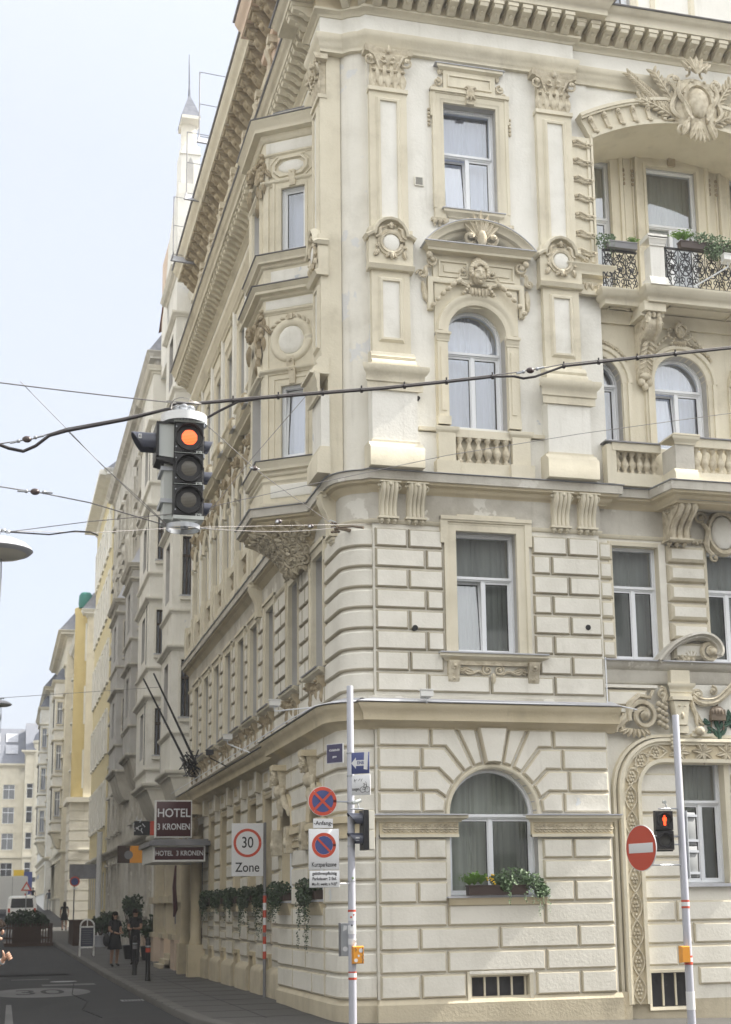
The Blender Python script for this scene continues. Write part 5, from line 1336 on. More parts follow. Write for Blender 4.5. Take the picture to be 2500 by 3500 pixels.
def curl_panel(mb, y, a, c, z0, z1, seed):
    f = Frame((0, y, 0), (1, 0, 0), (0, -1, 0)); mb.f = f; q = random.Random(seed); H = z1-z0
    mb.box(a, c, z1-.03, z1, -.02, .02); mb.box(a, c, z0, z0+.02, -.012, .012)
    n = max(2, round((c-a)/.24)); W_ = (c-a)/n
    def cur(x, z, r, a0, d, t=1.35, rad=.0085): 
        pts = [(x+r*(1-.8*k/16)*math.cos(R(a0)+d*2*pi*t*k/16), z+r*(1-.8*k/16)*math.sin(R(a0)+d*2*pi*t*k/16), 0) for k in range(17)]; mb.tube(pts, [rad]*16+[rad*1.6], 4)
    for i in range(n):
        x = a+W_*(i+.5)
        mb.tube([(x-W_/2, z0, 0), (x-W_/2, z1, 0)], .009, 4)
        for s_ in (-1, 1):
            cur(x+s_*W_*.22, z0+H*.78, .075, 90, s_); cur(x+s_*W_*.24, z0+H*.20, .07, -90, s_); cur(x-s_*W_*.18, z0+H*.5, .085, 0, s_, 1.5)
            mb.tube([(x, z0, 0), (x+s_*W_*.4, z0+H*.28, .01), (x-s_*W_*.25, z0+H*.6, 0), (x+s_*W_*.42, z1-.03, 0)], .010, 4)
            mb.tube([(x, z0+H*.93, 0), (x+s_*W_*.38, z0+H*.7, 0), (x+s_*W_*.1, z0+H*.45, 0), (x+s_*W_*.4, z0+H*.1, 0)], .007, 4)
        mb.ball(x, z0+H*.52, 0, .03, .04, .012, 6, 4); mb.ball(x, z0+H*.86, 0, .02, .03, .01, 6, 4)
        mb.arcband(x, z0+H*.52, [(.10, -.006), (.10, .006), (.115, .006), (.115, -.006)], 0, 360, 14, 1.4)
m = MB(WORLD, ('iron',)); curl_panel(m, 21.52, 9.72, 10.36, 12.0, 12.72, 1); m.build('wrought_iron_railing', BALC)
m = MB(WORLD, ('iron',)); curl_panel(m, 21.20, 10.74, 12.5, 12.0, 12.72, 2); m.build('wrought_iron_railing', BALC)
for x in (10.56,):
    m = MB(F3, ('white', 'trim')); m.box(x-.13, x+.13, 11.96, 12.68, .50, .74); wedge_cor(m, x-.13, x+.13, 12.68, 12.84, .05, 'arch', .74); m.box(x-.18, x+.18, 12.80, 12.88, .46, .79); m.wedge([(.46, 11.96), (.80, 11.96), (.77, 12.08), (.74, 12.12), (.46, 12.12)], x-.17, x+.17); m.build('railing_pier', BALC)
# loggia window surrounds
for h in (LG, LG0, LG2):
    m = MB(FB, ('trim', 'carved')); ring4(m, h[0], h[1], h[2], h[3], [(0, -.05), (0, .05), (.05, .06), (.06, .04), (.16, .04), (.17, .08), (.23, .09), (.24, 0)]); c = (h[0]+h[1])/2
    m.mat('carved'); m.wedge([(0, h[3]+.02), (.1, h[3]+.02), (.13, h[3]+.28), (0, h[3]+.28)], c-.07, c+.07); m.scroll(c-.11, h[3]+.28, .05, 1.2, 0, 1, .12, .02); m.scroll(c+.11, h[3]+.28, .05, 1.2, 180, -1, .12, .02)
    for q in (-1, 1):
        for k in range(4): m.ball(c+q*((h[1]-h[0])/2+.27), h[3]-.15-.09*k, .03, .035, .04, .03, 6, 4)
    part(m, 'loggia_window_surround')
m = MB(FB, ('trim',))
for x in (10.93, 12.64): m.pathband([(x+.10, 11.95), (x+.10, 15.9), (x-.10, 15.9), (x-.10, 11.95)], [(0, 0), (0, .03), (.03, .03), (.03, 0)])
part(m, 'loggia_wall_panel')
# second floor arches of the right bay
for i, h in enumerate((A1, A2, A3)):
    c = (h[0]+h[1])/2; r = (h[1]-h[0])/2; m = MB(F2, ('trim', 'carve')); m.arcband(c, h[3], [(r, -.3), (r, .04), (r+.05, .06), (r+.10, .05), (r+.11, .09), (r+.17, .10), (r+.19, 0)], 0, 180, 28)
    for q in (-1, 1): a_ = c+q*(r+.10); m.box(a_-.09, a_+.09, 9.0, h[3], 0, .05); m.box(a_+q*.02-.03, a_+q*.02+.03, 9.0, h[3], .05, .09)
    m.mat('carve')
    if i == 1: cartouche_head(m, c, h[3]+r+.40, .08, 1.15)
    for k in range(7): t = R(35+k*8); m.leaf(c+(r+.26)*math.cos(t), h[3]+(r+.26)*math.sin(t), 125+k*8, .13, .07, .02, .03); m.leaf(c+(r+.22)*math.cos(t), h[3]+(r+.22)*math.sin(t), 60+k*8, .09, .05, .02, .03)
    part(m, 'arched_window_surround')
# balustrade of the right bay
m = MB(WORLD, ('trim', 'stain', 'sheet'))
FBal = Frame((0, 21.62, 0), (1, 0, 0), (0, -1, 0)); FB2 = Frame((0, 21.05, 0), (1, 0, 0), (0, -1, 0))
m.f = FBal; m.mat('trim'); m.box(9.63, 9.80, 8.52, 9.2, -.11, .11); m.box(9.73, 10.62, 8.5, 8.72, -.1, .10); m.box(9.73, 10.62, 9.10, 9.24, -.12, .12); m.mat('sheet'); m.box(9.60, 10.6, 9.24, 9.26, -.14, .15)
m.mat('stain'); m.f = FB2; m.box(10.66, 11.0, 8.5, 9.12, -.5, .0); m.mat('trim'); m.wedge([(-.5, 8.5), (.06, 8.5), (.05, 8.62), (.0, 8.70), (-.5, 8.7)], 10.62, 11.04); wedge_cor(m, 10.66, 11.0, 9.12, 9.28, .08, 'band', 0); m.box(10.60, 11.08, 9.26, 9.29, -.5, .09)
m.box(11.0, 13, 8.5, 8.66, -.2, 0); m.box(11.0, 13, 9.10, 9.25, -.2, .0); m.mat('sheet'); m.box(11.02, 13, 9.25, 9.27, -.22, .03)
bo = part(m, 'balustrade', 'stone balustrade stepping forward under the wrought iron balcony')
m = MB(FBal, ('carve',))
for k in range(6): baluster(m, 9.86+.135*k, 0, 8.72, .38, 10, .95)
m.f = FB2
for k in range(12): baluster(m, 11.08+.15*k, -.1, 8.66, .44, 10)
m.build('baluster_row', bo)
m = MB(WORLD, ('stain', 'trim')); m.face([m.wp(p) for p in ((10.62, 21.0, 8.50), (14, 21.0, 8.50), (14, 21.9, 8.50), (10.62, 21.9, 8.50))]); m.face([m.wp(p) for p in ((10.72, 21.1, 8.20), (14, 21.1, 8.20), (14, 21.9, 8.20), (10.72, 21.9, 8.20))]); part(m, 'balcony_floor')

# ================================================================== carved portal of the right bay
FP = Frame((0, 21.80, 0), (1, 0, 0), (0, -1, 0))
pa = [(9.66, .10), (9.66, 3.45)]+[(10.46-.80*math.cos(R(a)), 3.45+.84*math.sin(R(a))) for a in range(10, 91, 10)]+[(14, 4.29)]
m = MB(FP, ('trim', 'trim2', 'carve'))
m.pathband(pa, [(.0, -.1), (.0, .12), (-.05, .13), (-.07, .09), (-.10, .09), (-.10, -.1)]); m.mat('trim2'); m.pathband(pa, [(-.09, -.1), (-.09, .05), (-.34, .05), (-.34, -.1)]); m.mat('trim'); m.pathband(pa, [(-.33, -.1), (-.33, .10), (-.39, .10), (-.41, .0), (-.41, -.1)])
m.pathband([(p[0]-.03, p[1]) for p in pa[:2]]+[(p[0]-.02, p[1]+.02) for p in pa[2:-1]]+[(14, 4.32)], [(.0, -.1), (.0, .05), (.05, .05), (.05, -.1)])
m.mat('carve')
# interlaced guilloche filled with rosettes along the band
def along(path, d):
    for p, q in zip(path, path[1:]):
        L_ = math.hypot(q[0]-p[0], q[1]-p[1])
        if d <= L_: t = d/L_; return (p[0]+(q[0]-p[0])*t, p[1]+(q[1]-p[1])*t, math.atan2(q[1]-p[1], q[0]-p[0]))
        d -= L_
    return None
tot = 0
step = .43; d = .0; k = 0
while d < 6.4:
    P = [along(pa, d+step*t/8) for t in range(9)]
    if None in P: break
    if P[4][0] < 10.75:
        for s_ in (-1, 1):
            m.tube([(x-math.sin(a)*-(.215+s_*.105*math.sin(pi*t/8)) if False else x+math.sin(a)*(.215+s_*.105*math.sin(pi*t/8)), y-math.cos(a)*(.215+s_*.105*math.sin(pi*t/8)), .065) for t, (x, y, a) in enumerate(P)], .017, 5)
        x, y, a = P[4]; cx2, cy2 = x+math.sin(a)*.215, y-math.cos(a)*.215
        for j in range(6): m.ball(cx2+.045*math.cos(j*pi/3), cy2+.065*math.sin(j*pi/3), .06, .024, .034, .02, 6, 4)
        m.ball(cx2, cy2, .07, .022); m.ball(cx2+math.cos(a)*.13, cy2+math.sin(a)*.13, .06, .025); m.ball(cx2-math.cos(a)*.13, cy2-math.sin(a)*.13, .06, .025)
    else:
        x, y, a = P[4]
        for j in range(7): m.leaf(x, 4.07, j*51+k*23, .20, .10, .06, .05)
    d += step; k += 1
PORT = part(m, 'carved_portal_arch')
m = MB(FP, ('carve', 'trim', 'greenp', 'bronze', 'white', 'block'))
m.mat('white'); m.quad([(10.9, 4.3, .03), (14, 4.3, .03), (14, 5.2, .03), (10.9, 5.2, .03)]); m.mat('carve')
m.scroll(10.16, 4.66, .26, 2.0, 200, -1, .10, .055); m.scroll(10.16, 4.66, .12, 1.2, 200, -1, .14, .03); m.ball(10.16, 4.66, .18, .06)
m.scurve((9.82, 4.70), (9.66, 4.38), .03, .06, .07); m.tube([(9.88, 4.55, .06), (9.92, 4.85, .06), (10.10, 5.0, .07), (10.30, 4.96, .07), (10.36, 5.08, .06)], [.03, .05, .045, .035, .03], 5)
for k in range(7): m.leaf(9.80+.02*k, 4.38+.05*k, 100+k*22, .24, .12, .04, .06); m.leaf(9.86+.05*k, 4.45, 200+k*20, .16, .08, .05, .05)
m.scroll(10.52, 5.02, .11, 1.6, -90, 1, .08, .03); m.scurve((10.50, 5.15), (10.62, 4.85), .05, .04, .06)
for k in range(12): m.ball(10.50+.06*((k*7) % 3-1), 4.86-.035*k, .08, .05, .045, .05, 7, 5)
m.mat('trim'); m.frus([(10.72, 4.50), (10.92, 4.50), (10.98, 4.92), (10.66, 4.92)], 0, .16, .015); m.box(10.70, 10.94, 4.38, 4.50, 0, .13); m.box(10.64, 11.0, 4.92, 4.98, 0, .20); wedge_cor(m, 10.68, 10.98, 4.98, 5.20, .10, 'arch', .08); m.box(10.66, 11.0, 5.2, 5.42, 0, .14)
m.mat('carve')
for q in (-1, 1): m.scroll(10.82+q*.05, 4.82, .04, 1.3, 90, q, .16, .012); 
m.ball(10.82, 4.66, .17, .03, .06, .02); m.scroll(11.16, 5.02, .10, 1.6, 180, -1, .10, .03); m.scroll(11.44, 5.10, .08, 1.4, 90, -1, .10, .025)
m.tube(smooth_path([(11.05, 4.98, .08), (11.2, 4.88, .10), (11.45, 4.90, .10), (11.65, 5.03, .10), (11.85, 5.22, .10)], 4), .05, 6); m.tube(smooth_path([(11.07, 5.04, .10), (11.22, 4.95, .13), (11.45, 4.97, .13), (11.62, 5.09, .13), (11.8, 5.26, .13)], 4), .022, 5); m.tube([(11.02, 4.92, .08), (11.1, 4.7, .08), (11.12, 4.5, .08)], [.05, .035, .02], 6); m.ball(11.14, 4.42, .12, .09, .08, .07)
for k in range(5): m.leaf(11.05+.02*k, 4.85-.06*k, -60+k*6, .16, .07, .05, .05)
# little crown over green laurel
m.mat('bronze'); m.wedge([(.04, 4.60), (.14, 4.60), (.14, 4.70), (.04, 4.70)], 11.36, 11.62); m.ball(11.49, 4.72, .09, .15, .13, .06, 10, 6); m.ball(11.49, 4.88, .09, .03, .04, .03)
for k in range(5): m.ball(11.38+.055*k, 4.74, .15, .015, .05, .01, 6, 4)
m.box(11.37, 11.39, 4.42, 4.6, .04, .08); m.box(11.59, 11.61, 4.42, 4.6, .04, .08)
m.mat('greenp')
for (x, y, a, L_) in ((11.40, 4.55, 170, .18), (11.34, 4.52, 120, .14), (11.38, 4.45, 230, .16), (11.50, 4.48, 100, .18), (11.52, 4.45, 60, .18), (11.45, 4.42, 150, .16), (11.60, 4.50, 30, .2), (11.66, 4.56, 70, .18), (11.72, 4.5, 20, .2), (11.55, 4.35, 50, .18), (11.50, 4.33, 120, .16), (11.60, 4.60, 140, .16), (11.52, 4.28, 80, .15), (11.75, 4.6, 100, .2), (11.8, 4.45, 0, .2)): m.leaf(x, y, a, L_, .085, .05, .04)
m.tube([(11.52, 4.18, .07), (11.53, 4.3, .07), (11.50, 4.5, .06)], .02, 5)
m.mat('trim'); m.box(11.0, 11.40, 4.33, 4.38, 0, .10); m.box(11.05, 11.36, 4.38, 4.43, 0, .06)
for k in range(4): m.ball(10.66, 4.15+.06*k, .14, .07, .035, .05, 8, 5)
m.build('portal_crest', PORT)
m = MB(F2, ('stain', 'carve', 'leadw'))
# broken segmental scroll pediment on the sill course
m.mat('stain'); pts = [(10.42, 5.58), (10.56, 5.74), (10.75, 5.90), (11.0, 6.02), (11.25, 6.07), (11.45, 6.02), (11.58, 5.90), (11.62, 5.76), (11.58, 5.66)]
m.pathband(smooth_path(pts, 4), [(0, 0), (0, .30), (-.04, .31), (-.06, .24), (-.09, .24), (-.12, .12), (-.12, 0)])
m.mat('carve'); m.scroll(11.42, 5.74, .17, 2.0, 20, 1, .20, .05); m.ball(11.42, 5.74, .28, .06)
for k in range(5): m.leaf(11.10, 5.62, 60+k*28, .24, .11, .06, .06)
for k in range(3): m.ball(10.95+.09*k, 5.62, .1, .04)
m.scroll(10.92, 5.66, .07, 1.3, 90, 1, .10, .03); m.build('scroll_pediment', PORT)
m = MB(F2, ('trim', 'frame')); ring4(m, RG[0], RG[1], RG[2], RG[3], [(0, -.22), (0, .02), (.05, .03), (.08, .03), (.09, 0)]); m.mat('leadw'); m.box(10.80, 11.7, 1.90, 1.95, -.2, .10); m.mat('trim')
for h in (R1, R2_): ring4(m, h[0], h[1], h[2], h[3], [(0, -.2), (0, .01), (.06, .015), (.07, 0)])
part(m, 'plain_window_surround')
# conduits and holes left in the wall
m = MB(FR, ('dark',))
for x, z in ((6.28, 5.97), (9.22, 6.08), (6.40, 9.79)): m.disc(x, z, .0, .062, .045 if z < 7 else .035, 12)
part(m, 'wall_hole')
m = MB(FR, ('ivory', 'gasket')); m.box(6.42, 6.58, 13.58, 13.74, 0, .03); m.mat('gasket')
for k in range(7): m.box(6.44, 6.56, 13.60+.019*k, 13.608+.019*k, .03, .034)
part(m, 'air_vent')
m = MB(FR, ('frame',)); m.tube([(9.76, 9.3, .10), (9.76, 8.9, .10), (9.78, 8.5, .10)], .012, 5); m.box(9.70, 9.80, 9.2, 9.3, .06, .14); m.tube([(9.8, 9.26, .1), (10.0, 9.27, .18)], .012, 5); m.tube([(9.50, 4.75, .06), (9.50, 5.2, .06), (9.50, 5.6, .05)], .012, 5); part(m, 'conduit')
# ================================================================== ground
def zg(y): return 0 if y < 42 else ((y-42)*.0136 if y < 84 else .571+(y-84)*.032)
def gz_(x, y): return zg(y)-(max(0, x-5)*.026 if y < 26 else 0)
YS = [-60, 0, 15, 18, 20, 21, 22, 24, 26, 30, 36, 42, 50, 60, 70, 84, 92, 105, 120, 150, 190, 260]
def sheet(name, xs, dz, mat, ys=YS, lab=None):
    mb = MB(WORLD, (mat,)); g = [[mb.wp((x, y, gz_(x, y)+dz)) for x in xs] for y in ys]
    for a, c in zip(g, g[1:]):
        for i in range(len(xs)-1): mb.face([a[i], a[i+1], c[i+1], c[i]])
    o = mb.build(name); struct(o); return o
g = MB(WORLD, ('pave',)); g.face([g.wp(p) for p in ((-900, -600, -1.2), (900, -600, -1.2), (900, 84, -1.2), (-900, 84, -1.2))]); g.face([g.wp(p) for p in ((-900, 84, -1.2), (900, 84, -1.2), (900, 1400, 30), (-900, 1400, 30))]); struct(g.build('ground'))
sheet('road', [-30, -9, -4, 0, 3, 6, 12, 30], -.12, 'road')
KP = [(2.2, 180), (2.35, 130), (2.5, 100), (2.6, 84), (2.75, 69), (3.0, 50), (3.1, 42), (3.1, 34), (3.1, 26), (3.16, 23.6), (3.35, 22), (3.75, 20.6), (4.4, 19.6), (5.2, 19.15), (6.5, 18.95), (9, 18.9), (12, 18.9), (30, 18.9)]
m = MB(WORLD, ('pave',)); ins = [(p[0]+.22, p[1]) if p[1] > 23 else (p[0]+.16, p[1]+.16) if p[0] < 5 else (p[0], p[1]+.22) for p in KP]
for (a, c) in zip(ins, ins[1:]):
    for s0, s1 in ((0, .5), (.5, 1)):
        def back(p): return (9, p[1]) if p[1] > 22.4 else (max(p[0], 9) if p[0] > 9 else 9+p[0]*.1, 22.4)
        A, B = back(a), back(c)
        q = [(a[0]+(A[0]-a[0])*s0, a[1]+(A[1]-a[1])*s0), (c[0]+(B[0]-c[0])*s0, c[1]+(B[1]-c[1])*s0), (c[0]+(B[0]-c[0])*s1, c[1]+(B[1]-c[1])*s1), (a[0]+(A[0]-a[0])*s1, a[1]+(A[1]-a[1])*s1)]
        m.face([m.wp((x, y, gz_(x, y))) for x, y in q])
struct(m.build('pavement'))
m = MB(WORLD, ('kerb',)); rings = []
for p, q in zip(KP, ins):
    z = gz_(*p); rings.append([m.wp((p[0], p[1], z-.3)), m.wp((p[0], p[1], z-.02)), m.wp((p[0]+(q[0]-p[0])*.12, p[1]+(q[1]-p[1])*.12, z+.004)), m.wp((q[0], q[1], z+.004)), m.wp((q[0], q[1], z-.3))])
m.loft(rings); struct(m.build('kerb'))
# painted markings
m = MB(WORLD, ('mark',)); cx3, cy3, zz = 1.15, 35.2, -.116
m.face([m.wp((cx3+1.12*math.cos(2*pi*k/40), cy3+2.1*math.sin(2*pi*k/40), zz)) for k in range(40)])
m.face([m.wp(p) for p in ((.28, 25, zz), (.42, 25, zz), (.46, 30.8, zz), (.36, 30.8, zz))])
m.face([m.wp(p) for p in ((.6, 42, zz), (1.6, 42, zz), (1.6, 43, zz), (.6, 43, zz))]); m.face([m.wp(p) for p in ((1.3, 38.2, zz), (2.6, 38.2, zz), (2.6, 39, zz), (1.3, 39, zz))])
struct(m.build('road_marking'))
class FlatF(Frame):
    def __init__(s, x, y, z, sy=1): s.x, s.y, s.z, s.sy = x, y, z, sy
    def __call__(s, u, v, w=0): return (s.x+u, s.y+v*s.sy, s.z+w)
e_ = bpy.data.objects.new('tmp', None); COL.objects.link(e_)
t_ = text_obj('road_number', '30', .95, FlatF(cx3-.02, cy3, -.112, 3.0), 0, 0, 0, 'road', e_, extr=.0001, sx=1.25); t_.parent = None; struct(t_); bpy.data.objects.remove(e_)

# ================================================================== other houses
def simple_window(parent, f, h, depth, mat='frame', gl='glassd', cross=True, name='window', curt=None):
    m = MB(f, (mat,)); a, b_, c, d = h[:4]; w_ = -depth; t = .05
    for (x0, x1, y0, y1) in ((a, a+t, c, d), (b_-t, b_, c, d), (a+t, b_-t, c, c+t), (a+t, b_-t, d-t, d)): m.box(x0, x1, y0, y1, w_-.03, w_+.03)
    if cross: m.box((a+b_)/2-.025, (a+b_)/2+.025, c, d, w_-.02, w_+.03); tz = c+(d-c)*.68; m.box(a, b_, tz-.04, tz+.04, w_-.02, w_+.04)
    o = m.build(name, parent); g = MB(f, (gl,)); g.quad([(a, c, w_), (b_, c, w_), (b_, d, w_), (a, d, w_)]); g.build('pane', o, smooth=0)
    if curt:
        g = MB(f, (curt,)); g.quad([(a, c, w_-.12), (b_, c, w_-.12), (b_, d, w_-.12), (a, d, w_-.12)]); g.build('curtain', o, smooth=0)
    return o
def cpw(src, par, off):
    c = src.copy(); COL.objects.link(c); c.parent = par; c.matrix_parent_inverse = src.matrix_parent_inverse.copy(); c.location = off
    for ch in src.children: d = ch.copy(); COL.objects.link(d); d.parent = c; d.matrix_parent_inverse = Matrix.Identity(4)
def house(name, label, y0, y1, xw, z0, eave, wm, floors, ycs, ww=.5, trimm='trim', eproj=.5, roofm='slate', roofh=3, wmat='frame', dressed=True, rustic=None, depth=.25, width=12):
    t = thing(name, label, 'building', (xw, y0, z0)); f = Frame((xw, 0, 0), (0, 1, 0), (-1, 0, 0))
    m = MB(f, (wm,)); holes = [(c-ww, c+ww, a, b_) for c in ycs for a, b_ in floors]
    wall_holes(m, y0, y1, z0-1.5, eave, holes)
    for h in holes: m.mat('reveal'); reveal(m, h, depth)
    m.mat(wm); m.f = WORLD
    for y in (y0, y1): m.quad([(xw, z0-1.5, y), (xw+width, z0-1.5, y), (xw+width, eave, y), (xw, eave, y)])
    m.quad([(xw+width, z0-1.5, y0), (xw+width, z0-1.5, y1), (xw+width, eave, y1), (xw+width, eave, y0)]); m.build('wall', t, 20)
    m = MB(WORLD, (trimm,)); P = [(xw, y1), (xw, y0), (xw+.5, y0)]
    m.sweep(P, cornice(eave-.45, eave, eproj, -.1)); m.sweep(P, cornice(floors[0][1]+.55, floors[0][1]+.85, .22, -.1, 'band')); m.build('cornice', t)
    m = MB(WORLD, (roofm,)); a = [m.wp(p) for p in ((xw-eproj, y0, eave+.01), (xw-eproj, y1, eave+.01), (xw+1.8, y1, eave+roofh), (xw+1.8, y0, eave+roofh))]; m.face(a)
    c = [m.wp(p) for p in ((xw+width, y0, eave), (xw+width, y1, eave))]; m.face([a[2], a[3], c[0], c[1]]); m.face([a[0], a[3], c[0]]); m.face([a[1], a[2], c[1]]); m.build('roof', t)
    for i, (a, b_) in enumerate(floors):
        w0 = simple_window(t, f, (ycs[0]-ww, ycs[0]+ww, a, b_), depth-.05, wmat)
        for c in ycs[1:]: cpw(w0, t, (0, c-ycs[0], 0))
        if dressed:
            m = MB(f, (trimm,))
            for c in ycs: ring4(m, c-ww, c+ww, a, b_, [(0, -.02), (0, .05), (.12, .06), (.13, 0)]); m.box(c-ww-.15, c+ww+.15, a-.12, a, 0, .15); m.box(c-ww-.1, c+ww+.1, b_+.15, b_+.28, 0, .18)
            m.build('window_surround', t)
    if rustic:
        m = MB(f, (rustic,)); z = z0+.6
        while z < floors[0][1]+.4:
            for c, d in zip([y0-ww]+ycs, ycs+[y1+ww]): m.box(c+ww+.1, d-ww-.1, z, z+.3, 0, .04)
            z += .36
        m.build('rustic_facing', t)
    return t, f
def bay(t, y0, y1, xin, xout, z0, z1, levels, wm, trimm, wmat='brownframe', cap=None, wx=None, name='oriel', corbel=1.2):
    """box oriel: front runs along the street, its near side faces down the street"""
    f = Frame((0, y0, 0), (1, 0, 0), (0, -1, 0)); ff_ = Frame((xout, 0, 0), (0, 1, 0), (-1, 0, 0))
    a, b_ = wx or (xout+.18, xin-.18); m = MB(f, (wm,)); hs = [(a, b_, c, d) for c, d in levels]
    wall_holes(m, xout, xin, z0, z1, hs)
    for h in hs: m.mat('reveal'); reveal(m, h, .14)
    m.mat(wm); m.f = ff_; hs2 = [((y0+y1)/2-.5, (y0+y1)/2+.5, c, d) for c, d in levels]; wall_holes(m, y0, y1, z0, z1, hs2)
    for h in hs2: m.mat('reveal'); reveal(m, h, .2)
    m.mat(wm); m.f = WORLD; m.quad([(xout, z0, y1), (xin, z0, y1), (xin, z1, y1), (xout, z1, y1)])
    o = m.build(name, t, 20); P = [(xin, y1), (xout, y1), (xout, y0), (xin+.0, y0)]
    m = MB(WORLD, (trimm, 'leadw'))
    for c, d in levels:
        m.mat(trimm); m.sweep(P, cornice(c-.55, c-.42, .08, -.03, 'band')); m.sweep(P, cornice(d+.25, d+.40, .14, -.03, 'band'))
        m.f = f; ring4(m, a, b_, c, d, [(0, -.02), (0, .03), (.06, .04), (.07, 0)]); m.box(a-.06, b_+.06, c-.14, c-.04, 0, .12); m.mat('leadw'); m.box(a-.07, b_+.07, c-.04, c, -.1, .14); m.f = WORLD
    m.mat(trimm); m.sweep(P, cornice(z1-.2, z1+.05, .22, -.03)); 
    # curved corbel
    secs = [(z0+.0, 0), (z0-.12, 0), (z0-.3*corbel, .12), (z0-.7*corbel, .32), (z0-corbel, .62)]; W_ = xin-xout; rr = []
    for z, k in secs:
        k *= W_; rr.append([m.wp(p) for p in ((xin+.05, y0+k*.5, z), (xout+k, y0+k*.5, z), (xout+k, y1-k*.5, z), (xin+.05, y1-k*.5, z))])
    m.loft(rr, closed=False, cap0=False, cap1=True); m.sweep(P, cornice(z0-.18, z0+.02, .14, -.03, 'band')); m.build('oriel_mouldings', o)
    for h in hs: simple_window(t, f, h, .10, wmat, curt='sheer')
    for h in hs2: simple_window(t, ff_, h, .14, wmat)
    if cap:
        m = MB(WORLD, (cap,)); rr = []; cy = (y0+y1)/2
        for z, k in ((z1+.05, -.15), (z1+.25, .05), (z1+.55, .22), (z1+.9, .50), (z1+1.25, .85)):
            k2 = k*(xin-xout); rr.append([m.wp(p) for p in ((xin+.1, y0+k2, z), (xout+k2, y0+k2, z), (xout+k2, y1-k2, z), (xin+.1, y1-k2, z))])
        m.loft(rr, cap0=False); m.build('oriel_cap', o)
    return o
# --- white neo-gothic neighbour
T2, f2 = house('white_neighbour_house', 'tall white house beside the hotel with oriels, dark brown windows and a spired turret', 41.02, 53, 5.45, 0, 20.2, 'white',
    [(2.0, 3.4), (5.6, 7.4), (8.9, 10.7), (12.3, 14.0), (15.6, 17.2)], [45.0, 51.2], .5, 'block', .35, 'slate', 3, 'brownframe')
bay(T2, 42.0, 44.6, 5.5, 4.78, 5.6, 21.0, [(7.15, 8.85), (10.75, 12.55), (14.3, 16.0), (17.6, 19.2)], 'white', 'block', wx=(5.06, 5.34))
bay(T2, 46.4, 50.0, 5.5, 4.55, 5.6, 19.4, [(6.5, 8.0), (9.75, 11.2), (12.85, 14.3), (15.9, 17.2)], 'white', 'block', wx=(4.78, 5.05))
m = MB(Frame((0, 42.0, 0), (1, 0, 0), (0, -1, 0)), ('plinth', 'terracotta', 'peach')); m.f = WORLD
m.mat('peach')
for y in (42.6, 45.2, 48.2, 51.5): m.box(5.05, 5.5, -.2, .85, y, y+.9)
m.mat('plinth')
for y in (42.7, 45.3, 48.3): m.box(5.12, 5.5, .85, 3.4, y+.1, y+.7); m.box(5.0, 5.5, .85, 1.0, y-.05, y+.95); m.box(5.0, 5.5, 1.9, 2.1, y-.05, y+.95)
m.build('stone_pier', T2)
m = MB(WORLD, ('plinth',)); 
for k in range(3): m.box(4.75+.15*k, 5.5, -.1, .14*(k+1), 43.7, 45.1)
m.build('entrance_step', T2)
# gable, turret and spire
m = MB(WORLD, ('white', 'leadw', 'peach', 'terracotta', 'block', 'slate', 'reveal'))
m.mat('white'); m.box(4.80, 5.55, 21, 23.3, 42.2, 44.0); m.box(4.90, 5.48, 23.3, 25.4, 42.4, 43.6); m.mat('block'); m.lathe(5.19, 43.0, [(.30, 25.3), (.30, 25.5), (.25, 25.6), (.25, 26.3), (.33, 26.4)], 8)
m.mat('white')
for x0, x1, z0 in ((4.80, 5.17, 23.3), (5.18, 5.55, 23.3)): m.prism([(x0, z0), (x1, z0), ((x0+x1)/2, z0+.75)], 42.12, 42.3)
m.prism([(4.86, 25.1), (5.52, 25.1), (5.19, 25.9)], 42.35, 42.5)
m.mat('reveal')
for x in (5.0, 5.36): m.prism([(x-.08, 22.2), (x+.08, 22.2), (x+.08, 22.9), (x, 23.1), (x-.08, 22.9)], 42.17, 42.19)
m.prism([(5.10, 24.0), (5.28, 24.0), (5.28, 24.8), (5.19, 25.0), (5.10, 24.8)], 42.37, 42.39)
m.mat('peach'); m.box(4.90, 5.9, 21.0, 23.6, 44.0, 47.5); m.mat('terracotta'); m.face([m.wp(p) for p in ((4.85, 44, 23.3), (4.85, 48, 21.3), (5.9, 48, 22), (5.9, 44, 24.2))])
m.mat('white'); m.f = Frame((0, 0, 0), (0, 1, 0), (-1, 0, 0)); m.prism([(44.62, 19), (44.62, 22.84), (46.4, 20.7), (46.4, 19)], -5.4, -4.79); m.prism([(42.0, 21.06), (42.0, 23.9), (42.8, 23.75), (44.6, 22.85), (44.6, 21.06)], -5.4, -4.77); m.f = WORLD
m.mat('slate'); a = [m.wp(p) for p in ((4.88, 42.4, 26.45), (5.50, 42.4, 26.45), (5.50, 43.4, 26.45), (4.88, 43.4, 26.45))]; mid = [m.wp(p) for p in ((5.02, 42.65, 26.95), (5.36, 42.65, 26.95), (5.36, 43.15, 26.95), (5.02, 43.15, 26.95))]; tp_ = m.wp((5.18, 42.9, 27.5))
m.loft([a, mid], cap1=False)
for k in range(4): m.face([mid[k], mid[(k+1) % 4], tp_])
m.tube([(5.18, 27.3, 42.9), (5.18, 27.8, 42.9), (5.16, 28.9, 42.9)], [.05, .03, .012], 6); m.mat('block'); m.box(4.9, 5.48, 26.35, 26.46, 42.38, 43.42)
m.build('turret', T2)
m = MB(WORLD, ('leadw',)); m.face([m.wp(p) for p in ((4.6, 48.6, 18.6), (5.5, 48.6, 18.6), (5.5, 49.4, 19.4), (4.6, 49.4, 19.4))]); m.build('sheet_roof', T2)
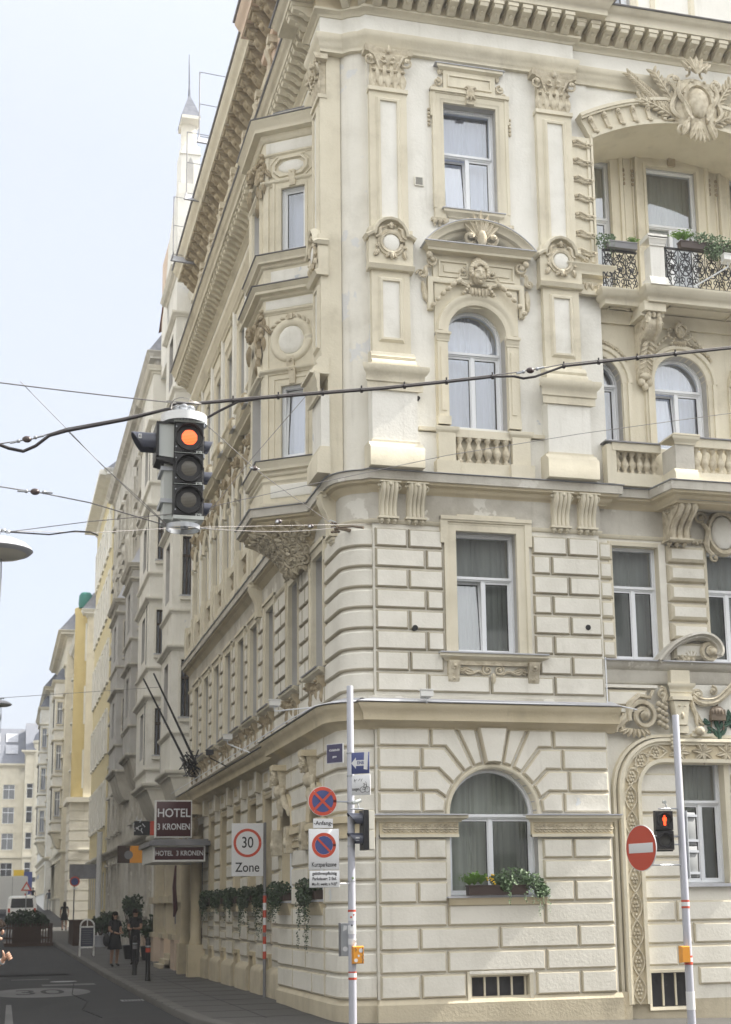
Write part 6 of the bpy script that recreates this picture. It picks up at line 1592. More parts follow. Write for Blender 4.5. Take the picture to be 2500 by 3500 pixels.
# roof ladders and antenna frames on the hotel roof edge
for (y, z, s_) in ((34, 20.9, 1), (36.5, 20.6, .9), (39.5, 20.2, .9)):
    m = MB(WORLD, ('polegrey', 'leadw')); x0 = 4.32
    for z2 in (z+.1, z+1.0, z+1.9): m.tube([(x0+.05, z2, y), (5.2, z2-.05, y)], .011, 4)
    m.tube([(x0+.05, z+.1, y), (x0+.05, z+1.9, y)], .016, 4); m.tube([(x0-.05, z-.3, y-.4), (x0+.05, z+.1, y)], .025, 4); m.tube([(x0-.05, z-.3, y-.4), (5.2, z-.35, y-.4)], .02, 4); m.mat('leadw'); m.quad([(x0, z+.06, y), (5.2, z+.02, y), (5.2, z-.33, y-.4), (x0-.05, z-.29, y-.4)]); m.build('roof_service_platform', HOTEL)
# --- grey house with capped oriels
T3, f3 = house('grey_stone_house', 'grey stone house with two lead capped box oriels', 53.02, 73.5, 5.35, .1, 22.5, 'stain', [(1.6, 3.6), (5.2, 6.8), (8.6, 10.4), (12.0, 13.7), (15.4, 17.1), (18.6, 20.2)], [53.8, 58.4, 60.2, 65.5, 67.3, 69.1, 71.8], .42, 'stain', .45, 'slate', 3.2, 'brownframe')
for (a, c) in ((54.6, 57.6), (61.2, 64.6)): bay(T3, a, c, 5.4, 4.72, 7.4, 14.6, [(8.9, 10.4), (12.2, 13.7)], 'reveal', 'stain', cap='leadw', wx=(4.98, 5.18))
m = MB(WORLD, ('slate', 'stain')); m.f = f3; m.mat('stain')
for y in range(55, 73, 2): 
    m.box(y-.06, y+.06, 8, 20, 0, .12)
    for z in (10.9, 14.3, 17.7): m.leaf(y+.9, z, 90, .5, .5, .05, .12)
m.build('pilaster_strip', T3)
# --- yellow house with wide eaves
T4, f4 = house('yellow_house', 'flat fronted yellow house with wide white eaves', 73.52, 86, 5.3, .45, 24.0, 'trim', [(1.8, 3.6), (6.0, 8.0), (9.6, 11.6), (13.2, 15.2), (16.8, 18.8), (20.2, 22.2)], [74.6, 76.4, 78.2, 80.0, 81.8, 83.6, 85.2], .40, 'white', .55, 'slate', 2.0, 'frame', False, depth=.12)
M['yellow'] = plaster('yellow_plaster', (.66, .54, .27), (.62, .50, .24), gamt=.12, bump=.1)
M['yellow2'] = plaster('pale_yellow_plaster', (.66, .58, .36), (.62, .54, .32), gamt=.15, bump=.1)
for o in T4.children:
    if o.name.startswith('wall'): o.data.materials[0] = M['yellow2']
m = MB(f4, ('white',))
for c in (74.6, 76.4, 78.2, 80.0, 81.8, 83.6, 85.2):
    for z in (6.0, 9.6, 13.2, 16.8, 20.2): ring4(m, c-.40, c+.40, z, z+2.0, [(0, -.02), (0, .08), (.14, .10), (.15, 0)], 'all')
m.build('window_surround', T4)
m = MB(WORLD, ('white',)); m.box(4.55, 5.5, 23.75, 24.02, 73.4, 86.1); m.build('eaves', T4)
# --- corner house with the round yellow oriel, white rusticated base
T5, f5 = house('cream_corner_house', 'cream house with round yellow oriel, green dome and white banded base', 92, 108, 5.2, .8, 20.4, 'trim', [(2.4, 4.6), (6.2, 8.0), (9.6, 11.4), (13.0, 14.8), (16.2, 18.0)], [97.0, 99.5, 102, 104.5, 107], .5, 'white', .4, 'slate', 3, 'frame')
m = MB(WORLD, ('block', 'leadw')); z = .6
while z < 8.2: m.box(4.42, 5.9, z, z+.52, 91.9, 96); m.box(4.46, 5.8, z+.52, z+.60, 91.95, 95.9); z += .60
m.box(4.2, 6.0, 8.3, 8.6, 91.6, 96.2); m.build('banded_base', T5)
m = MB(WORLD, ('yellow', 'white', 'greenp')); m.mat('yellow'); m.lathe(5.5, 93.4, [(.95, 8.2), (1.0, 8.6), (1.0, 20.3), (1.05, 20.4), (1.05, 20.7), (.9, 20.75)], 20)
m.mat('white')
for z in (9.2, 13.2, 17.2): m.wedge([(92.34, z), (92.42, z), (92.42, z+2.4), (92.34, z+2.4)], 5.1, 5.6) 
m.box(4.8, 5.9, 8.2, 8.5, 92.3, 94)
m.build('round_oriel', T5)
M['teal'] = flat('patina_green', (.03, .16, .13), .6); m = MB(WORLD, ('teal',)); m.lathe(5.08, 92.6, [(.42, 20.6), (.45, 20.9), (.42, 21.4), (.30, 21.6), (.0, 21.65)], 14); m.build('green_dome', T5)
# --- more of the row, farther off
T6, f6 = house('cream_corniced_house', 'cream house with heavy bracketed cornice farther down the street', 108.1, 126, 4.7, 1.4, 22.0, 'trim', [(2.8, 5.2), (7.0, 9.0), (10.6, 12.6), (14.2, 16.2), (17.6, 19.4)], [109.5, 112, 114.5, 117, 119.5, 122, 124.5], .55, 'trim', .7, 'slate', 3, 'frame')
bay(T6, 110, 112.6, 4.75, 4.0, 7.5, 18.6, [(8.6, 10.4), (12.0, 13.8), (15.4, 17.0)], 'block', 'trim', wmat='frame', cap='slate')
T7, f7 = house('pale_far_house', 'pale plain house at the narrow far end of the row', 126.1, 150, 4.2, 1.9, 20.5, 'white', [(3.4, 5.4), (7.4, 9.2), (11, 12.8), (14.6, 16.4)], [128, 131, 134, 137, 140, 143, 146, 148.6], .6, 'trim', .6, 'slate', 3, 'frame')
bay(T7, 128, 131, 4.25, 3.5, 7.6, 19.0, [(8.4, 10.2), (12, 13.8), (15.6, 17.2)], 'white', 'trim', wmat='frame', cap='slate')
# --- the end of the street: two blocks facing us
def endblock(name, label, x0, x1, y, z0, eave, floors, xcs, wm, roofh, sky_=False, ww=.7):
    t = thing(name, label, 'building', (x0, y, z0)); f = Frame((0, y, 0), (1, 0, 0), (0, -1, 0)); m = MB(f, (wm,)); hs = [(c-ww, c+ww, a, b_) for c in xcs for a, b_ in floors]
    wall_holes(m, x0, x1, z0-3, eave, hs)
    for h in hs: m.mat('reveal'); reveal(m, h, .3)
    m.mat(wm); m.f = WORLD; m.quad([(x0, z0-3, y), (x0, z0-3, y+14), (x0, eave, y+14), (x0, eave, y)]); m.quad([(x1, z0-3, y), (x1, z0-3, y+14), (x1, eave, y+14), (x1, eave, y)]); m.quad([(x0, z0-3, y+14), (x1, z0-3, y+14), (x1, eave, y+14), (x0, eave, y+14)]); m.build('wall', t, 20)
    m = MB(f, ('trim',)); wedge_cor(m, x0, x1, eave-.5, eave, .5, 'band'); m.box(x0, x1, floors[0][1]+.6, floors[0][1]+.9, 0, .3)
    m.build('cornice', t); m = MB(f, ('trim',))
    for h in hs: ring4(m, h[0], h[1], h[2], h[3], [(0, 0), (0, .06), (.15, .06), (.15, 0)], 'all')
    m.build('window_surround', t)
    m = MB(WORLD, ('slate', 'leadw')); m.face([m.wp(p) for p in ((x0, y-.5, eave), (x1, y-.5, eave), (x1, y+5, eave+roofh), (x0, y+5, eave+roofh))]); m.face([m.wp(p) for p in ((x0, y+14, eave), (x1, y+14, eave), (x1, y+5, eave+roofh), (x0, y+5, eave+roofh))])
    for x in (x0, x1): m.face([m.wp(p) for p in ((x, y-.5, eave), (x, y+14, eave), (x, y+5, eave+roofh))])
    rf = m.build('roof', t)
    for a, b_ in floors:
        w0 = simple_window(t, f, (xcs[0]-ww, xcs[0]+ww, a, b_), .2, 'frame')
        for c in xcs[1:]: cpw(w0, t, (c-xcs[0], 0, 0))
    if sky_:
        for k in range(5):
            for r_ in (0, 1):
                x = x1-1.6-2.2*k; t0 = .25+.33*r_; t1 = t0+.25; m = MB(WORLD, ('leadw',)); m.face([m.wp(p) for p in ((x-.75, y-.5+5.5*t0-.06, eave+roofh*t0+.1), (x+.75, y-.5+5.5*t0-.06, eave+roofh*t0+.1), (x+.75, y-.5+5.5*t1-.06, eave+roofh*t1+.1), (x-.75, y-.5+5.5*t1-.06, eave+roofh*t1+.1))]); m.build('skylight', rf)
    return t
FLR = [(5.4, 7.8), (9.4, 11.4), (12.6, 14.6), (15.6, 17.4)]
endblock('far_beige_house', 'far cream beige house with skylights in its slate roof closing the street', -16, 3.4, 188, 3.9, 20.0, FLR, [-14+2.6*k for k in range(7)], 'trim', 5.0, True)
t9 = endblock('far_cream_house', 'far cream house with small domed corner bay at the end of the street', 3.42, 7.2, 186, 3.9, 21.5, FLR, [4.4, 6.3], 'trim', 4.0)
m = MB(WORLD, ('trim', 'slate')); m.lathe(5.3, 186.2, [(.9, 6), (.9, 22.3), (1.05, 22.4), (1.05, 22.7)], 10); m.mat('slate'); m.lathe(5.3, 186.2, [(1.0, 22.7), (.8, 23.4), (.3, 24.0), (.02, 24.6)], 10); m.build('corner_bay', t9)
# --- the row on the other side of the street (beyond the left edge of the view) keeps the street in shade
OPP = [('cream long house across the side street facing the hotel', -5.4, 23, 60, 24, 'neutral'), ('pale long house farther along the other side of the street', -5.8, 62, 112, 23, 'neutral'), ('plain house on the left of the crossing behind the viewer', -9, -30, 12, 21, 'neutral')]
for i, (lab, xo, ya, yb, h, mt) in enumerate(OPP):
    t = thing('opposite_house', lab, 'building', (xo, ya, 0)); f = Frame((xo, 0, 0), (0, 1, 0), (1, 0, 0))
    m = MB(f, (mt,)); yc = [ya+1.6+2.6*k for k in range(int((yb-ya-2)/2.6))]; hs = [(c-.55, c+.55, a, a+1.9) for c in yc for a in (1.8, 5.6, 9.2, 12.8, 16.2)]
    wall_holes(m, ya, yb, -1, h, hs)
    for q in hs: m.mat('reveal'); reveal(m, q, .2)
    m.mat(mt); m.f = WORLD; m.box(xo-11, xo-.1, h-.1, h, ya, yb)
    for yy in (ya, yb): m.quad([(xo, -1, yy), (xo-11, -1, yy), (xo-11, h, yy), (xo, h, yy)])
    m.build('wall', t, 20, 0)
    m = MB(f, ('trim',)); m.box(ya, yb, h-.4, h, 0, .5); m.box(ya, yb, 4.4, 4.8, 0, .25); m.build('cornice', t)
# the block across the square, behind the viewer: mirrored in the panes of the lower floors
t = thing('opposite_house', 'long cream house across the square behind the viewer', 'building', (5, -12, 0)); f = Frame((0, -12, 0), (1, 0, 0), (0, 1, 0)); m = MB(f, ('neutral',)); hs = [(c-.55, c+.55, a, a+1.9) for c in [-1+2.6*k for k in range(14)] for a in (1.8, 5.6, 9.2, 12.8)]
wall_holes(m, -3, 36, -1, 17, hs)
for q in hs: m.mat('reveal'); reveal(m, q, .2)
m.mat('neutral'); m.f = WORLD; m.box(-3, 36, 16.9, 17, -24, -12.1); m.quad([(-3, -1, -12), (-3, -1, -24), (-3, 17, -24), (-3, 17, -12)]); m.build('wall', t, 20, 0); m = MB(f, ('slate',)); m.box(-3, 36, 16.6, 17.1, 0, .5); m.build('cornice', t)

# ================================================================== street wear
M['road2'] = asphalt('patched_asphalt', (.006, .006, .0065), (.012, .012, .0125)); m = MB(WORLD, ('road2',)); m.face([m.wp(p) for p in ((1.7, 23.5, -.116), (2.6, 23.2, -.116), (2.7, 26.0, -.116), (1.9, 26.2, -.116))]); m.face([m.wp(p) for p in ((-.5, 44, zg(44)-.09), (2.2, 44, zg(44)-.09), (2.2, 45.2, zg(45)-.09), (-.5, 45.2, zg(45)-.09))])
m.tube([(1.9, -.115, 26.2), (1.7, -.115, 28.5), (1.95, -.115, 31), (1.8, -.115, 34), (2.1, -.115, 39)], .012, 3); struct(m.build('asphalt_repair'))
m = MB(WORLD, ('road2',))
for y_ in [23.5+1.55*k for k in range(16)]: m.box(3.3, 5.0, gz_(4, y_)+.0005, gz_(4, y_)+.003, y_, y_+.015)
m.box(4.2, 4.215, .0005, .003, 23.2, 47); struct(m.build('pavement_joint'))
m = MB(WORLD, ('road2',))
for k in range(17): y_ = 26.0+1.0*k; m.box(3.11, 3.32, -.1, .0055, y_, y_+.010)
struct(m.build('kerb_joint'))
t = thing('drain_grating', 'dark iron street drain grating in the gutter by the kerb', 'drain', (2.85, 31, -.11)); m = MB(WORLD, ('iron', 'polegrey')); m.mat('polegrey'); m.box(2.62, 3.06, -.118, -.108, 30.7, 31.2)
m.mat('iron')
for k in range(6): m.box(2.66+.065*k, 2.70+.065*k, -.110, -.104, 30.75, 31.15)
m.build('grating', t)
t = thing('manhole_cover', 'round iron manhole cover in the asphalt beyond the painted number', 'manhole', (1.4, 41, -.1)); m = MB(WORLD, ('polegrey',)); m.lathe(1.9, 40.2, [(.34, -.115), (.34, -.105), (.28, -.103), (.02, -.103)], 20); m.build('cover', t)
# ================================================================== hanging traffic light
SY = 13.4
def FY(y): return Frame((0, y, 0), (1, 0, 0), (0, -1, 0))
TL = thing('hanging_traffic_light', 'three lamp traffic light hung on wires, its top lamp lit orange red', 'traffic light', (1.65, SY, 6.4))
f = FY(SY)
m = MB(f, ('blackp', 'lightgrey', 'steel')); CXs = 1.662
for k, cz3 in enumerate((6.095, 5.785, 5.475)):
    m.mat('blackp'); m.rect(1.520, 1.804, cz3-.153, cz3+.153, -.02, .035, .012, 'blackp', 'blackp'); m.box(1.520, 1.804, cz3-.154, cz3+.154, -.14, -.018)
    m.arcband(CXs, cz3, [(.112, .03), (.118, .055), (.132, .055), (.137, .03)], 0, 360, 36)
    m.mat('steel')
    for x in (1.537,):
        for z in (-.10, .10): m.disc(x, cz3+z, .034, .042, .007, 8)
    m.box(1.797, 1.810, cz3-.03+.14, cz3+.03+.12, -.01, .04)
m.mat('lightgrey'); m.box(1.516, 1.808, 6.246, 6.264, -.15, .04); m.box(1.518, 1.808, 5.285, 5.320, -.15, .04); m.prism([(1.56, 5.285), (1.77, 5.285), (1.73, 5.262), (1.60, 5.262)], -.12, .02)
for k in range(2): m.box(1.52, 1.806, 5.938-.31*k, 5.942-.31*k, .034, .038)
m.mat('lightgrey'); m.box(1.44, 1.53, 5.31, 5.90, -.40, -.10); m.mat('steel'); m.box(1.41, 1.535, 5.79, 5.83, -.42, -.08); m.box(1.41, 1.535, 5.47, 5.51, -.42, -.08)
m.build('housing', TL)
for k, cz3 in enumerate((6.095, 5.785, 5.475)):
    m = MB(f, ('litlens' if k == 0 else 'darklens',)); m.ball(CXs, cz3, .015, .104, .104, .03, 28, 7); o = m.build('lens', TL)
    if k == 0: o['label'] = 'lit orange red lens'
    m = MB(f, ('blackp',))   # hood: open below
    rings = []
    for i in range(25):
        a = R(-20+220*i/24); L_ = .085*(.55+.45*max(0, math.sin(a))) ; rings.append([m.pt(CXs+.124*math.cos(a), cz3+.124*math.sin(a), .03), m.pt(CXs+.128*math.cos(a), cz3+.128*math.sin(a), .03), m.pt(CXs+.128*math.cos(a), cz3+.128*math.sin(a), .03+L_*.7), m.pt(CXs+.124*math.cos(a), cz3+.124*math.sin(a), .03+L_*.7)])
    m.loft(rings); m.build('visor', TL); text_obj('maker_mark', 'gesig', .030, f, 1.757, cz3-.137, .036, 'lightgrey', TL, extr=.0006, bold=.0008)
# side unit facing left, with its long hood
m = MB(f, ('lightgrey', 'blackp')); m.box(1.375, 1.535, 5.90, 6.235, -.32, -.02); m.mat('blackp'); m.box(1.352, 1.378, 5.91, 6.24, -.34, .0); m.box(1.355, 1.535, 6.235, 6.25, -.33, .0); m.prism([(1.355, 5.88), (1.53, 5.84), (1.53, 5.90), (1.355, 5.915)], -.32, -.02); m.lathe(1.44, -.15, [(.03, 5.83), (.03, 5.87)], 8); m.build('side_lamp_housing', TL)
def side_hood(mb, x0, x1, cz, cw, r, sgn, f_, cut=.6):
    mb.f = f_; rings = []
    for i in range(21):
        a = R(-35+250*i/20); s_ = .5-.5*math.sin(a); xe = x1+(x0-x1)*cut*s_**1.2
        P = lambda x, rr: mb.pt(x, cz+rr*math.sin(a), cw+rr*math.cos(a))
        rings.append([P(x0, r), P(xe, r), P(xe, r-.008), P(x0, r-.008)])
    mb.loft(rings)
m = MB(f, ('visor',)); side_hood(m, 1.355, 1.125, 6.06, -.14, .108, -1, f); m.build('side_visor', TL)
m = MB(f, ('signwhite',)); m.box(1.185, 1.215, 6.075, 6.12, -.035, -.028); o = m.build('number_plate', TL); text_obj('number', '6', .045, f, 1.200, 6.097, -.027, 'signblack', TL, extr=.0005)
for cz3 in (5.985, 5.675, 5.365):
    m = MB(f, ('visor', 'blackp')); side_hood(m, 1.81, 1.905, cz3+.06, -.12, .07, 1, f); m.mat('blackp'); m.box(1.804, 1.815, cz3-.03, cz3+.15, -.22, -.03); m.build('side_visor', TL)
# rings
m = MB(f, ('lightgrey', 'frame')); m.mat('frame')
def hoop(mb, cx, cy, cz, rx, ry, h, t=.006, tilt=0):
    n = 40; rings = []
    for k in range(n+1):
        a = 2*pi*k/n; x, y = math.cos(a), math.sin(a)
        rings.append([mb.wp((cx+(rx-q)*x, cy+(ry-q)*y, cz+zz)) for q, zz in ((0, 0), (0, h), (t, h), (t, 0))])
    mb.loft(rings, cap0=False, cap1=False)
hoop(m, 1.625, SY+.12, 6.265, .222, .222, .085); m.f = WORLD
m.mat('frame'); m.lathe(1.625, SY+.12, [(.215, 6.335), (.215, 6.34), (.02, 6.36)], 24); m.mat('steel')
for a in (20, 80, 140, 200, 260, 320): m.ball(1.625+.07*math.cos(R(a)), 6.42, SY+.12+.07*math.sin(R(a)), .05, .035, .05)
m.lathe(1.625, SY+.12, [(.045, 6.34), (.06, 6.40), (.05, 6.44), (.02, 6.47)], 10)
m.mat('steel')
for k in range(9): m.tube([(1.54+.03*k, 6.262, SY-.045), (1.54+.03*k, 6.285, SY-.045)], .003, 4)
m.f = WORLD; m.mat('wire')
for (a, r_, zz) in ((0, .14, 6.50), (60, .10, 6.46), (140, .12, 6.44)): m.tube([(1.625+r_*math.cos(t)*1.2, zz+.05*math.sin(t+a), SY+.12+r_*math.sin(t)) for t in [2*pi*k/18 for k in range(19)]], .004, 4)
m.mat('rubber'); m.tube([(1.55, 6.475, SY+.1), (1.50, 6.46, SY+.08), (1.49, 6.40, SY+.06), (1.53, 6.34, SY+.05), (1.60, 6.33, SY+.06)], .012, 5)
m.build('top_ring', TL)
m = MB(f, ('steel',)); hoop(m, 1.63, SY+.12, 5.215, .162, .162, .045); m.f = WORLD; m.lathe(1.64, SY+.10, [(.035, 5.22), (.04, 5.27), (.03, 5.30)], 8); m.box(1.48, 1.78, 5.235, 5.242, SY+.115, SY+.125); m.box(1.78, 1.86, 5.238, 5.242, SY+.1, SY+.11); m.build('bottom_ring', TL)

# ================================================================== cables
def cable(name, label, runs, cat='cable', grp=None):
    t = thing(name, label, cat, runs[0][1][0]); 
    for (pn, pts, r, mt) in runs:
        m = MB(WORLD, (mt,)); m.tube([(p[0], p[2], p[1]) for p in pts], r, 6); m.build(pn, t)
    return t
def sag(p, q, s, n=12): return [(p[0]+(q[0]-p[0])*k/n, p[1]+(q[1]-p[1])*k/n, p[2]+(q[2]-p[2])*k/n-4*s*(k/n)*(1-k/n)) for k in range(n+1)]
def insul(t, p, ax=(1, 0, 0)):
    m = MB(WORLD, ('porcelain', 'steel')); P = Vector(p); A = Vector(ax).normalized(); m.ball(p[0], p[2], p[1], .045, .032, .032, 10, 6); m.mat('steel')
    for s_ in (-1, 1):
        q = P+A*.08*s_; m.tube([tuple((q.x, q.z, q.y)), tuple(((P+A*.16*s_).x, (P+A*.16*s_).z, (P+A*.16*s_).y))], .012, 5); m.ball(q.x, q.z, q.y, .02, .02, .02, 6, 4); 
    m.build('insulator', t)
y = SY+.1
W1 = [(1.50, y, 6.36), (1.49, y, 6.44), (1.55, y, 6.475), (1.83, y, 6.50), (2.27, y, 6.575), (2.90, y, 6.68), (3.59, y, 6.79), (4.31, y, 6.925), (4.84, y, 7.03), (5.04, y, 7.05), (5.14, y, 7.035), (5.27, y, 7.065), (5.60, y, 7.21), (6.32, y, 7.35), (7.52, y, 7.58), (10, y, 8.0), (13, y, 8.4)]
c1 = cable('signal_feed_cable', 'thick black cable running right from the traffic light past the hotel corner', [('cable_run', W1, .013, 'rubber'), ('support_wire', [(1.7, y+.02, 6.50)]+[(p[0], p[1]+.01, p[2]+.024) for p in W1[4:9]]+[(5.04, y, 7.09), (5.37, y, 7.17), (5.60, y, 7.235)]+[(p[0], p[1]+.01, p[2]+.024) for p in W1[13:]], .006, 'wire'), ('lower_branch', [(1.80, y, 6.32), (1.95, y, 6.42), (2.15, y, 6.54), (2.35, y, 6.585)], .013, 'rubber')])
insul(c1, (5.22, y, 7.13), (1, 0, .3))
m = MB(WORLD, ('rubber',))
for x in (2.1, 2.55, 3.0, 3.4, 3.85, 4.3, 4.8, 5.6, 6.0, 6.45, 6.9):
    zz = next(a[2]+(b_[2]-a[2])*(x-a[0])/(b_[0]-a[0]) for a, b_ in zip(W1[2:], W1[3:]) if a[0] <= x <= b_[0]); m.tube([(x, zz-.022, y), (x, zz+.05, y)], .009, 5); m.tube([(x-.012, zz, y), (x+.012, zz, y)], .025, 6)
m.build('cable_clip', c1)
c2_ = cable('signal_feed_cable', 'thick black cable running left from the traffic light with a drip loop', [('cable_run', [(1.62, y, 6.40), (1.45, y, 6.405), (1.06, y, 6.27), (.52, y, 6.12), (.36, y, 6.06), (.24, y, 5.95), (.13, y, 5.89), (0, y, 5.91), (-.12, y, 5.95), (-.6, y, 5.92), (-2.5, y, 5.7)], .016, 'rubber'), ('support_wire', [(1.5, y, 6.43), (1.02, y, 6.28), (.52, y, 6.145), (.22, y, 6.02), (-.08, y, 5.95), (-.6, y, 5.92)], .006, 'wire')])
insul(c2_, (.16, y, 6.01), (1, 0, .3))
WL = 'thin wire '
cable('span_wire', 'thin steel wire running left from the top of the traffic light', [('wire_run', sag((1.5, y, 6.48), (-2.5, y, 6.72), .03), .006, 'wire')], 'wire')
cable('stay_wire', 'thin upper diagonal stay wire falling to the traffic light foot', [('wire_run', [(.08, y, 6.575), (.52, y, 6.14), (.86, y, 5.80), (1.20, y, 5.51), (1.48, y, 5.25)], .0035, 'wire')], 'wire')
cable('stay_wire', 'thin lower diagonal stay wire beside the other one', [('wire_run', [(.52, y+.01, 6.13), (.95, y, 5.72), (1.25, y, 5.44), (1.50, y, 5.23)], .0035, 'wire')], 'wire')
c5 = cable('span_wire', 'thin wire running left from the foot ring of the traffic light', [('wire_run', [(1.5, y, 5.24), (.75, y, 5.43), (.29, y, 5.50), (.17, y, 5.51), (-.07, y, 5.535), (-2.5, y, 5.8)], .006, 'wire')], 'wire'); insul(c5, (.25, y, 5.505))
HK = (5.02, 21.62, 7.53)
c6 = cable('guy_wire', 'wire from the traffic light foot ring to the iron hook on the hotel corner', [('wire_run', sag((1.80, y, 5.24), HK, .05), .005, 'wire')], 'wire'); insul(c6, (3.30, 17.45, 6.43), (.4, .9, .3)); insul(c6, (4.15, 19.5, 6.95), (.4, .9, .3))
c7 = cable('guy_wire', 'wire from the traffic light top ring to the iron hook on the hotel corner', [('wire_run', [(1.84, y, 6.28), (2.1, y+1, 6.52), (3.0, 17.5, 7.12), (3.83, 19.55, 7.43), HK], .005, 'wire')], 'wire'); insul(c7, (3.0, 17.5, 7.12), (.5, .8, .2))
cable('slack_wire', 'thin slack wire hanging from the thick cable to the traffic light foot', [('wire_run', [(2.84, y, 6.67), (2.29, y, 5.97), (1.80, y, 5.30)], .0035, 'wire')], 'wire')
cable('slack_wire', 'thin pale wire climbing right across the stone facing', [('wire_run', [(1.76, y, 5.42), (2.90, y, 5.75), (4.29, y, 6.14), (5.77, y, 6.48), (7.47, y, 6.83), (10, y, 7.3)], .0035, 'wire')], 'wire')
cable('slack_wire', 'thin level wire passing behind the street lamp to the hotel wall', [('wire_run', [(-.5, 14.5, 5.35), (.97, 16.0, 5.79), (2.23, 18.8, 6.64), (5.7, 21.6, 7.62)], .004, 'wire')], 'wire')
HKT = thing('wall_hook', 'rusty iron wall hook holding the guy wires on the hotel corner', 'wall hook', HK)
m = MB(WORLD, ('bronze', 'steel')); m.tube([(5.3, 7.56, 21.9), (5.02, 7.53, 21.62), (4.98, 7.50, 21.55)], .03, 6); m.tube([(5.02, 7.52, 21.6), (5.2, 7.47, 21.3), (5.33, 7.42, 21.15)], [.012, .016, .024], 6)
for k in range(12): m.ball(5.0+rnd.uniform(-.07, .07), 7.52+rnd.uniform(-.09, .09), 21.62+rnd.uniform(-.05, .05), .03, .02, .03, 6, 4)
m.mat('steel'); m.tube([(5.0, 7.6, 21.6), (4.9, 7.62, 21.55), (4.85, 7.58, 21.5)], .01, 5); m.build('bracket', HKT)
# hanging street lamps
def slamp(x, yy, z, lab, r=.30, cord=1.3):
    t = thing('hanging_street_lamp', lab, 'street lamp', (x, yy, z), 'street lamps hung over the road')
    m = MB(WORLD, ('lightgrey', 'leadw')); m.mat('leadw'); m.lathe(x, yy, [(.02, z+.10), (.06, z+.09), (.16, z+.075), (.26, z+.03), (r, z-.01), (r+.012, z-.03), (r-.02, z-.06)], 24); m.build('shade', t)
    m = MB(WORLD, ('lampglass', 'polegrey')); m.lathe(x, yy, [(r-.03, z-.05), (r*.72, z-.085), (r*.4, z-.10), (.02, z-.105)], 20); m.build('diffuser', t)
    m = MB(WORLD, ('steel',)); m.tube([(x, z+.08, yy), (x, z+.17, yy)], .02, 6)
    for k in range(5): m.ball(x-.08+.04*k, z+.15+.012*(k % 2), yy, .025, .02, .02, 6, 4)
    m.build('hanger', t)
    m = MB(WORLD, ('polegrey',)); m.tube([(x+.03, z-.10, yy), (x+.035, z-.30, yy), (x+.01, z-cord, yy)], .006, 4); m.tube([(x-.01, z-.10, yy), (x+.0, z-.25, yy), (x+.01, z-.55, yy)], .006, 4); m.tube([(x+.01, z-.35, yy), (x+.012, z-.5, yy)], .014, 5); m.build('pull_cord', t)
slamp(-.06, 13.4, 4.93, 'nearer oval street lamp with pull cord at the left edge')
slamp(.05, 45, 7.85, 'farther oval street lamp lower at the left edge', .32, 1.0)
cable('lamp_cable', 'slack black cable trailing right from the nearer street lamp', [('cable_run', [(-.02, 13.4, 5.08), (.39, 13.4, 5.075), (.62, 13.4, 5.12), (.76, 13.4, 5.12), (.83, 13.4, 5.09)], .007, 'rubber')])
cable('span_wire', 'thin wire from the nearer street lamp up to the traffic light foot', [('wire_run', [(-1.5, 13.4, 4.9), (.07, 13.4, 5.09), (.75, 13.4, 5.22), (1.5, y, 5.36), (1.76, y, 5.42)], .004, 'wire')], 'wire')
cable('span_wire', 'thin wire carrying the farther street lamp', [('wire_run', [(-9, 45, 7.6), (.05, 45, 8.02), (5.2, 45, 8.5)], .008, 'wire')], 'wire')

# ================================================================== poles, signs and pedestrian signals
def pole(name, label, x, yy, z0, z1, r0, r1, bands, mat='pole'):
    t = thing(name, label, 'pole', (x, yy, z0)); m = MB(WORLD, (mat,)); m.lathe(x, yy, [(r0, z0-.1), (r1, z1), (r1*.9, z1+.01)], 16); m.build('shaft', t)
    for (a, c, mt) in bands: m = MB(WORLD, (mt,)); rr = r0+(r1-r0)*(a-z0)/(z1-z0)+.003; m.lathe(x, yy, [(rr, a), (rr, c)], 16); m.build('band', t)
    return t
PX, PYL = 4.815, 20.0
zl = gz_(PX, PYL)
P1 = pole('signal_pole', 'lilac grey steel pole carrying parking signs at the hotel corner', PX, PYL, zl, 4.75, .056, .048, [(1.60, 1.63, 'signred'), (1.48, 1.60, 'signwhite'), (1.30, 1.42, 'signwhite'), (1.16, 1.24, 'signwhite'), (.78, .80, 'signred'), (.72, .78, 'signwhite'), (.69, .72, 'signred')])
for (sx_, sz_, r_, mt_) in ((4.80, 1.36, .022, 'signwhite'), (4.83, 1.20, .03, 'signwhite'), (4.79, 1.53, .014, 'signred'), (4.83, 1.56, .012, 'signred'), (4.80, 1.42, .012, 'signblack'), (4.82, 2.06, .014, 'leafb')):
    m = MB(FY(PYL), (mt_,)); m.disc(sx_, sz_, .05, .0585, r_, 10); m.build('sticker', P1)
m = MB(WORLD, ('steel',))
for z_ in (3.10, 3.48, 3.80, 2.95, 2.02, 2.50): m.lathe(PX, PYL, [(.053, z_-.012), (.056, z_-.01), (.056, z_+.01), (.053, z_+.012)], 14)
m.build('clamp', P1)
fs = FY(PYL-.10)
def signthing(name, label, cat, loc): return thing(name, label, cat, loc)
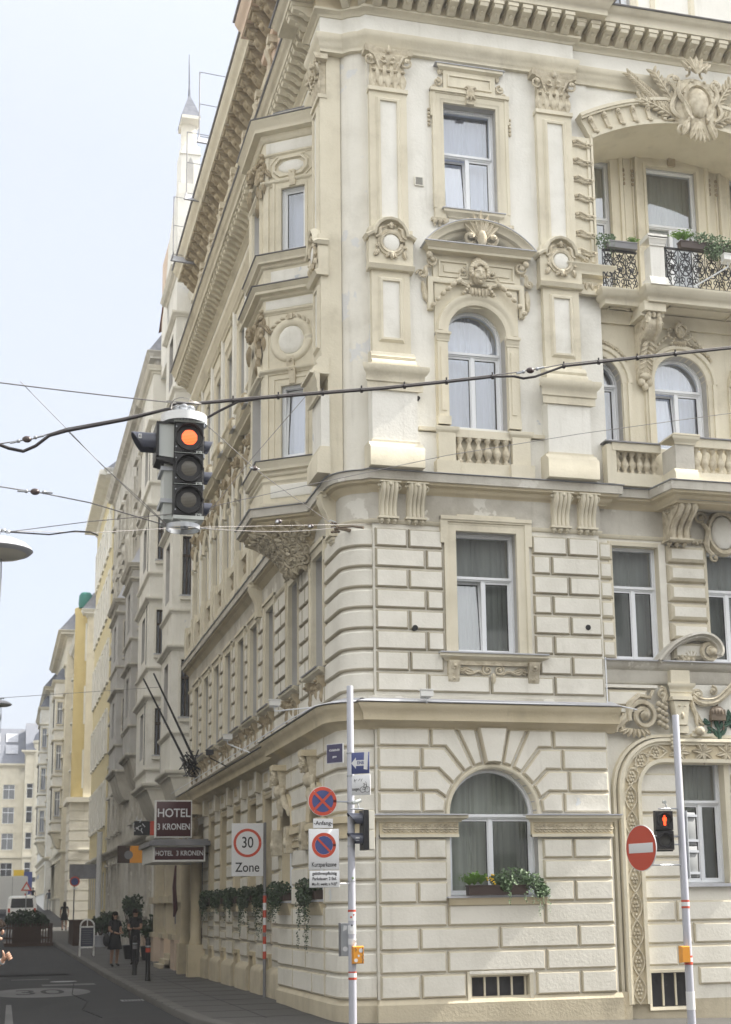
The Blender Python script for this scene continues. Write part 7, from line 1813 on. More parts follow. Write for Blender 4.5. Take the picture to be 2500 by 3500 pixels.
def roundsign(fr, name, label, cx, cz, r, kind, bx):
    t = signthing(name, label, 'road sign', fr(cx, cz, 0)); m = MB(fr, ('signwhite',)); m.disc(cx, cz, 0, .012, r, 40); m.build('rim', t)
    m = MB(fr, ('signred',)); m.arcband(cx, cz, [(r*.74, .012), (r*.74, .015), (r*.97, .015), (r*.97, .012)], 0, 360, 40); rg = m.build('red_ring', t)
    m = MB(fr, ('signblue',)); m.disc(cx, cz, .012, .0145, r*.75, 36); m.build('blue_field', t)
    m = MB(fr, ('signred',)); m.f = fr
    for a in ((45, -45) if kind == 'x' else (-45,)):
        c_, s_ = math.cos(R(a)), math.sin(R(a)); hw = r*.085; L_ = r*.76; e = 0 if a == 45 else .0006
        m.prism([(cx+L_*c_-hw*-s_, cz+L_*s_-hw*c_), (cx+L_*c_+hw*-s_, cz+L_*s_+hw*c_), (cx-L_*c_+hw*-s_, cz-L_*s_+hw*c_), (cx-L_*c_-hw*-s_, cz-L_*s_-hw*c_)], .0146, .017+e)
    m.build('red_bar', t)
    m = MB(fr, ('steel', 'signblack')); 
    for q in (-1, 1):
        for e in (-1, 1): m.disc(cx+q*r*.58, cz+e*r*.66 if kind == 'x' else cz+e*r*1.2, .015, .02, .006, 8)
    if bx: m.f = WORLD; a = fr(cx, cz, -.01); m.tube([(a[0], cz, a[1]), (PX, cz, PYL)], .012, 5)
    m.build('fixings', t); return t
roundsign(fs, 'no_stopping_sign', 'larger round blue sign with red rim and cross, above the start plate', 4.385, 3.115, .205, 'x', True)
t = signthing('start_plate', 'small white plate reading Anfang under the round sign', 'plate', fs(4.39, 2.81, 0)); m = MB(fs, ('signwhite',)); m.rect(4.25, 4.53, 2.745, 2.875, 0, .01, .003, 'signwhite', 'signwhite'); m.build('panel', t); text_obj('lettering', '-Anfang-', .078, fs, 4.39, 2.812, .0105, 'signblack', t, bold=.0012)
t = signthing('parking_zone_sign', 'white panel with slashed blue and red disc and the word Kurzparkzone', 'road sign', fs(4.4, 2.45, 0)); m = MB(fs, ('signwhite',)); m.rect(4.185, 4.615, 2.175, 2.735, 0, .01, .004, 'signwhite', 'signwhite'); m.build('panel', t)
m = MB(fs, ('signblue',)); m.disc(4.40, 2.51, .0101, .0125, .125, 32); m.build('blue_field', t); m = MB(fs, ('signred',)); m.arcband(4.40, 2.51, [(.128, .01), (.128, .0135), (.170, .0135), (.170, .01)], 0, 360, 40); hw = .014; L_ = .128; c_ = .7071
m.prism([(4.40-L_*c_-hw*c_, 2.51+L_*c_-hw*c_), (4.40-L_*c_+hw*c_, 2.51+L_*c_+hw*c_), (4.40+L_*c_+hw*c_, 2.51-L_*c_+hw*c_), (4.40+L_*c_-hw*c_, 2.51-L_*c_-hw*c_)], .0126, .015); m.build('red_ring_and_bar', t)
text_obj('lettering', 'Kurzparkzone', .085, fs, 4.40, 2.245, .0105, 'signblack', t, sx=.72, bold=.0012)
t = signthing('parking_hours_plate', 'white plate with three lines on paid parking hours, lowest on the pole', 'plate', fs(4.4, 2.05, 0)); m = MB(fs, ('signwhite',)); m.rect(4.195, 4.62, 1.935, 2.165, 0, .01, .004, 'signwhite', 'signwhite'); m.f = WORLD; m.tube([(4.6, 1.985, PYL-.09), (PX, 1.985, PYL)], .012, 5); m.build('panel', t)
for k, s_ in enumerate(('gebührenpflichtig', 'Parkdauer: 2 Std.', 'Mo.-Fr. werkt. v. 9-22ʰ')): text_obj('lettering', s_, .058 if k < 2 else .052, fs, 4.407, 2.125-.072*k, .0105, 'signblack', t, sx=.86 if k < 2 else .74, bold=.0012)
# angled one-way sign and bicycle plate
fa = Frame((4.99, 19.86, 0), (.80, -.60, 0), (-.60, -.80, 0)); fa.o = Vector((4.81, 19.97, 0))
t = signthing('one_way_sign', 'blue one way sign with white arrow partly covered, angled on the pole', 'road sign', fa(.14, 3.67, 0)); m = MB(fa, ('signblue', 'signwhite')); m.rect(.0, .285, 3.50, 3.80, 0, .012, .004, 'signblue', 'signblue'); m.build('panel', t)
m = MB(fa, ('signwhite',)); m.prism([(.015, 3.65), (.085, 3.73), (.085, 3.69), (.22, 3.69), (.22, 3.61), (.085, 3.61), (.085, 3.57)], .0125, .014); m.prism([(.215, 3.80), (.275, 3.80), (.26, 3.55), (.205, 3.56)], .0145, .018); m.build('arrow', t); text_obj('lettering', 'EINB', .062, fa, .155, 3.65, .0145, 'signblue', t, sx=.8, bold=.001)
t = signthing('bicycle_exception_plate', 'white plate with a bicycle drawing and ausgen. under the blue sign', 'plate', fa(.14, 3.36, 0)); m = MB(fa, ('signwhite',)); m.rect(.0, .30, 3.20, 3.485, 0, .012, .004, 'signwhite', 'signwhite'); m.build('panel', t); text_obj('lettering', 'ausgen.', .062, fa, .085, 3.285, .0125, 'signblack', t, sx=.66, bold=.001)
m = MB(fa, ('signblack',))
for (x, z, r) in ((.185, 3.275, .04), (.255, 3.275, .04)): m.arcband(x, z, [(r-.004, .0125), (r-.004, .014), (r+.002, .014), (r+.002, .0125)], 0, 360, 20)
for p, q in (((.185, 3.275), (.21, 3.35)), ((.21, 3.35), (.245, 3.345)), ((.255, 3.275), (.24, 3.37)), ((.185, 3.275), (.225, 3.28)), ((.225, 3.28), (.245, 3.345)), ((.225, 3.28), (.205, 3.36)), ((.24, 3.37), (.225, 3.385)), ((.195, 3.362), (.215, 3.362)), ((.05, 3.40), (.10, 3.42)), ((.07, 3.38), (.06, 3.43)), ((.12, 3.40), (.15, 3.43)), ((.16, 3.39), (.18, 3.43))): m.tube([(*p, .0135), (*q, .0135)], .0028, 4)
m.build('bicycle_drawing', t)
# pedestrian signal seen from the side
t = thing('pedestrian_signal', 'sideways black pedestrian signal with ivory back on the left pole', 'traffic light', (4.99, 19.9, 2.45))
fp = FY(19.88); m = MB(fp, ('blackp', 'ivory')); m.mat('blackp'); m.box(4.945, 5.015, 2.44, 2.99, -.16, .10); m.mat('ivory')
for z in (2.44, 2.715): m.rect(5.01, 5.10, z, z+.272, -.14, .105, .01, 'ivory', 'ivory')
m.box(5.01, 5.102, 2.44, 2.985, -.15, .09); m.build('housing', t)
for z in (2.86, 2.585):
    m = MB(fp, ('visor', 'blackp')); side_hood(m, 4.95, 4.735, z, -.02, .093, -1, fp, .75); m.mat('blackp'); m.disc(0, 0, 0, 0, 0) if False else None; m.build('visor', t)
    m = MB(fp, ('offlens',)); m.ball(4.945, z, -.02, .02, .085, .085, 12, 8); m.build('lens', t)
m = MB(fp, ('signwhite',)); m.box(4.835, 4.885, 2.57, 2.615, .065, .072); m.build('number_plate', t); text_obj('number', '16', .045, fp, 4.86, 2.592, .073, 'signblack', t)
def camera_box(name, label, p, d, par=None):
    t = thing(name, label, 'camera', p); m = MB(WORLD, ('lightgrey', 'steel')); P = Vector(p); D = Vector(d).normalized()
    m.tube([tuple((v.x, v.z, v.y)) for v in (P-D*.07, P+D*.07)], .026, 8); m.build('body', t); m = MB(WORLD, ('steel',)); m.tube([(P.x, P.z, P.y), (P.x+.03, P.z-.05, P.y), (P.x+.03, P.z-.10, P.y)], .010, 5); m.tube([(P.x-.10, P.z-.10, P.y), (P.x+.10, P.z-.10, P.y)], .012, 5); m.build('bracket', t); return t
camera_box('detector_camera', 'small silver camera on top of the sideways pedestrian signal', (4.87, 19.9, 3.11), (-.9, -.2, -.28))
camera_box('detector_camera', 'small silver camera above the lit red figure signal', (9.575, 19.9, 3.12), (-.3, -.9, -.1))
def button_box(lab, x, z, w_, stk):
    t = thing('push_button_box', lab, 'push button', (x, 19.9, z), 'orange push button boxes on the poles'); f_ = FY(19.93); m = MB(f_, ('orange',)); m.rect(x-w_/2, x+w_/2, z-.12, z+.12, -.05, .06, .012, 'orange', 'orange'); m.build('box', t)
    m = MB(f_, ('signwhite', 'signblack'))
    if stk:
        m.disc(x+.03, z+.06, .06, .062, .028, 14); m.disc(x-.04, z-.07, .06, .062, .026, 14); m.disc(x+.0, z-.01, .06, .062, .016, 12); m.mat('signblack')
        for k in range(7): m.tube([(x+.05+rnd.uniform(-.015, .015), z+.1-.03*k, .061), (x+.06+rnd.uniform(-.02, .02), z+.08-.03*k, .061), (x+.045, z+.075-.03*k, .061)], .004, 4)
        m.tube([(x-.05, z+.1, .061), (x-.03, z+.07, .061), (x-.05, z+.05, .061)], .004, 4); m.build('stickers', t)
    return t
button_box('orange push button box with stickers and scribbles on the left pole', 4.875, 1.02, .165, True)
t = button_box('plain orange push button box on the right pole', 9.79, .91, .14, False)
t = thing('control_cabinet', 'slim grey box with round stickers behind the left pole', 'switch box', (4.72, 20.05, 1.3)); m = MB(FY(20.1), ('polegrey', 'signwhite')); m.rect(4.665, 4.785, 1.0, 1.455, -.08, .04, .008, 'polegrey', 'steel'); m.build('case', t); m = MB(FY(20.1), ('signwhite',)); m.disc(4.73, 1.10, .04, .042, .035, 16); m.prism([(4.70, 1.34), (4.75, 1.36), (4.76, 1.41), (4.71, 1.42)], .04, .042); m.build('stickers', t)
# right pole
P2 = pole('signal_pole', 'lilac grey steel pole carrying the no entry sign in front of the carved portal', 9.88, 20.0, gz_(9.88, 20), 4.43, .062, .052, [(1.66, 1.69, 'signred'), (1.60, 1.66, 'signwhite'), (1.57, 1.60, 'signred'), (.86, .89, 'signred'), (.80, .86, 'signwhite'), (.76, .80, 'signred'), (.12, .38, 'signwhite')])
t = thing('pedestrian_signal', 'black pedestrian signal with lit red standing figure on the right pole', 'traffic light', (9.56, 19.9, 2.4)); fq = Frame((9.56, 19.9, 0), (.97, -.24, 0), (-.24, -.97, 0)); m = MB(fq, ('blackp',))
for z in (2.85, 2.56): m.rect(-.14, .14, z-.143, z+.143, -.12, .02, .015, 'blackp', 'blackp'); m.arcband(0, z, [(.092, .02), (.095, .045), (.108, .045), (.112, .02)], 0, 360, 28)
m.box(-.13, .13, 2.40, 3.0, -.16, -.1); m.build('housing', t)
for i, z in enumerate((2.85, 2.56)):
    m = MB(fq, ('offlens',)); m.ball(0, z, .01, .09, .09, .02, 20, 6); m.build('lens', t); m = MB(fq, ('blackp',)); rings = []
    for k in range(21): a = R(-10+200*k/20); L_ = .13*(.4+.6*max(0, math.sin(a))); rings.append([m.pt(rr*math.cos(a), z+rr*math.sin(a), ww_) for rr, ww_ in ((.104, .03), (.108, .03), (.108, .03+L_), (.104, .03+L_))])
    m.loft(rings); m.build('visor', t)
m = MB(fq, ('redlamp',)); z = 2.85; m.ball(0, z+.062, .032, .013, .014, .006); m.prism([(-.026, z+.045), (.026, z+.045), (.03, z-.005), (.018, z-.01), (.016, z-.075), (.002, z-.075), (0, z-.02), (-.002, z-.075), (-.016, z-.075), (-.018, z-.01), (-.03, z-.005)], .029, .035); m.build('lit_standing_figure', t)
m = MB(WORLD, ('steel',))
for z in (2.50, 3.03): m.tube([(9.6, z, 19.95), (9.88, z, 20)], .012, 5)
m.build('bracket', t)
fn = Frame((9.14, 19.85, 0), (.28, -.96, 0), (-.96, -.28, 0))
t = thing('no_entry_sign', 'red round no entry sign with white bar beside the carved portal', 'road sign', (9.14, 19.85, 2.45)); m = MB(fn, ('signwhite', 'signred')); m.disc(0, 2.445, -.012, 0, .335, 44); m.mat('signred'); m.disc(0, 2.445, 0, .003, .325, 44); m.build('disc', t); m = MB(fn, ('signwhite',)); m.rect(-.265, .265, 2.375, 2.515, .003, .006, .004, 'signwhite', 'signwhite'); m.build('white_bar', t)
m = MB(WORLD, ('steel',))
for z in (2.62, 2.20): m.tube([(9.16, z, 19.87), (9.88, z-.0, 20)], .012, 5)
m.build('bracket', t)
t = thing('sign_panel_back', 'grey back of an unseen road sign panel on the right pole', 'road sign', (10.0, 20.05, 2.5)); fb = Frame((10.0, 20.05, 0), (.93, .36, 0), (.36, -.93, 0)); m = MB(fb, ('backgrey',)); m.rect(-.10, .19, 2.50, 2.98, -.012, 0, .004, 'backgrey', 'backgrey'); m.rect(-.10, .20, 2.02, 2.48, -.012, 0, .004, 'backgrey', 'backgrey'); m.build('panel', t)
m = MB(fb, ('steel',)); 
for z in (2.93, 2.56, 2.40, 2.08): m.box(-.14, .20, z-.018, z+.018, .0, .03)
m.tube([(-.06, 2.0, .045), (-.06, 3.0, .045)], .022, 8); m.build('mounting_rails', t)
# 30 zone sign
P3 = pole('sign_post', 'thin red and white banded post of the speed zone sign by the hotel wall', 5.12, 28.5, 0, 3.32, .032, .030, [(1.22+.14*k, 1.36+.14*k, 'signred' if k % 2 == 0 else 'signwhite') for k in range(5)]+[(.72+.14*k, .86+.14*k, 'signwhite' if k % 2 else 'signred') for k in range(3)], 'polegrey')
f3_ = FY(28.42); t = signthing('speed_zone_sign', 'white board with red ring, the number 30 and the word Zone', 'road sign', (4.77, 28.4, 2.8)); m = MB(f3_, ('signwhite',)); m.rect(4.455, 5.08, 2.29, 3.31, -.02, 0, .006, 'signwhite', 'signwhite'); m.build('board', t)
m = MB(f3_, ('signred',)); m.arcband(4.765, 2.93, [(.225, 0), (.225, .003), (.275, .003), (.275, 0)], 0, 360, 48); m.build('red_ring', t); text_obj('lettering', '30', .30, f3_, 4.765, 2.93, .001, 'signblack', t, sx=.80, bold=.002); text_obj('lettering', 'Zone', .255, f3_, 4.765, 2.455, .001, 'signblack', t, sx=.86, bold=.002)
# street name plate on the rounded corner
fn2 = Frame((4.98, 21.75, 0), (.62, -.78, 0), (-.78, -.62, 0)); t = thing('street_name_plate', 'dark blue enamel street name plate on the rounded hotel corner', 'street sign', (5.0, 21.9, 4.0)); m = MB(fn2, ('signwhite', 'signnavy')); m.box(-.15, .17, 3.83, 4.13, -.02, 0); m.mat('signnavy'); m.box(-.14, .16, 3.84, 4.12, 0, .004); m.build('plate', t)
text_obj('lettering', '4.Schleifmühl-', .05, fn2, .01, 4.03, .005, 'signwhite', t, sx=.75, bold=.0008); text_obj('lettering', 'gasse', .045, fn2, .01, 3.93, .005, 'signwhite', t, sx=.8, bold=.0008)
# ================================================================== hotel signs and canopy
FH = FY(37.0)
t = thing('hotel_sign', 'dark maroon square sign with white frame above the entrance canopy', 'sign', (4.33, 37, 3.5)); m = MB(FH, ('camwhite',)); m.rect(3.86, 4.80, 3.45, 4.39, -.12, 0, .01, 'camwhite', 'camwhite'); m.build('frame', t); m = MB(FH, ('maroon',)); m.rect(3.905, 4.765, 3.485, 4.355, 0, .006, .004, 'maroon', 'maroon'); m.build('panel', t)
text_obj('lettering', 'HOTEL', .295, FH, 4.335, 4.06, .008, 'signwhite', t, sx=.90, bold=.004); text_obj('lettering', '3 KRONEN', .215, FH, 4.335, 3.72, .008, 'signwhite', t, sx=.78, bold=.003)
m = MB(FH, ('steel',)); m.tube([(4.6, 3.3, -.05), (4.6, 3.5, -.05)], .02, 5); m.tube([(4.74, 3.3, -.05), (4.74, 3.5, -.05)], .02, 5); m.build('stand', t)
t = thing('entrance_canopy', 'white framed canopy with dark sheet roof and maroon fascia over the hotel entrance', 'canopy', (4.5, 38, 3)); m = MB(WORLD, ('camwhite', 'sheet')); m.box(3.83, 5.14, 2.86, 3.26, 37.02, 39.6); m.mat('sheet'); m.box(3.74, 5.25, 3.26, 3.37, 36.9, 39.8); m.box(3.85, 5.2, 3.37, 3.42, 37.0, 39.7); m.build('canopy_box', t); m = MB(FY(37.02), ('maroon',)); m.rect(3.88, 5.10, 2.91, 3.22, 0, .006, .004, 'maroon', 'maroon'); m.build('fascia', t); text_obj('lettering', 'HOTEL  3 KRONEN', .17, FY(37.02), 4.49, 3.065, .008, 'signwhite', t, sx=.82, bold=.002)
def hangsign(name, lab, yy, x0, x1, z0, z1, mats, extra=None):
    t = thing(name, lab, 'sign', ((x0+x1)/2, yy, z0)); f_ = FY(yy); n = len(mats)
    for i, mt in enumerate(mats): m = MB(f_, (mt,)); m.rect(x0+(x1-x0)*i/n, x0+(x1-x0)*(i+1)/n, z0, z1, -.08, 0, .004, mt, mt); m.build('panel', t)
    if extra: extra(t, f_)
    m = MB(f_, ('steel',)); m.tube([(x1-.02, z1-.05, -.04), (5.4, z1-.05, -.04)], .015, 5); m.build('bracket', t); return t
def ex1(t, f_): m = MB(f_, ('polegrey',)); m.disc(3.95, 3.34, .0, .004, .13, 20); m.build('emblem', t); text_obj('lettering', 'BAR', .09, f_, 3.95, 3.58, .002, 'bronze', t)
def ex2(t, f_):
    m = MB(f_, ('signwhite',)); rq = random.Random(5)
    for k in range(14): x, z = 3.95+rq.uniform(-.12, .12), 4.05+rq.uniform(-.18, .18); m.tube([(x, z, .002), (x+rq.uniform(-.1, .1), z+rq.uniform(-.12, .12), .002)], .012, 4)
    m.build('scribble_artwork', t)
hangsign('projecting_sign', 'black and red projecting sign with white scribbles left of the maroon sign', 42.2, 3.83, 4.50, 3.78, 4.18, ('signblack', 'signblack', 'signred'), ex2)
hangsign('projecting_sign', 'pair of square signs, brown with round emblem and orange, left of the canopy', 45.2, 3.62, 4.36, 3.10, 3.62, ('brown', 'orange'), ex1)
hangsign('projecting_sign', 'long dark grey banner sign farther down the street', 75, 3.68, 5.14, 3.30, 4.02, ('sheet',))
t = thing('flag', 'folded reddish flag hanging on a pole by the entrance of the white house', 'flag', (5.1, 41.6, 2)); m = MB(WORLD, ('polegrey', 'maroon', 'orange')); m.tube([(4.95, 1.3, 41.5), (4.93, 3.0, 41.5)], .02, 5); m.mat('maroon'); m.tube([(4.93, 2.9, 41.45), (4.90, 2.3, 41.45), (4.94, 1.7, 41.45), (4.9, 1.5, 41.45)], [.03, .06, .07, .03], 6); m.build('cloth', t)
# flag poles
for k, (a, c, lab) in enumerate((((5.0, 39.2, 5.35), (3.68, 38.8, 7.75), 'lower left of two bare black flagpoles slanting out above the entrance'), ((5.05, 38.2, 5.4), (3.86, 37.9, 7.75), 'upper right of two bare black flagpoles slanting out above the entrance'))):
    t = thing('flagpole', lab, 'flagpole', a, 'flagpoles'); m = MB(WORLD, ('signblack',)); m.tube([(p[0], p[2], p[1]) for p in (a, c)], [.035, .022], 6); m.build('staff', t)
t = thing('flagpole_bracket', 'tangled black iron bracket holding the flagpoles to the wall', 'bracket', (5.2, 38.7, 5.3)); m = MB(WORLD, ('iron',)); rq = random.Random(9)
for k in range(16): m.scroll(4.75+rq.random()*.4, 5.2+rq.random()*.5, .12, 1.3, rq.uniform(0, 360), rq.choice((-1, 1)), 38.2+rq.random()*1.2, .015) if False else m.tube([(5.15, 5.1+rq.random()*.7, 38+rq.random()*1.6), (4.7+rq.random()*.3, 5.1+rq.random()*.7, 38+rq.random()*1.6), (4.8+rq.random()*.3, 5.2+rq.random()*.6, 38+rq.random()*1.6)], .018, 4)
m.build('ironwork', t)
# floodlights
def flood(lab, p, q, mat='camwhite', s=1.0):
    t = thing('floodlight', lab, 'floodlight', p, 'facade floodlights'); m = MB(Frame((p[0], p[1], p[2]), (1, 0, 0), (0, -1, 0)), (mat,))
    a = [m.pt(x*s, z*s, w_*s) for x, z, w_ in ((-.10, -.03, .10), (.10, -.03, .10), (.10, .07, .10), (-.10, .07, .10))]; c = [m.pt(x*s, z*s, w_*s) for x, z, w_ in ((-.07, -.05, -.07), (.07, -.05, -.07), (.07, .10, -.07), (-.07, .10, -.07))]; m.loft([a, c]); m.box(-.105*s, .105*s, .065*s, .08*s, -.02*s, .115*s); m.build('lamp_head', t)
    m = MB(WORLD, ('frame' if mat == 'camwhite' else 'iron',)); m.tube([(p[0], p[2]-.02, p[1]), (p[0]+.02, p[2]-.12*s, p[1]), (q[0], q[2], q[1])], .014, 5); m.build('arm', t)
flood('white floodlight above the cornice on the square side of the hotel', (6.34, 21.35, 4.86), (6.34, 21.6, 4.74))
flood('nearest white floodlight on a long arm on the side street face', (4.70, 25.3, 5.22), (5.0, 22.9, 4.86))
flood('second white floodlight along the side street face', (4.65, 30.4, 5.20), (5.1, 30.0, 4.85)); flood('small black floodlight along the side street face', (4.70, 33.4, 5.2), (5.1, 33.4, 4.9), 'signblack', .9)
flood('white floodlight on an arm before the wrought iron balcony', (11.75, 20.9, 12.45), (11.1, 21.3, 11.95))
t = thing('cornice_cable', 'white cable run clipped along the ground floor cornice', 'cable', (5, 22, 4.76)); m = MB(WORLD, ('frame',)); m.tube([(4.60, 4.78, 40), (4.72, 4.80, 30), (4.80, 4.84, 26.5), (4.76, 4.80, 24), (4.78, 4.77, 22.2), (4.95, 4.77, 21.75), (5.5, 4.775, 21.42), (6.3, 4.77, 21.38), (7.5, 4.765, 21.38), (8.6, 4.76, 21.38), (9.66, 4.755, 21.4), (9.95, 4.72, 21.5)], .011, 5); m.build('cable_run', t)

# ================================================================== plants in boxes
def leafcloud(mb, c, r, n, size, rq, droop=0):
    for i in range(n):
        while True:
            p = Vector((rq.uniform(-1, 1), rq.uniform(-1, 1), rq.uniform(-1, 1)))
            if .15 < p.length < 1: break
        p = Vector((c[0]+p.x*r[0], c[1]+p.y*r[1], c[2]+p.z*r[2])); s_ = size*rq.uniform(.6, 1.3)
        d = Vector((rq.uniform(-1, 1), rq.uniform(-1, 1), rq.uniform(-1, .6))).normalized(); e = d.orthogonal().normalized(); q = d.cross(e)
        t0 = rq.random()*6.28; e2 = e*math.cos(t0)+q*math.sin(t0)
        v = [p-e2*s_*.5, p+d*s_*.5+q*s_*.1, p+e2*s_*.5, p-d*s_*.5+q*s_*.1]; mb.face([mb.wp(x) for x in v])
def strand(mb, p, L_, size, rq, out=(0, -1)):
    P = Vector(p); n = int(L_/(size*.7)); x = y_ = 0; pts = []
    for i in range(n):
        x += rq.uniform(-.012, .012); y_ += rq.uniform(-.008, .008); q = P+Vector((x+out[0]*.05, y_+out[1]*.05, -i*size*.7)); pts.append((q.x, q.z, q.y))
        s_ = size*rq.uniform(.6, 1.2)*(1-.4*i/n)
        for k in range(3):
            d = Vector((rq.uniform(-1, 1), rq.uniform(-1, 1), rq.uniform(-.8, .4))).normalized(); e = d.orthogonal().normalized()*s_*.45; c = q+d*s_*.55
            mb.face([mb.wp(c-d*s_*.5), mb.wp(c+e), mb.wp(c+d*s_*.5), mb.wp(c-e)])
def planter(name, label, box, along, n, leaf='leaf', size=.035, strands=(), seed=1, tuft=None, flowers=None, boxmat='brown', rz=(.09, .08, .10), grp=None):
    (x0, x1, y0, y1, z0, z1) = box; rq = random.Random(seed); t = thing(name, label, 'flower box', ((x0+x1)/2, (y0+y1)/2, z0), grp)
    m = MB(WORLD, (boxmat,)); m.box(x0, x1, z0, z1, y0, y1); m.box(x0-.01, x1+.01, z1-.015, z1+.005, y0-.01, y1+.01); m.build('trough', t)
    m = MB(WORLD, (leaf,))
    for (x, y_, z, rx, ry, rz_) in along: leafcloud(m, (x, y_, z), (rx, ry, rz_), n, size, rq)
    for (x, y_, z, L_, o) in strands: strand(m, (x, y_, z), L_, size, rq, o)
    m.build('foliage', t, smooth=0)
    if tuft:
        m = MB(WORLD, ('leafb',))
        for (x, y_, z, r) in tuft:
            for k in range(60):
                a = rq.random()*6.28; l_ = r*rq.uniform(.6, 1.2); b_ = rq.uniform(.3, 1.0); P = [Vector((x+math.cos(a)*l_*s_*b_, y_+math.sin(a)*l_*s_*b_, z+l_*(s_-.5*s_*s_*b_))) for s_ in (0, .35, .7, 1)]
                sd = Vector((-math.sin(a), math.cos(a), 0))
                for i in range(3):
                    w0_, w1_ = .012*(1-i/3.5), .012*(1-(i+1)/3.5); m.face([m.wp(P[i]-sd*w0_), m.wp(P[i]+sd*w0_), m.wp(P[i+1]+sd*w1_), m.wp(P[i+1]-sd*w1_)])
                    for e in (-1, 1): m.face([m.wp(P[i+1]), m.wp(P[i+1]+sd*e*.03+Vector((0, 0, .015))), m.wp(P[i+1]+(P[i+1]-P[i])*.5)])
        m.build('fern', t, smooth=0)
    if flowers:
        m = MB(WORLD, ('flower',))
        for (x, y_, z) in flowers: m.ball(x, z, y_, .018, .014, .018, 6, 4)
        m.build('blossoms', t)
    return t
planter('window_flower_box', 'flower box with fern, yellow blossoms and ivy on the arched ground floor window sill', (7.02, 7.98, 21.50, 21.66, 1.81, 1.96),
    [(7.75, 21.55, 2.08, .30, .12, .17), (8.05, 21.52, 2.02, .20, .12, .14), (8.2, 21.52, 1.88, .14, .08, .12), (7.5, 21.56, 2.04, .14, .08, .10), (7.62, 21.5, 1.95, .1, .06, .1)], 330, 'leaf', .042,
    [(8.0, 21.46, 1.9, .25, (0, -1)), (8.12, 21.46, 1.88, .42, (0, -1)), (8.22, 21.48, 1.85, .30, (0, -1)), (7.65, 21.48, 1.85, .22, (0, -1)), (8.3, 21.5, 1.85, .35, (0, -1)), (7.9, 21.47, 1.86, .18, (0, -1))], 4, [(7.12, 21.55, 1.97, .20), (7.22, 21.53, 1.98, .18), (7.04, 21.55, 1.96, .16)], [(7.36+rnd.uniform(-.06, .08), 21.50, 2.02+rnd.uniform(-.06, .10)) for _ in range(14)])
planter('balcony_flower_box', 'grey flower box with sparse plants on the left balcony railing', (9.80, 10.34, 21.42, 21.56, 12.73, 12.85), [(9.72, 21.5, 12.86, .12, .1, .16), (9.88, 21.5, 12.93, .10, .07, .07)], 170, 'leaf', .035, [(9.78, 21.42, 12.85, .35, (0, -1)), (9.9, 21.42, 12.8, .25, (0, -1))], 5, [(10.28, 21.49, 12.84, .12)], boxmat='polegrey')
planter('balcony_flower_box', 'brown flower box overflowing with ivy on the right balcony railing', (11.0, 12.6, 21.08, 21.22, 12.70, 12.82), [(11.45, 21.12, 12.90, .28, .12, .13), (11.75, 21.1, 12.82, .25, .13, .18), (12.1, 21.1, 12.8, .25, .12, .18), (11.6, 21.06, 12.65, .2, .08, .16)], 380, 'leaf', .038, [(11.5+.07*k, 21.04, 12.75, .22+.1*(k % 3), (0, -1)) for k in range(8)], 6, [(10.98, 21.13, 12.84, .16), (11.1, 21.12, 12.84, .17)])
sb = 0
for k, (cy_, lab) in enumerate(((23.6, 'ivy box nearest the hotel corner, long strands hanging below its sill'), (26.2, 'ivy box under the second bust keystone from the corner'), (29.0, 'ivy box right behind the banded post of the speed zone sign'), (30.8, 'ivy box next beyond the banded sign post, longest strands'), (32.8, 'ivy box on the middle one of the five straight side street windows'), (34.8, 'ivy box second from the entrance canopy'), (36.75, 'ivy box nearest the entrance canopy'))):
    xw = 5.12 if k < 2 else 5.30; zt_ = 1.80; rq = random.Random(40+k)
    planter('window_flower_box', lab, (xw-.17, xw-.02, cy_-.48, cy_+.48, zt_, zt_+.14),
        [(xw-.15, cy_-.30, zt_+.20, .17, .28, .14), (xw-.15, cy_+.25, zt_+.20, .18, .30, .15), (xw-.22, cy_, zt_+.05, .12, .45, .16)], 260, 'leafd', .05,
        [(xw-.20, cy_-.45+.09*j, zt_+.05, rq.uniform(.2, .95 if k in (0, 2, 3) else .5), (-1, 0)) for j in range(11)], 50+k, grp='flower boxes along the side street face')
# ================================================================== people
def body(name, label, loc, J, Rd, edges, mats, root, clothes=None):
    """one continuous skinned figure; J joints (x,y,z), Rd radii"""
    t = thing(name, label, 'person', loc)
    return t
def skinmesh(nm, J, Rd, E_, root, sub=2):
    me = bpy.data.meshes.new(nm); names = list(J); me.from_pydata([J[n] for n in names], [(names.index(a), names.index(b_)) for a, b_ in E_], [])
    o = bpy.data.objects.new(nm, me); COL.objects.link(o); mo = o.modifiers.new('s', 'SKIN'); mo.use_smooth_shade = True; mo.branch_smoothing = .6
    sv = me.skin_vertices[0].data
    for i, n in enumerate(names):
        r = Rd[n]; sv[i].radius = r if isinstance(r, tuple) else (r, r); sv[i].use_root = (n == root)
    so = o.modifiers.new('u', 'SUBSURF'); so.levels = sub; so.render_levels = sub
    dg = bpy.context.evaluated_depsgraph_get(); m2 = bpy.data.meshes.new_from_object(o.evaluated_get(dg)); bpy.data.objects.remove(o); bpy.data.meshes.remove(me)
    return m2
M['skin'] = flat('skin', (.50, .29, .20), .55); M['skin2'] = flat('tanned_skin', (.32, .19, .13), .55)
M['hair'] = flat('dark_hair', (.018, .013, .010), .9, spec=.1); M['blackcloth'] = flat('black_cloth', (.012, .012, .014), .9); M['greycloth'] = flat('grey_cloth', (.10, .10, .11), .9); M['whitecloth'] = flat('pale_cloth', (.45, .45, .44), .9); M['shoe'] = flat('dark_shoe', (.02, .018, .016), .5)
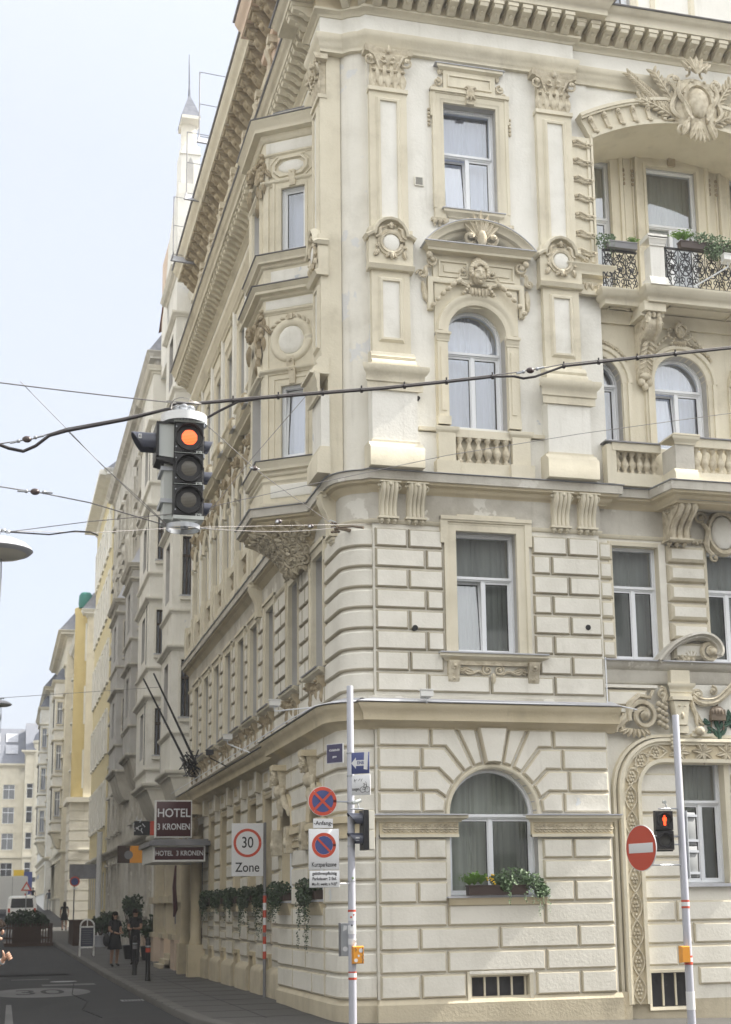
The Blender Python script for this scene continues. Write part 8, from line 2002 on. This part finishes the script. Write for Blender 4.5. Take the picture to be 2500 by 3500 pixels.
LIMB = [('pel', 'sp'), ('sp', 'ch'), ('ch', 'nk'), ('nk', 'hd'), ('hd', 'ht'), ('ch', 'sl'), ('sl', 'el'), ('el', 'wl'), ('wl', 'hl'), ('ch', 'sr'), ('sr', 'er'), ('er', 'wr'), ('wr', 'hr'), ('pel', 'hpl'), ('hpl', 'kl'), ('kl', 'al'), ('al', 'tl'), ('pel', 'hpr'), ('hpr', 'kr'), ('kr', 'ar'), ('ar', 'tr')]
RAD = dict(pel=(.145, .11), sp=(.125, .095), ch=(.15, .105), nk=.052, hd=(.078, .088), ht=(.066, .075), sl=.058, el=.042, wl=.028, hl=.032, sr=.058, er=.042, wr=.028, hr=.032, hpl=.092, kl=.060, al=.040, tl=.036, hpr=.092, kr=.060, ar=.040, tr=.036)
def pose(h=1.65, yaw=0, armL=None, armR=None, stride=0, lean=0):
    s_ = h/1.65; d = dict(pel=(0, 0, .92), sp=(0, 0, 1.08), ch=(0, .0, 1.28), nk=(0, .01, 1.44), hd=(0, -.015, 1.53), ht=(0, .0, 1.59),
        sl=(.17, 0, 1.36), el=(.22, .02, 1.10), wl=(.22, -.04, .86), hl=(.21, -.06, .78), sr=(-.17, 0, 1.36), er=(-.22, .02, 1.10), wr=(-.22, -.04, .86), hr=(-.21, -.06, .78),
        hpl=(.09, 0, .86), kl=(.10, -.01-stride*.5, .48), al=(.10, .03-stride, .08), tl=(.11, -.10-stride, .03), hpr=(-.09, 0, .86), kr=(-.10, -.01+stride*.5, .48), ar=(-.10, .03+stride, .08), tr=(-.11, -.10+stride, .03))
    if armL: d['el'], d['wl'], d['hl'] = armL
    if armR: d['er'], d['wr'], d['hr'] = armR
    c, sn = math.cos(yaw), math.sin(yaw)
    return {k: ((x*c-y*sn)*s_, (x*sn+y*c)*s_, z*s_) for k, (x, y, z) in d.items()}
def person(label, loc, h=1.65, yaw=0, armL=None, armR=None, stride=0, hair='long', outfit='blackcloth', legs='skin2', skirt=True, bag=False, sub=1, arms='skin2', hem=.45, grp=None, sleeves=.22):
    t = thing('person', label, 'person', loc, grp); J = pose(h, yaw, armL, armR, stride); J = {k: (v[0]+loc[0], v[1]+loc[1], v[2]+loc[2]) for k, v in J.items()}; s_ = h/1.65
    Rd = {k: (tuple(x*s_ for x in v) if isinstance(v, tuple) else v*s_) for k, v in RAD.items()}
    me = skinmesh('body', J, Rd, LIMB, 'pel', sub+1); me.materials.append(M[arms]); me.materials.append(M[outfit]); me.materials.append(M[legs]); me.materials.append(M['shoe'])
    zc = loc[2]
    for p in me.polygons:
        c = p.center; r_ = math.hypot(c.x-loc[0], c.y-loc[1]); z = (c.z-zc)/s_
        if z < .10: p.material_index = 3
        elif z < hem and r_ < .6*s_: p.material_index = 2
        elif z < 1.42:
            armd = min((Vector(J[a])-c).length for a in ('wl', 'wr', 'hl', 'hr', 'el', 'er')); tor = r_
            p.material_index = 0 if (armd < .13*s_ and r_ > .16*s_) or armd < .09*s_ else 1
        else: p.material_index = 0
    o = bpy.data.objects.new('body', me); COL.objects.link(o); attach(o, t)
    H = J['hd']; F = Frame((H[0], H[1], H[2]), (math.cos(yaw), math.sin(yaw), 0), (math.sin(yaw), -math.cos(yaw), 0)); m = MB(F, (arms,)); m.ball(0, -.01*s_, .085*s_, .012*s_, .022*s_, .018*s_, 6, 4)
    for q in (-1, 1): m.ball(q*.078*s_, 0, 0, .012*s_, .028*s_, .018*s_, 6, 4)
    m.build('nose_and_ears', t); m = MB(F, ('hair',)); 
    for q in (-1, 1): m.ball(q*.03*s_, .018*s_, .078*s_, .012*s_, .006*s_, .006*s_, 6, 4)
    m.ball(0, -.05*s_, .076*s_, .022*s_, .005*s_, .006*s_, 6, 4); m.build('eyes_and_mouth', t)
    m = MB(F, ('hair',)); m.ball(0, .045*s_, -.015*s_, .088*s_, .085*s_, .098*s_, 12, 8)
    if hair == 'long': m.ball(0, -.06*s_, -.055*s_, .095*s_, .16*s_, .065*s_, 12, 8); m.ball(0, -.2*s_, -.08*s_, .08*s_, .12*s_, .045*s_, 10, 6)
    m.build('hair', t)
    if skirt:
        m = MB(Frame(loc, (math.cos(yaw), math.sin(yaw), 0), (-math.sin(yaw), math.cos(yaw), 0)), (outfit,)); rings = []
        for z, rx, ry in ((1.02, .135, .115), (.9, .175, .15), (.7, .205, .18), (hem+.0, .235, .205)): rings.append([m.pt(rx*s_*math.cos(a)*(1+.03*math.sin(7*a)), z*s_, ry*s_*math.sin(a)*(1+.03*math.sin(7*a))) for a in [2*pi*k/24 for k in range(24)]])
        m.loft(rings, cap0=False, cap1=False); m.build('skirt', t)
    if bag:
        m = MB(Frame(loc, (math.cos(yaw), math.sin(yaw), 0), (-math.sin(yaw), math.cos(yaw), 0)), ('blackcloth',)); b_ = -.27; m.ball(b_*s_, .80*s_, .05, .07, .19, .16, 10, 6); m.tube([(b_*s_, .95*s_, .10), (-.14*s_, 1.40*s_, .0), (b_*s_, .95*s_, -.02)], .012, 5); m.build('shoulder_bag', t)
    return t
phoneL = ((.20, -.06, 1.08), (.08, -.26, 1.06), (.03, -.32, 1.09)); phoneR = ((-.20, -.06, 1.08), (-.06, -.26, 1.04), (-.01, -.33, 1.08))
person('woman with long dark hair in a black dress and shoulder bag standing on the pavement', (3.62, 45.5, .05), 1.62, R(-60) if False else R(30), ((.21, .0, 1.08), (.12, -.22, 1.0), (.09, -.30, 1.02)), ((-.21, .0, 1.08), (-.02, -.2, .98), (.06, -.26, 1.0)), 0, 'long', bag=True, hem=.52)
person('man in black t-shirt and wide black trousers looking at his phone', (4.30, 46.3, .06), 1.68, R(-25), phoneL, phoneR, .03, 'short', legs='blackcloth', skirt=False, hem=.9)
person('woman in a short black dress walking away on the pavement', (4.05, 86.8, .66), 1.62, R(180), stride=.12, hair='long', hem=.6)
for (x, y_, lab, of, lg, yw) in ((4.75, 143, 'farthest pedestrian in dark clothes and pale trousers', 'blackcloth', 'whitecloth', 0), (4.55, 125, 'pedestrian in dark top and light shorts', 'greycloth', 'whitecloth', 180), (3.6, 138, 'pedestrian dressed in black nearer the road', 'blackcloth', 'blackcloth', 0), (3.0, 146, 'small distant pedestrian in grey by the kerb', 'greycloth', 'greycloth', 180)):
    person(lab, (x, y_, zg(y_)), 1.68, R(yw), stride=.10, hair='short', outfit=of, legs=lg, skirt=False, hem=.9, grp='distant pedestrians')
# --- man at the left edge of the picture, fist with raised thumb in front of him
MX, MY = -.10, 17.0
def bigman():
    yaw = R(60); t = thing('person', 'dark haired man in glasses and black shirt with raised thumb at the left edge', 'person', (MX, MY, -.12)); h = 1.78
    J = pose(h, yaw, ((.24, -.02, 1.12), (.14, -.25, 1.12), (.12, -.30, 1.16))); J = {k: (v[0]+MX, v[1]+MY, v[2]-.12) for k, v in J.items()}
    for k_ in ('hd', 'ht'): J[k_] = (J[k_][0]+.13, J[k_][1]-.05, J[k_][2]-.06)
    J['nk'] = (J['nk'][0]+.06, J['nk'][1]-.02, J['nk'][2]-.01)
    W_ = Vector((.155, 16.62, 1.165)); El = Vector((-.08, 16.80, 1.0)); J['el'] = tuple(El); J['wl'] = tuple(W_-(W_-El).normalized()*.04)
    s_ = h/1.65; Rd = {k: (tuple(x*s_ for x in v) if isinstance(v, tuple) else v*s_) for k, v in RAD.items()}; Rd['hl'] = .03; J['hl'] = tuple(W_)
    me = skinmesh('body', J, Rd, LIMB, 'pel', 2)
    for k in ('skin', 'blackcloth', 'greycloth', 'shoe'): me.materials.append(M[k])
    for p in me.polygons:
        c = p.center; z = c.z+.12; fa_ = min((Vector(J[a])-c).length for a in ('wl', 'hl')); seg = (Vector(J['el'])+Vector(J['wl']))/2
        if z < .1: p.material_index = 3
        elif z < .90: p.material_index = 2
        elif z < 1.50 and fa_ > .09 and (seg-c).length > .12: p.material_index = 1
    o = bpy.data.objects.new('body', me); COL.objects.link(o); attach(o, t)
    H = J['hd']; F = Frame((H[0], H[1], H[2]), (math.cos(yaw), math.sin(yaw), 0), (math.sin(yaw), -math.cos(yaw), 0))
    m = MB(F, ('skin',)); m.ball(0, -.015, .10, .014, .028, .022, 8, 6); m.ball(0, -.085, .075, .03, .02, .025, 8, 5)
    for q in (-1, 1): m.ball(q*.088, 0, 0, .012, .032, .02, 6, 4)
    m.build('nose_and_ears', t); m = MB(F, ('hair',)); m.ball(0, .055, -.015, .102, .09, .115, 14, 9); m.ball(0, .0, -.07, .09, .10, .06, 12, 8)
    for q in (-1, 1):
        for k in range(3): m.ball(q*.06, .10-.02*k, .03+.02*k, .04, .03, .035, 6, 4)
    m.build('hair', t); m = MB(F, ('signblack',))
    for q in (-1, 1): m.arcband(q*.034, .012, [(.024, .098), (.024, .102), (.028, .102), (.028, .098)], 0, 360, 16); m.tube([(q*.062, .015, .098), (q*.09, .012, .0)], .003, 4)
    m.tube([(-.01, .014, .104), (.01, .014, .104)], .003, 4); m.build('glasses', t)
    # hand: palm, four curled fingers, raised thumb
    d = (W_-El).normalized(); up = Vector((-.25, -.1, 1)); up = (up-d*up.dot(d)).normalized(); sd = d.cross(up)
    P = lambda a, b_, c: tuple(W_+d*a+up*b_+sd*c); HJ = {}; HR = {}; HE = []
    def add(n, p, r, pr=None):
        HJ[n] = p; HR[n] = r
        if pr: HE.append((pr, n))
    add('w', P(-.03, 0, 0), .027); add('p0', P(.02, .004, 0), (.030, .022), 'w'); add('p1', P(.060, .008, .0), (.036, .020), 'p0')
    for i, (o_, l_) in enumerate(((.033, 1.0), (.012, 1.08), (-.010, 1.0), (-.031, .82))):
        add('k%d' % i, P(.082, o_+.006, 0), .0105, 'p1'); add('a%d' % i, P(.088+.022*l_, o_+.004, .012), .0098, 'k%d' % i); add('b%d' % i, P(.088+.006*l_, o_+.0, .040), .0090, 'a%d' % i); add('c%d' % i, P(.070, o_, .042), .0080, 'b%d' % i)
    add('t0', P(.030, .034, .012), .0135, 'p0'); add('t1', P(.048, .066, .016), .0115, 't0'); add('t2', P(.052, .096, .010), .0095, 't1')
    me = skinmesh('hand', HJ, HR, HE, 'p0', 2); me.materials.append(M['skin']); o = bpy.data.objects.new('hand', me); COL.objects.link(o); attach(o, t)
    m = MB(WORLD, ('steel',)); q = W_-d*.035; rings = []
    for a_, r_ in ((-.012, .030), (-.010, .034), (.010, .034), (.012, .030)): rings.append([m.wp(q+d*a_+(up*math.cos(2*pi*k/16)+sd*math.sin(2*pi*k/16))*r_) for k in range(16)])
    m.loft(rings, cap0=False, cap1=False); c = q+sd*-.036
    m.f = Frame(tuple(c), (1, 0, 0), (0, 1, 0)); m.ball(0, 0, 0, .018, .018, .018, 10, 6); m.build('wristwatch', t)
bigman()

# ================================================================== street furniture down the street
for k, (x, y_, lab, bd) in enumerate(((3.74, 40.3, 'farther black bollard on the pavement edge', False), (3.73, 36.75, 'nearer black bollard with a red reflective band', True))):
    t = thing('bollard', lab, 'bollard', (x, y_, 0), 'bollards on the pavement'); m = MB(WORLD, ('asphaltblk',)); m.lathe(x, y_, [(.07, -.02), (.07, .06), (.062, .08), (.058, .86), (.066, .87), (.066, .90), (.05, .93), (.055, .97), (.05, 1.0), (.02, 1.03)], 14); m.build('post', t)
    m = MB(WORLD, ('signred' if bd else 'polegrey',)); m.lathe(x, y_, [(.061, .68), (.061, .78)], 14); m.build('reflective_band', t); m = MB(WORLD, ('steel',)); m.lathe(x, y_, [(.062, .80), (.062, .84)], 14); m.build('metal_collar', t)
# A-frame blackboard
t = thing('pavement_blackboard', 'white framed arched blackboard standing on the pavement', 'menu board', (3.28, 53.4, .15)); f_ = FY(53.4); zb_ = .15; M['slateboard'] = flat('blackboard', (.05, .055, .08), .7)
m = MB(f_, ('camwhite',))
for x in (3.05, 3.53): m.box(x-.025, x+.025, zb_, zb_+1.05, -.03, .02); m.tube([(x, zb_+.9, -.03), (x, zb_, -.5)], .02, 5)
m.box(3.03, 3.55, zb_+.28, zb_+.34, -.02, .02); m.box(3.03, 3.55, zb_+.98, zb_+1.04, -.02, .02); m.arcband(3.29, zb_+1.03, [(.21, -.02), (.21, .02), (.265, .02), (.265, -.02)], 0, 180, 20); m.box(3.27, 3.31, zb_+1.03, zb_+1.26, -.02, .015); m.build('frame', t)
m = MB(f_, ('slateboard',)); m.box(3.07, 3.51, zb_+.34, zb_+.98, -.015, .0); m.build('board', t); m = MB(f_, ('polegrey',)); rq = random.Random(2)
for k in range(7): m.box(3.12, 3.40+rq.random()*.08, zb_+.88-.075*k, zb_+.895-.075*k, .001, .002)
m.build('chalk_lines', t)
# no stopping sign far down
P4 = pole('sign_post', 'thin grey post of the small round sign farther down the pavement', 3.62, 69, .37, 3.0, .03, .03, [], 'polegrey'); f_ = FY(68.9)
t = thing('no_stopping_sign', 'small distant round sign, blue with red rim, beside the grey banner', 'road sign', (3.62, 68.9, 2.75)); m = MB(f_, ('signred',)); m.disc(3.63, 3.05, 0, .01, .225, 28); m.build('red_ring', t); m = MB(f_, ('signblue',)); m.disc(3.63, 3.05, .01, .014, .165, 28); m.build('blue_field', t); m = MB(f_, ('signwhite',)); m.box(3.53, 3.74, 2.70, 2.78, 0, .01); m.build('plate', t)
# grey downpipe / white column
t = thing('white_downpipe', 'tall pale round column beside the grey banner sign', 'column', (4.95, 73, .4)); m = MB(WORLD, ('camwhite',)); m.lathe(4.98, 73.0, [(.13, .3), (.13, 5.4), (.16, 5.5)], 12); m.build('shaft', t)
# picket fenced planter on the road
t = thing('picket_planter', 'brown picket fenced parklet with dark shrubs at the road side', 'planter', (1.8, 68.5, .36)); zb_ = zg(68)-.1; m = MB(WORLD, ('wood',))
for k in range(17): x = .7+.118*k; m.box(x, x+.055, zb_+.1, zb_+.95+.03*(k % 2), 67.96, 68.0)
m.box(.6, 2.68, zb_+.3, zb_+.38, 68.0, 68.05); m.box(.6, 2.68, zb_+.75, zb_+.82, 68.0, 68.05); m.box(.6, 2.72, zb_-.05, zb_+.12, 67.9, 73)
for k in range(24): y_ = 68+.21*k; m.box(2.64, 2.68, zb_+.1, zb_+.95, y_, y_+.1)
m.build('picket_fence', t)
m = MB(WORLD, ('wood',)); m.box(1.0, 2.2, zb_+.1, zb_+.8, 68.3, 69); m.build('trough', t); rq = random.Random(11); m = MB(WORLD, ('leafd',)); leafcloud(m, (1.5, 68.7, zb_+1.15), (.9, .4, .45), 1400, .10, rq); leafcloud(m, (2.2, 69.5, zb_+1.0), (.4, .6, .35), 600, .10, rq); m.build('foliage', t, smooth=0)
# potted trees and shrubs on the pavement
def potted(label, x, y_, h, r, pot, n=1300, seed=1, mat='leafd'):
    t = thing('potted_shrub', label, 'potted plant', (x, y_, zg(y_)), 'potted shrubs along the pavement'); z = zg(y_); m = MB(WORLD, (pot,)); m.lathe(x, y_, [(.20, z), (.26, z+.42), (.28, z+.44), (.24, z+.46)], 12); m.build('pot', t)
    m = MB(WORLD, ('wood',)); rq = random.Random(seed)
    for k in range(5): a = k*1.3; m.tube([(x, z+.4, y_), (x+.1*math.cos(a), z+h*.5, y_+.1*math.sin(a)), (x+r*.6*math.cos(a), z+h*.85, y_+r*.6*math.sin(a))], [.035, .022, .01], 5)
    m.build('stems', t); m = MB(WORLD, (mat,))
    for k in range(9): a = k*.9; q = rq.uniform(.2, .7); leafcloud(m, (x+r*q*math.cos(a), y_+r*q*math.sin(a), z+h*rq.uniform(.5, .95)), (r*.45, r*.45, h*.16), n//9, .09, rq)
    m.build('foliage', t, smooth=0)
potted('tall dark potted oleander behind the two people', 4.55, 50.5, 1.95, .50, 'asphaltblk', 1500, 3)
potted('second dark potted shrub against the white house', 5.0, 49.2, 1.4, .34, 'asphaltblk', 800, 4)
potted('low dark shrub in a pale pot beside the terrace box', 4.35, 62, 1.2, .38, 'leadw', 800, 5); potted('low bushy shrub in a pale pot farther along', 4.9, 66, 1.3, .42, 'leadw', 900, 6)
t = thing('terrace_box', 'dark timber terrace box on the pavement behind the blackboard', 'planter', (3.9, 64, .3)); z = zg(64); m = MB(WORLD, ('wood',)); m.box(3.35, 4.35, z, z+1.0, 64, 67.5); m.box(3.3, 4.4, z+1.0, z+1.06, 63.95, 67.55)
for k in range(4): m.box(3.36, 4.34, z+.1+.23*k, z+.27+.23*k, 63.96, 64.0)
m.build('panels', t)
# vehicles
def van(name, label, cat, x, y_, w_, h, L_, box=False):
    z = zg(y_)-.12; t = thing(name, label, cat, (x, y_, z)); f_ = Frame((x, y_, z), (1, 0, 0), (0, 1, 0)); m = MB(f_, ('camwhite',)); hw = w_/2
    if box: secs = [(0, .35, h, .98), (L_*.75, .35, h, .98), (L_*.76, .35, h*.8, .95), (L_*.9, .35, h*.78, .92), (L_, .4, h*.45, .88)]
    else: secs = [(0, .35, h*.50, .96), (.06, .30, h*.56, .98), (.22, .28, h*.93, .90), (.5, .28, h, .88), (L_*.6, .28, h, .88), (L_*.78, .28, h*.60, .94), (L_*.97, .30, h*.50, .90), (L_, .4, h*.42, .84)]
    rings = []
    for yy, za, zb2, k in secs:
        mid = za+(zb2-za)*.55; rings.append([m.pt(u*hw, v, yy) for u, v in ((-.9, za), (.9, za), (1.0, za+.1), (1.0, mid), (k, zb2-.08), (k-.12, zb2), (-k+.12, zb2), (-k, zb2-.08), (-1.0, mid), (-1.0, za+.1))])
    m.loft(rings); m.build('body', t)
    m = MB(f_, ('glassd', 'signblack')); m.mat('signblack')
    if not box: m.face([m.pt(-hw*.76, h*.58, .045), m.pt(hw*.76, h*.58, .045), m.pt(hw*.70, h*.90, .17), m.pt(-hw*.70, h*.90, .17)]); 
    else: m.box(-.01, .01, .5, h-.1, -.012, 0)
    m.build('rear_window' if not box else 'rear_door_seam', t)
    for q in (-1, 1):
        m = MB(f_, ('signred',)); m.box(q*hw*.86-.07, q*hw*.86+.07, h*.42, h*.56, -.015, .05); m.build('tail_light', t)
        for yy in (.75, L_-.8): m = MB(f_, ('signblack',)); m.wedge([(yy+.32*math.cos(a), .33+.32*math.sin(a)) for a in [2*pi*k/16 for k in range(16)]], q*hw*.96-.10, q*hw*.96+.04); m.build('wheel', t)
    m = MB(f_, ('polegrey',)); m.box(-hw*.95, hw*.95, .32, .52, -.06, .05); m.build('bumper', t); m = MB(f_, ('signwhite',)); m.box(-.26, .26, .62, .72, -.03, -.0); m.build('number_plate', t); return t
van('parked_van', 'white people carrier seen from behind beyond the picket planter', 'van', 1.95, 100, 1.9, 1.85, 4.6)
van('parked_truck', 'tall white box van beyond the people carrier', 'van', 1.5, 116, 2.3, 3.0, 6.5, True)
t = thing('road_works_sign', 'small red and white triangular warning sign before the white vans', 'road sign', (2.1, 96, .9)); f_ = FY(96); z = zg(96); m = MB(f_, ('signred',)); m.prism([(1.75, z+2.1), (2.45, z+2.1), (2.1, z+2.7)], 0, .02); m.build('rim', t); m = MB(f_, ('signwhite',)); m.prism([(1.9, z+2.18), (2.3, z+2.18), (2.1, z+2.53)], .02, .03); m.build('face', t); m = MB(WORLD, ('steel',)); m.tube([(2.1, z, 96.02), (2.1, z+2.2, 96.02)], .03, 6); m.build('post', t)
t = thing('advertising_column', 'yellow and blue poster stand at the far end of the street', 'advertising board', (2.6, 150, 2.6)); z = zg(150); f_ = FY(150); m = MB(f_, ('flower',)); m.box(2.0, 3.0, z+.4, z+3.2, -.2, 0); m.build('panel', t); m = MB(f_, ('signblue',)); m.box(3.0, 3.8, z+.8, z+3.0, -.2, 0); m.build('blue_panel', t)
t = thing('shop_awning', 'pale striped awning over a shop front far down the street', 'awning', (4.2, 120, 4)); z = zg(120); m = MB(WORLD, ('whitecloth',)); m.wedge([(118, z+3.6), (118, z+3.5), (124, z+3.5), (124, z+3.6)], 4.7, 4.75); m.face([m.wp(p) for p in ((4.7, 118, z+3.8), (4.7, 124, z+3.8), (3.5, 124, z+2.9), (3.5, 118, z+2.9))]); m.face([m.wp(p) for p in ((3.5, 118, z+2.9), (3.5, 124, z+2.9), (3.5, 124, z+2.6), (3.5, 118, z+2.6))]); m.build('canvas', t)

# ================================================================== thin summer haze filling the street
hz, ht, hb = new_mat('summer_haze'); ht.nodes.clear(); ho = N(ht, 'ShaderNodeOutputMaterial'); hv = N(ht, 'ShaderNodeVolumePrincipled'); hv.inputs['Color'].default_value = (.93, .95, 1, 1); hv.inputs['Density'].default_value = .0009; hv.inputs['Anisotropy'].default_value = .3
ht.links.new(hv.outputs[0], ho.inputs['Volume']); M['haze'] = hz
m = MB(WORLD, ('haze',)); m.box(-60, 60, -4, 34, -70, 320); hzo = m.build('haze', smooth=0); hzo['kind'] = 'stuff'
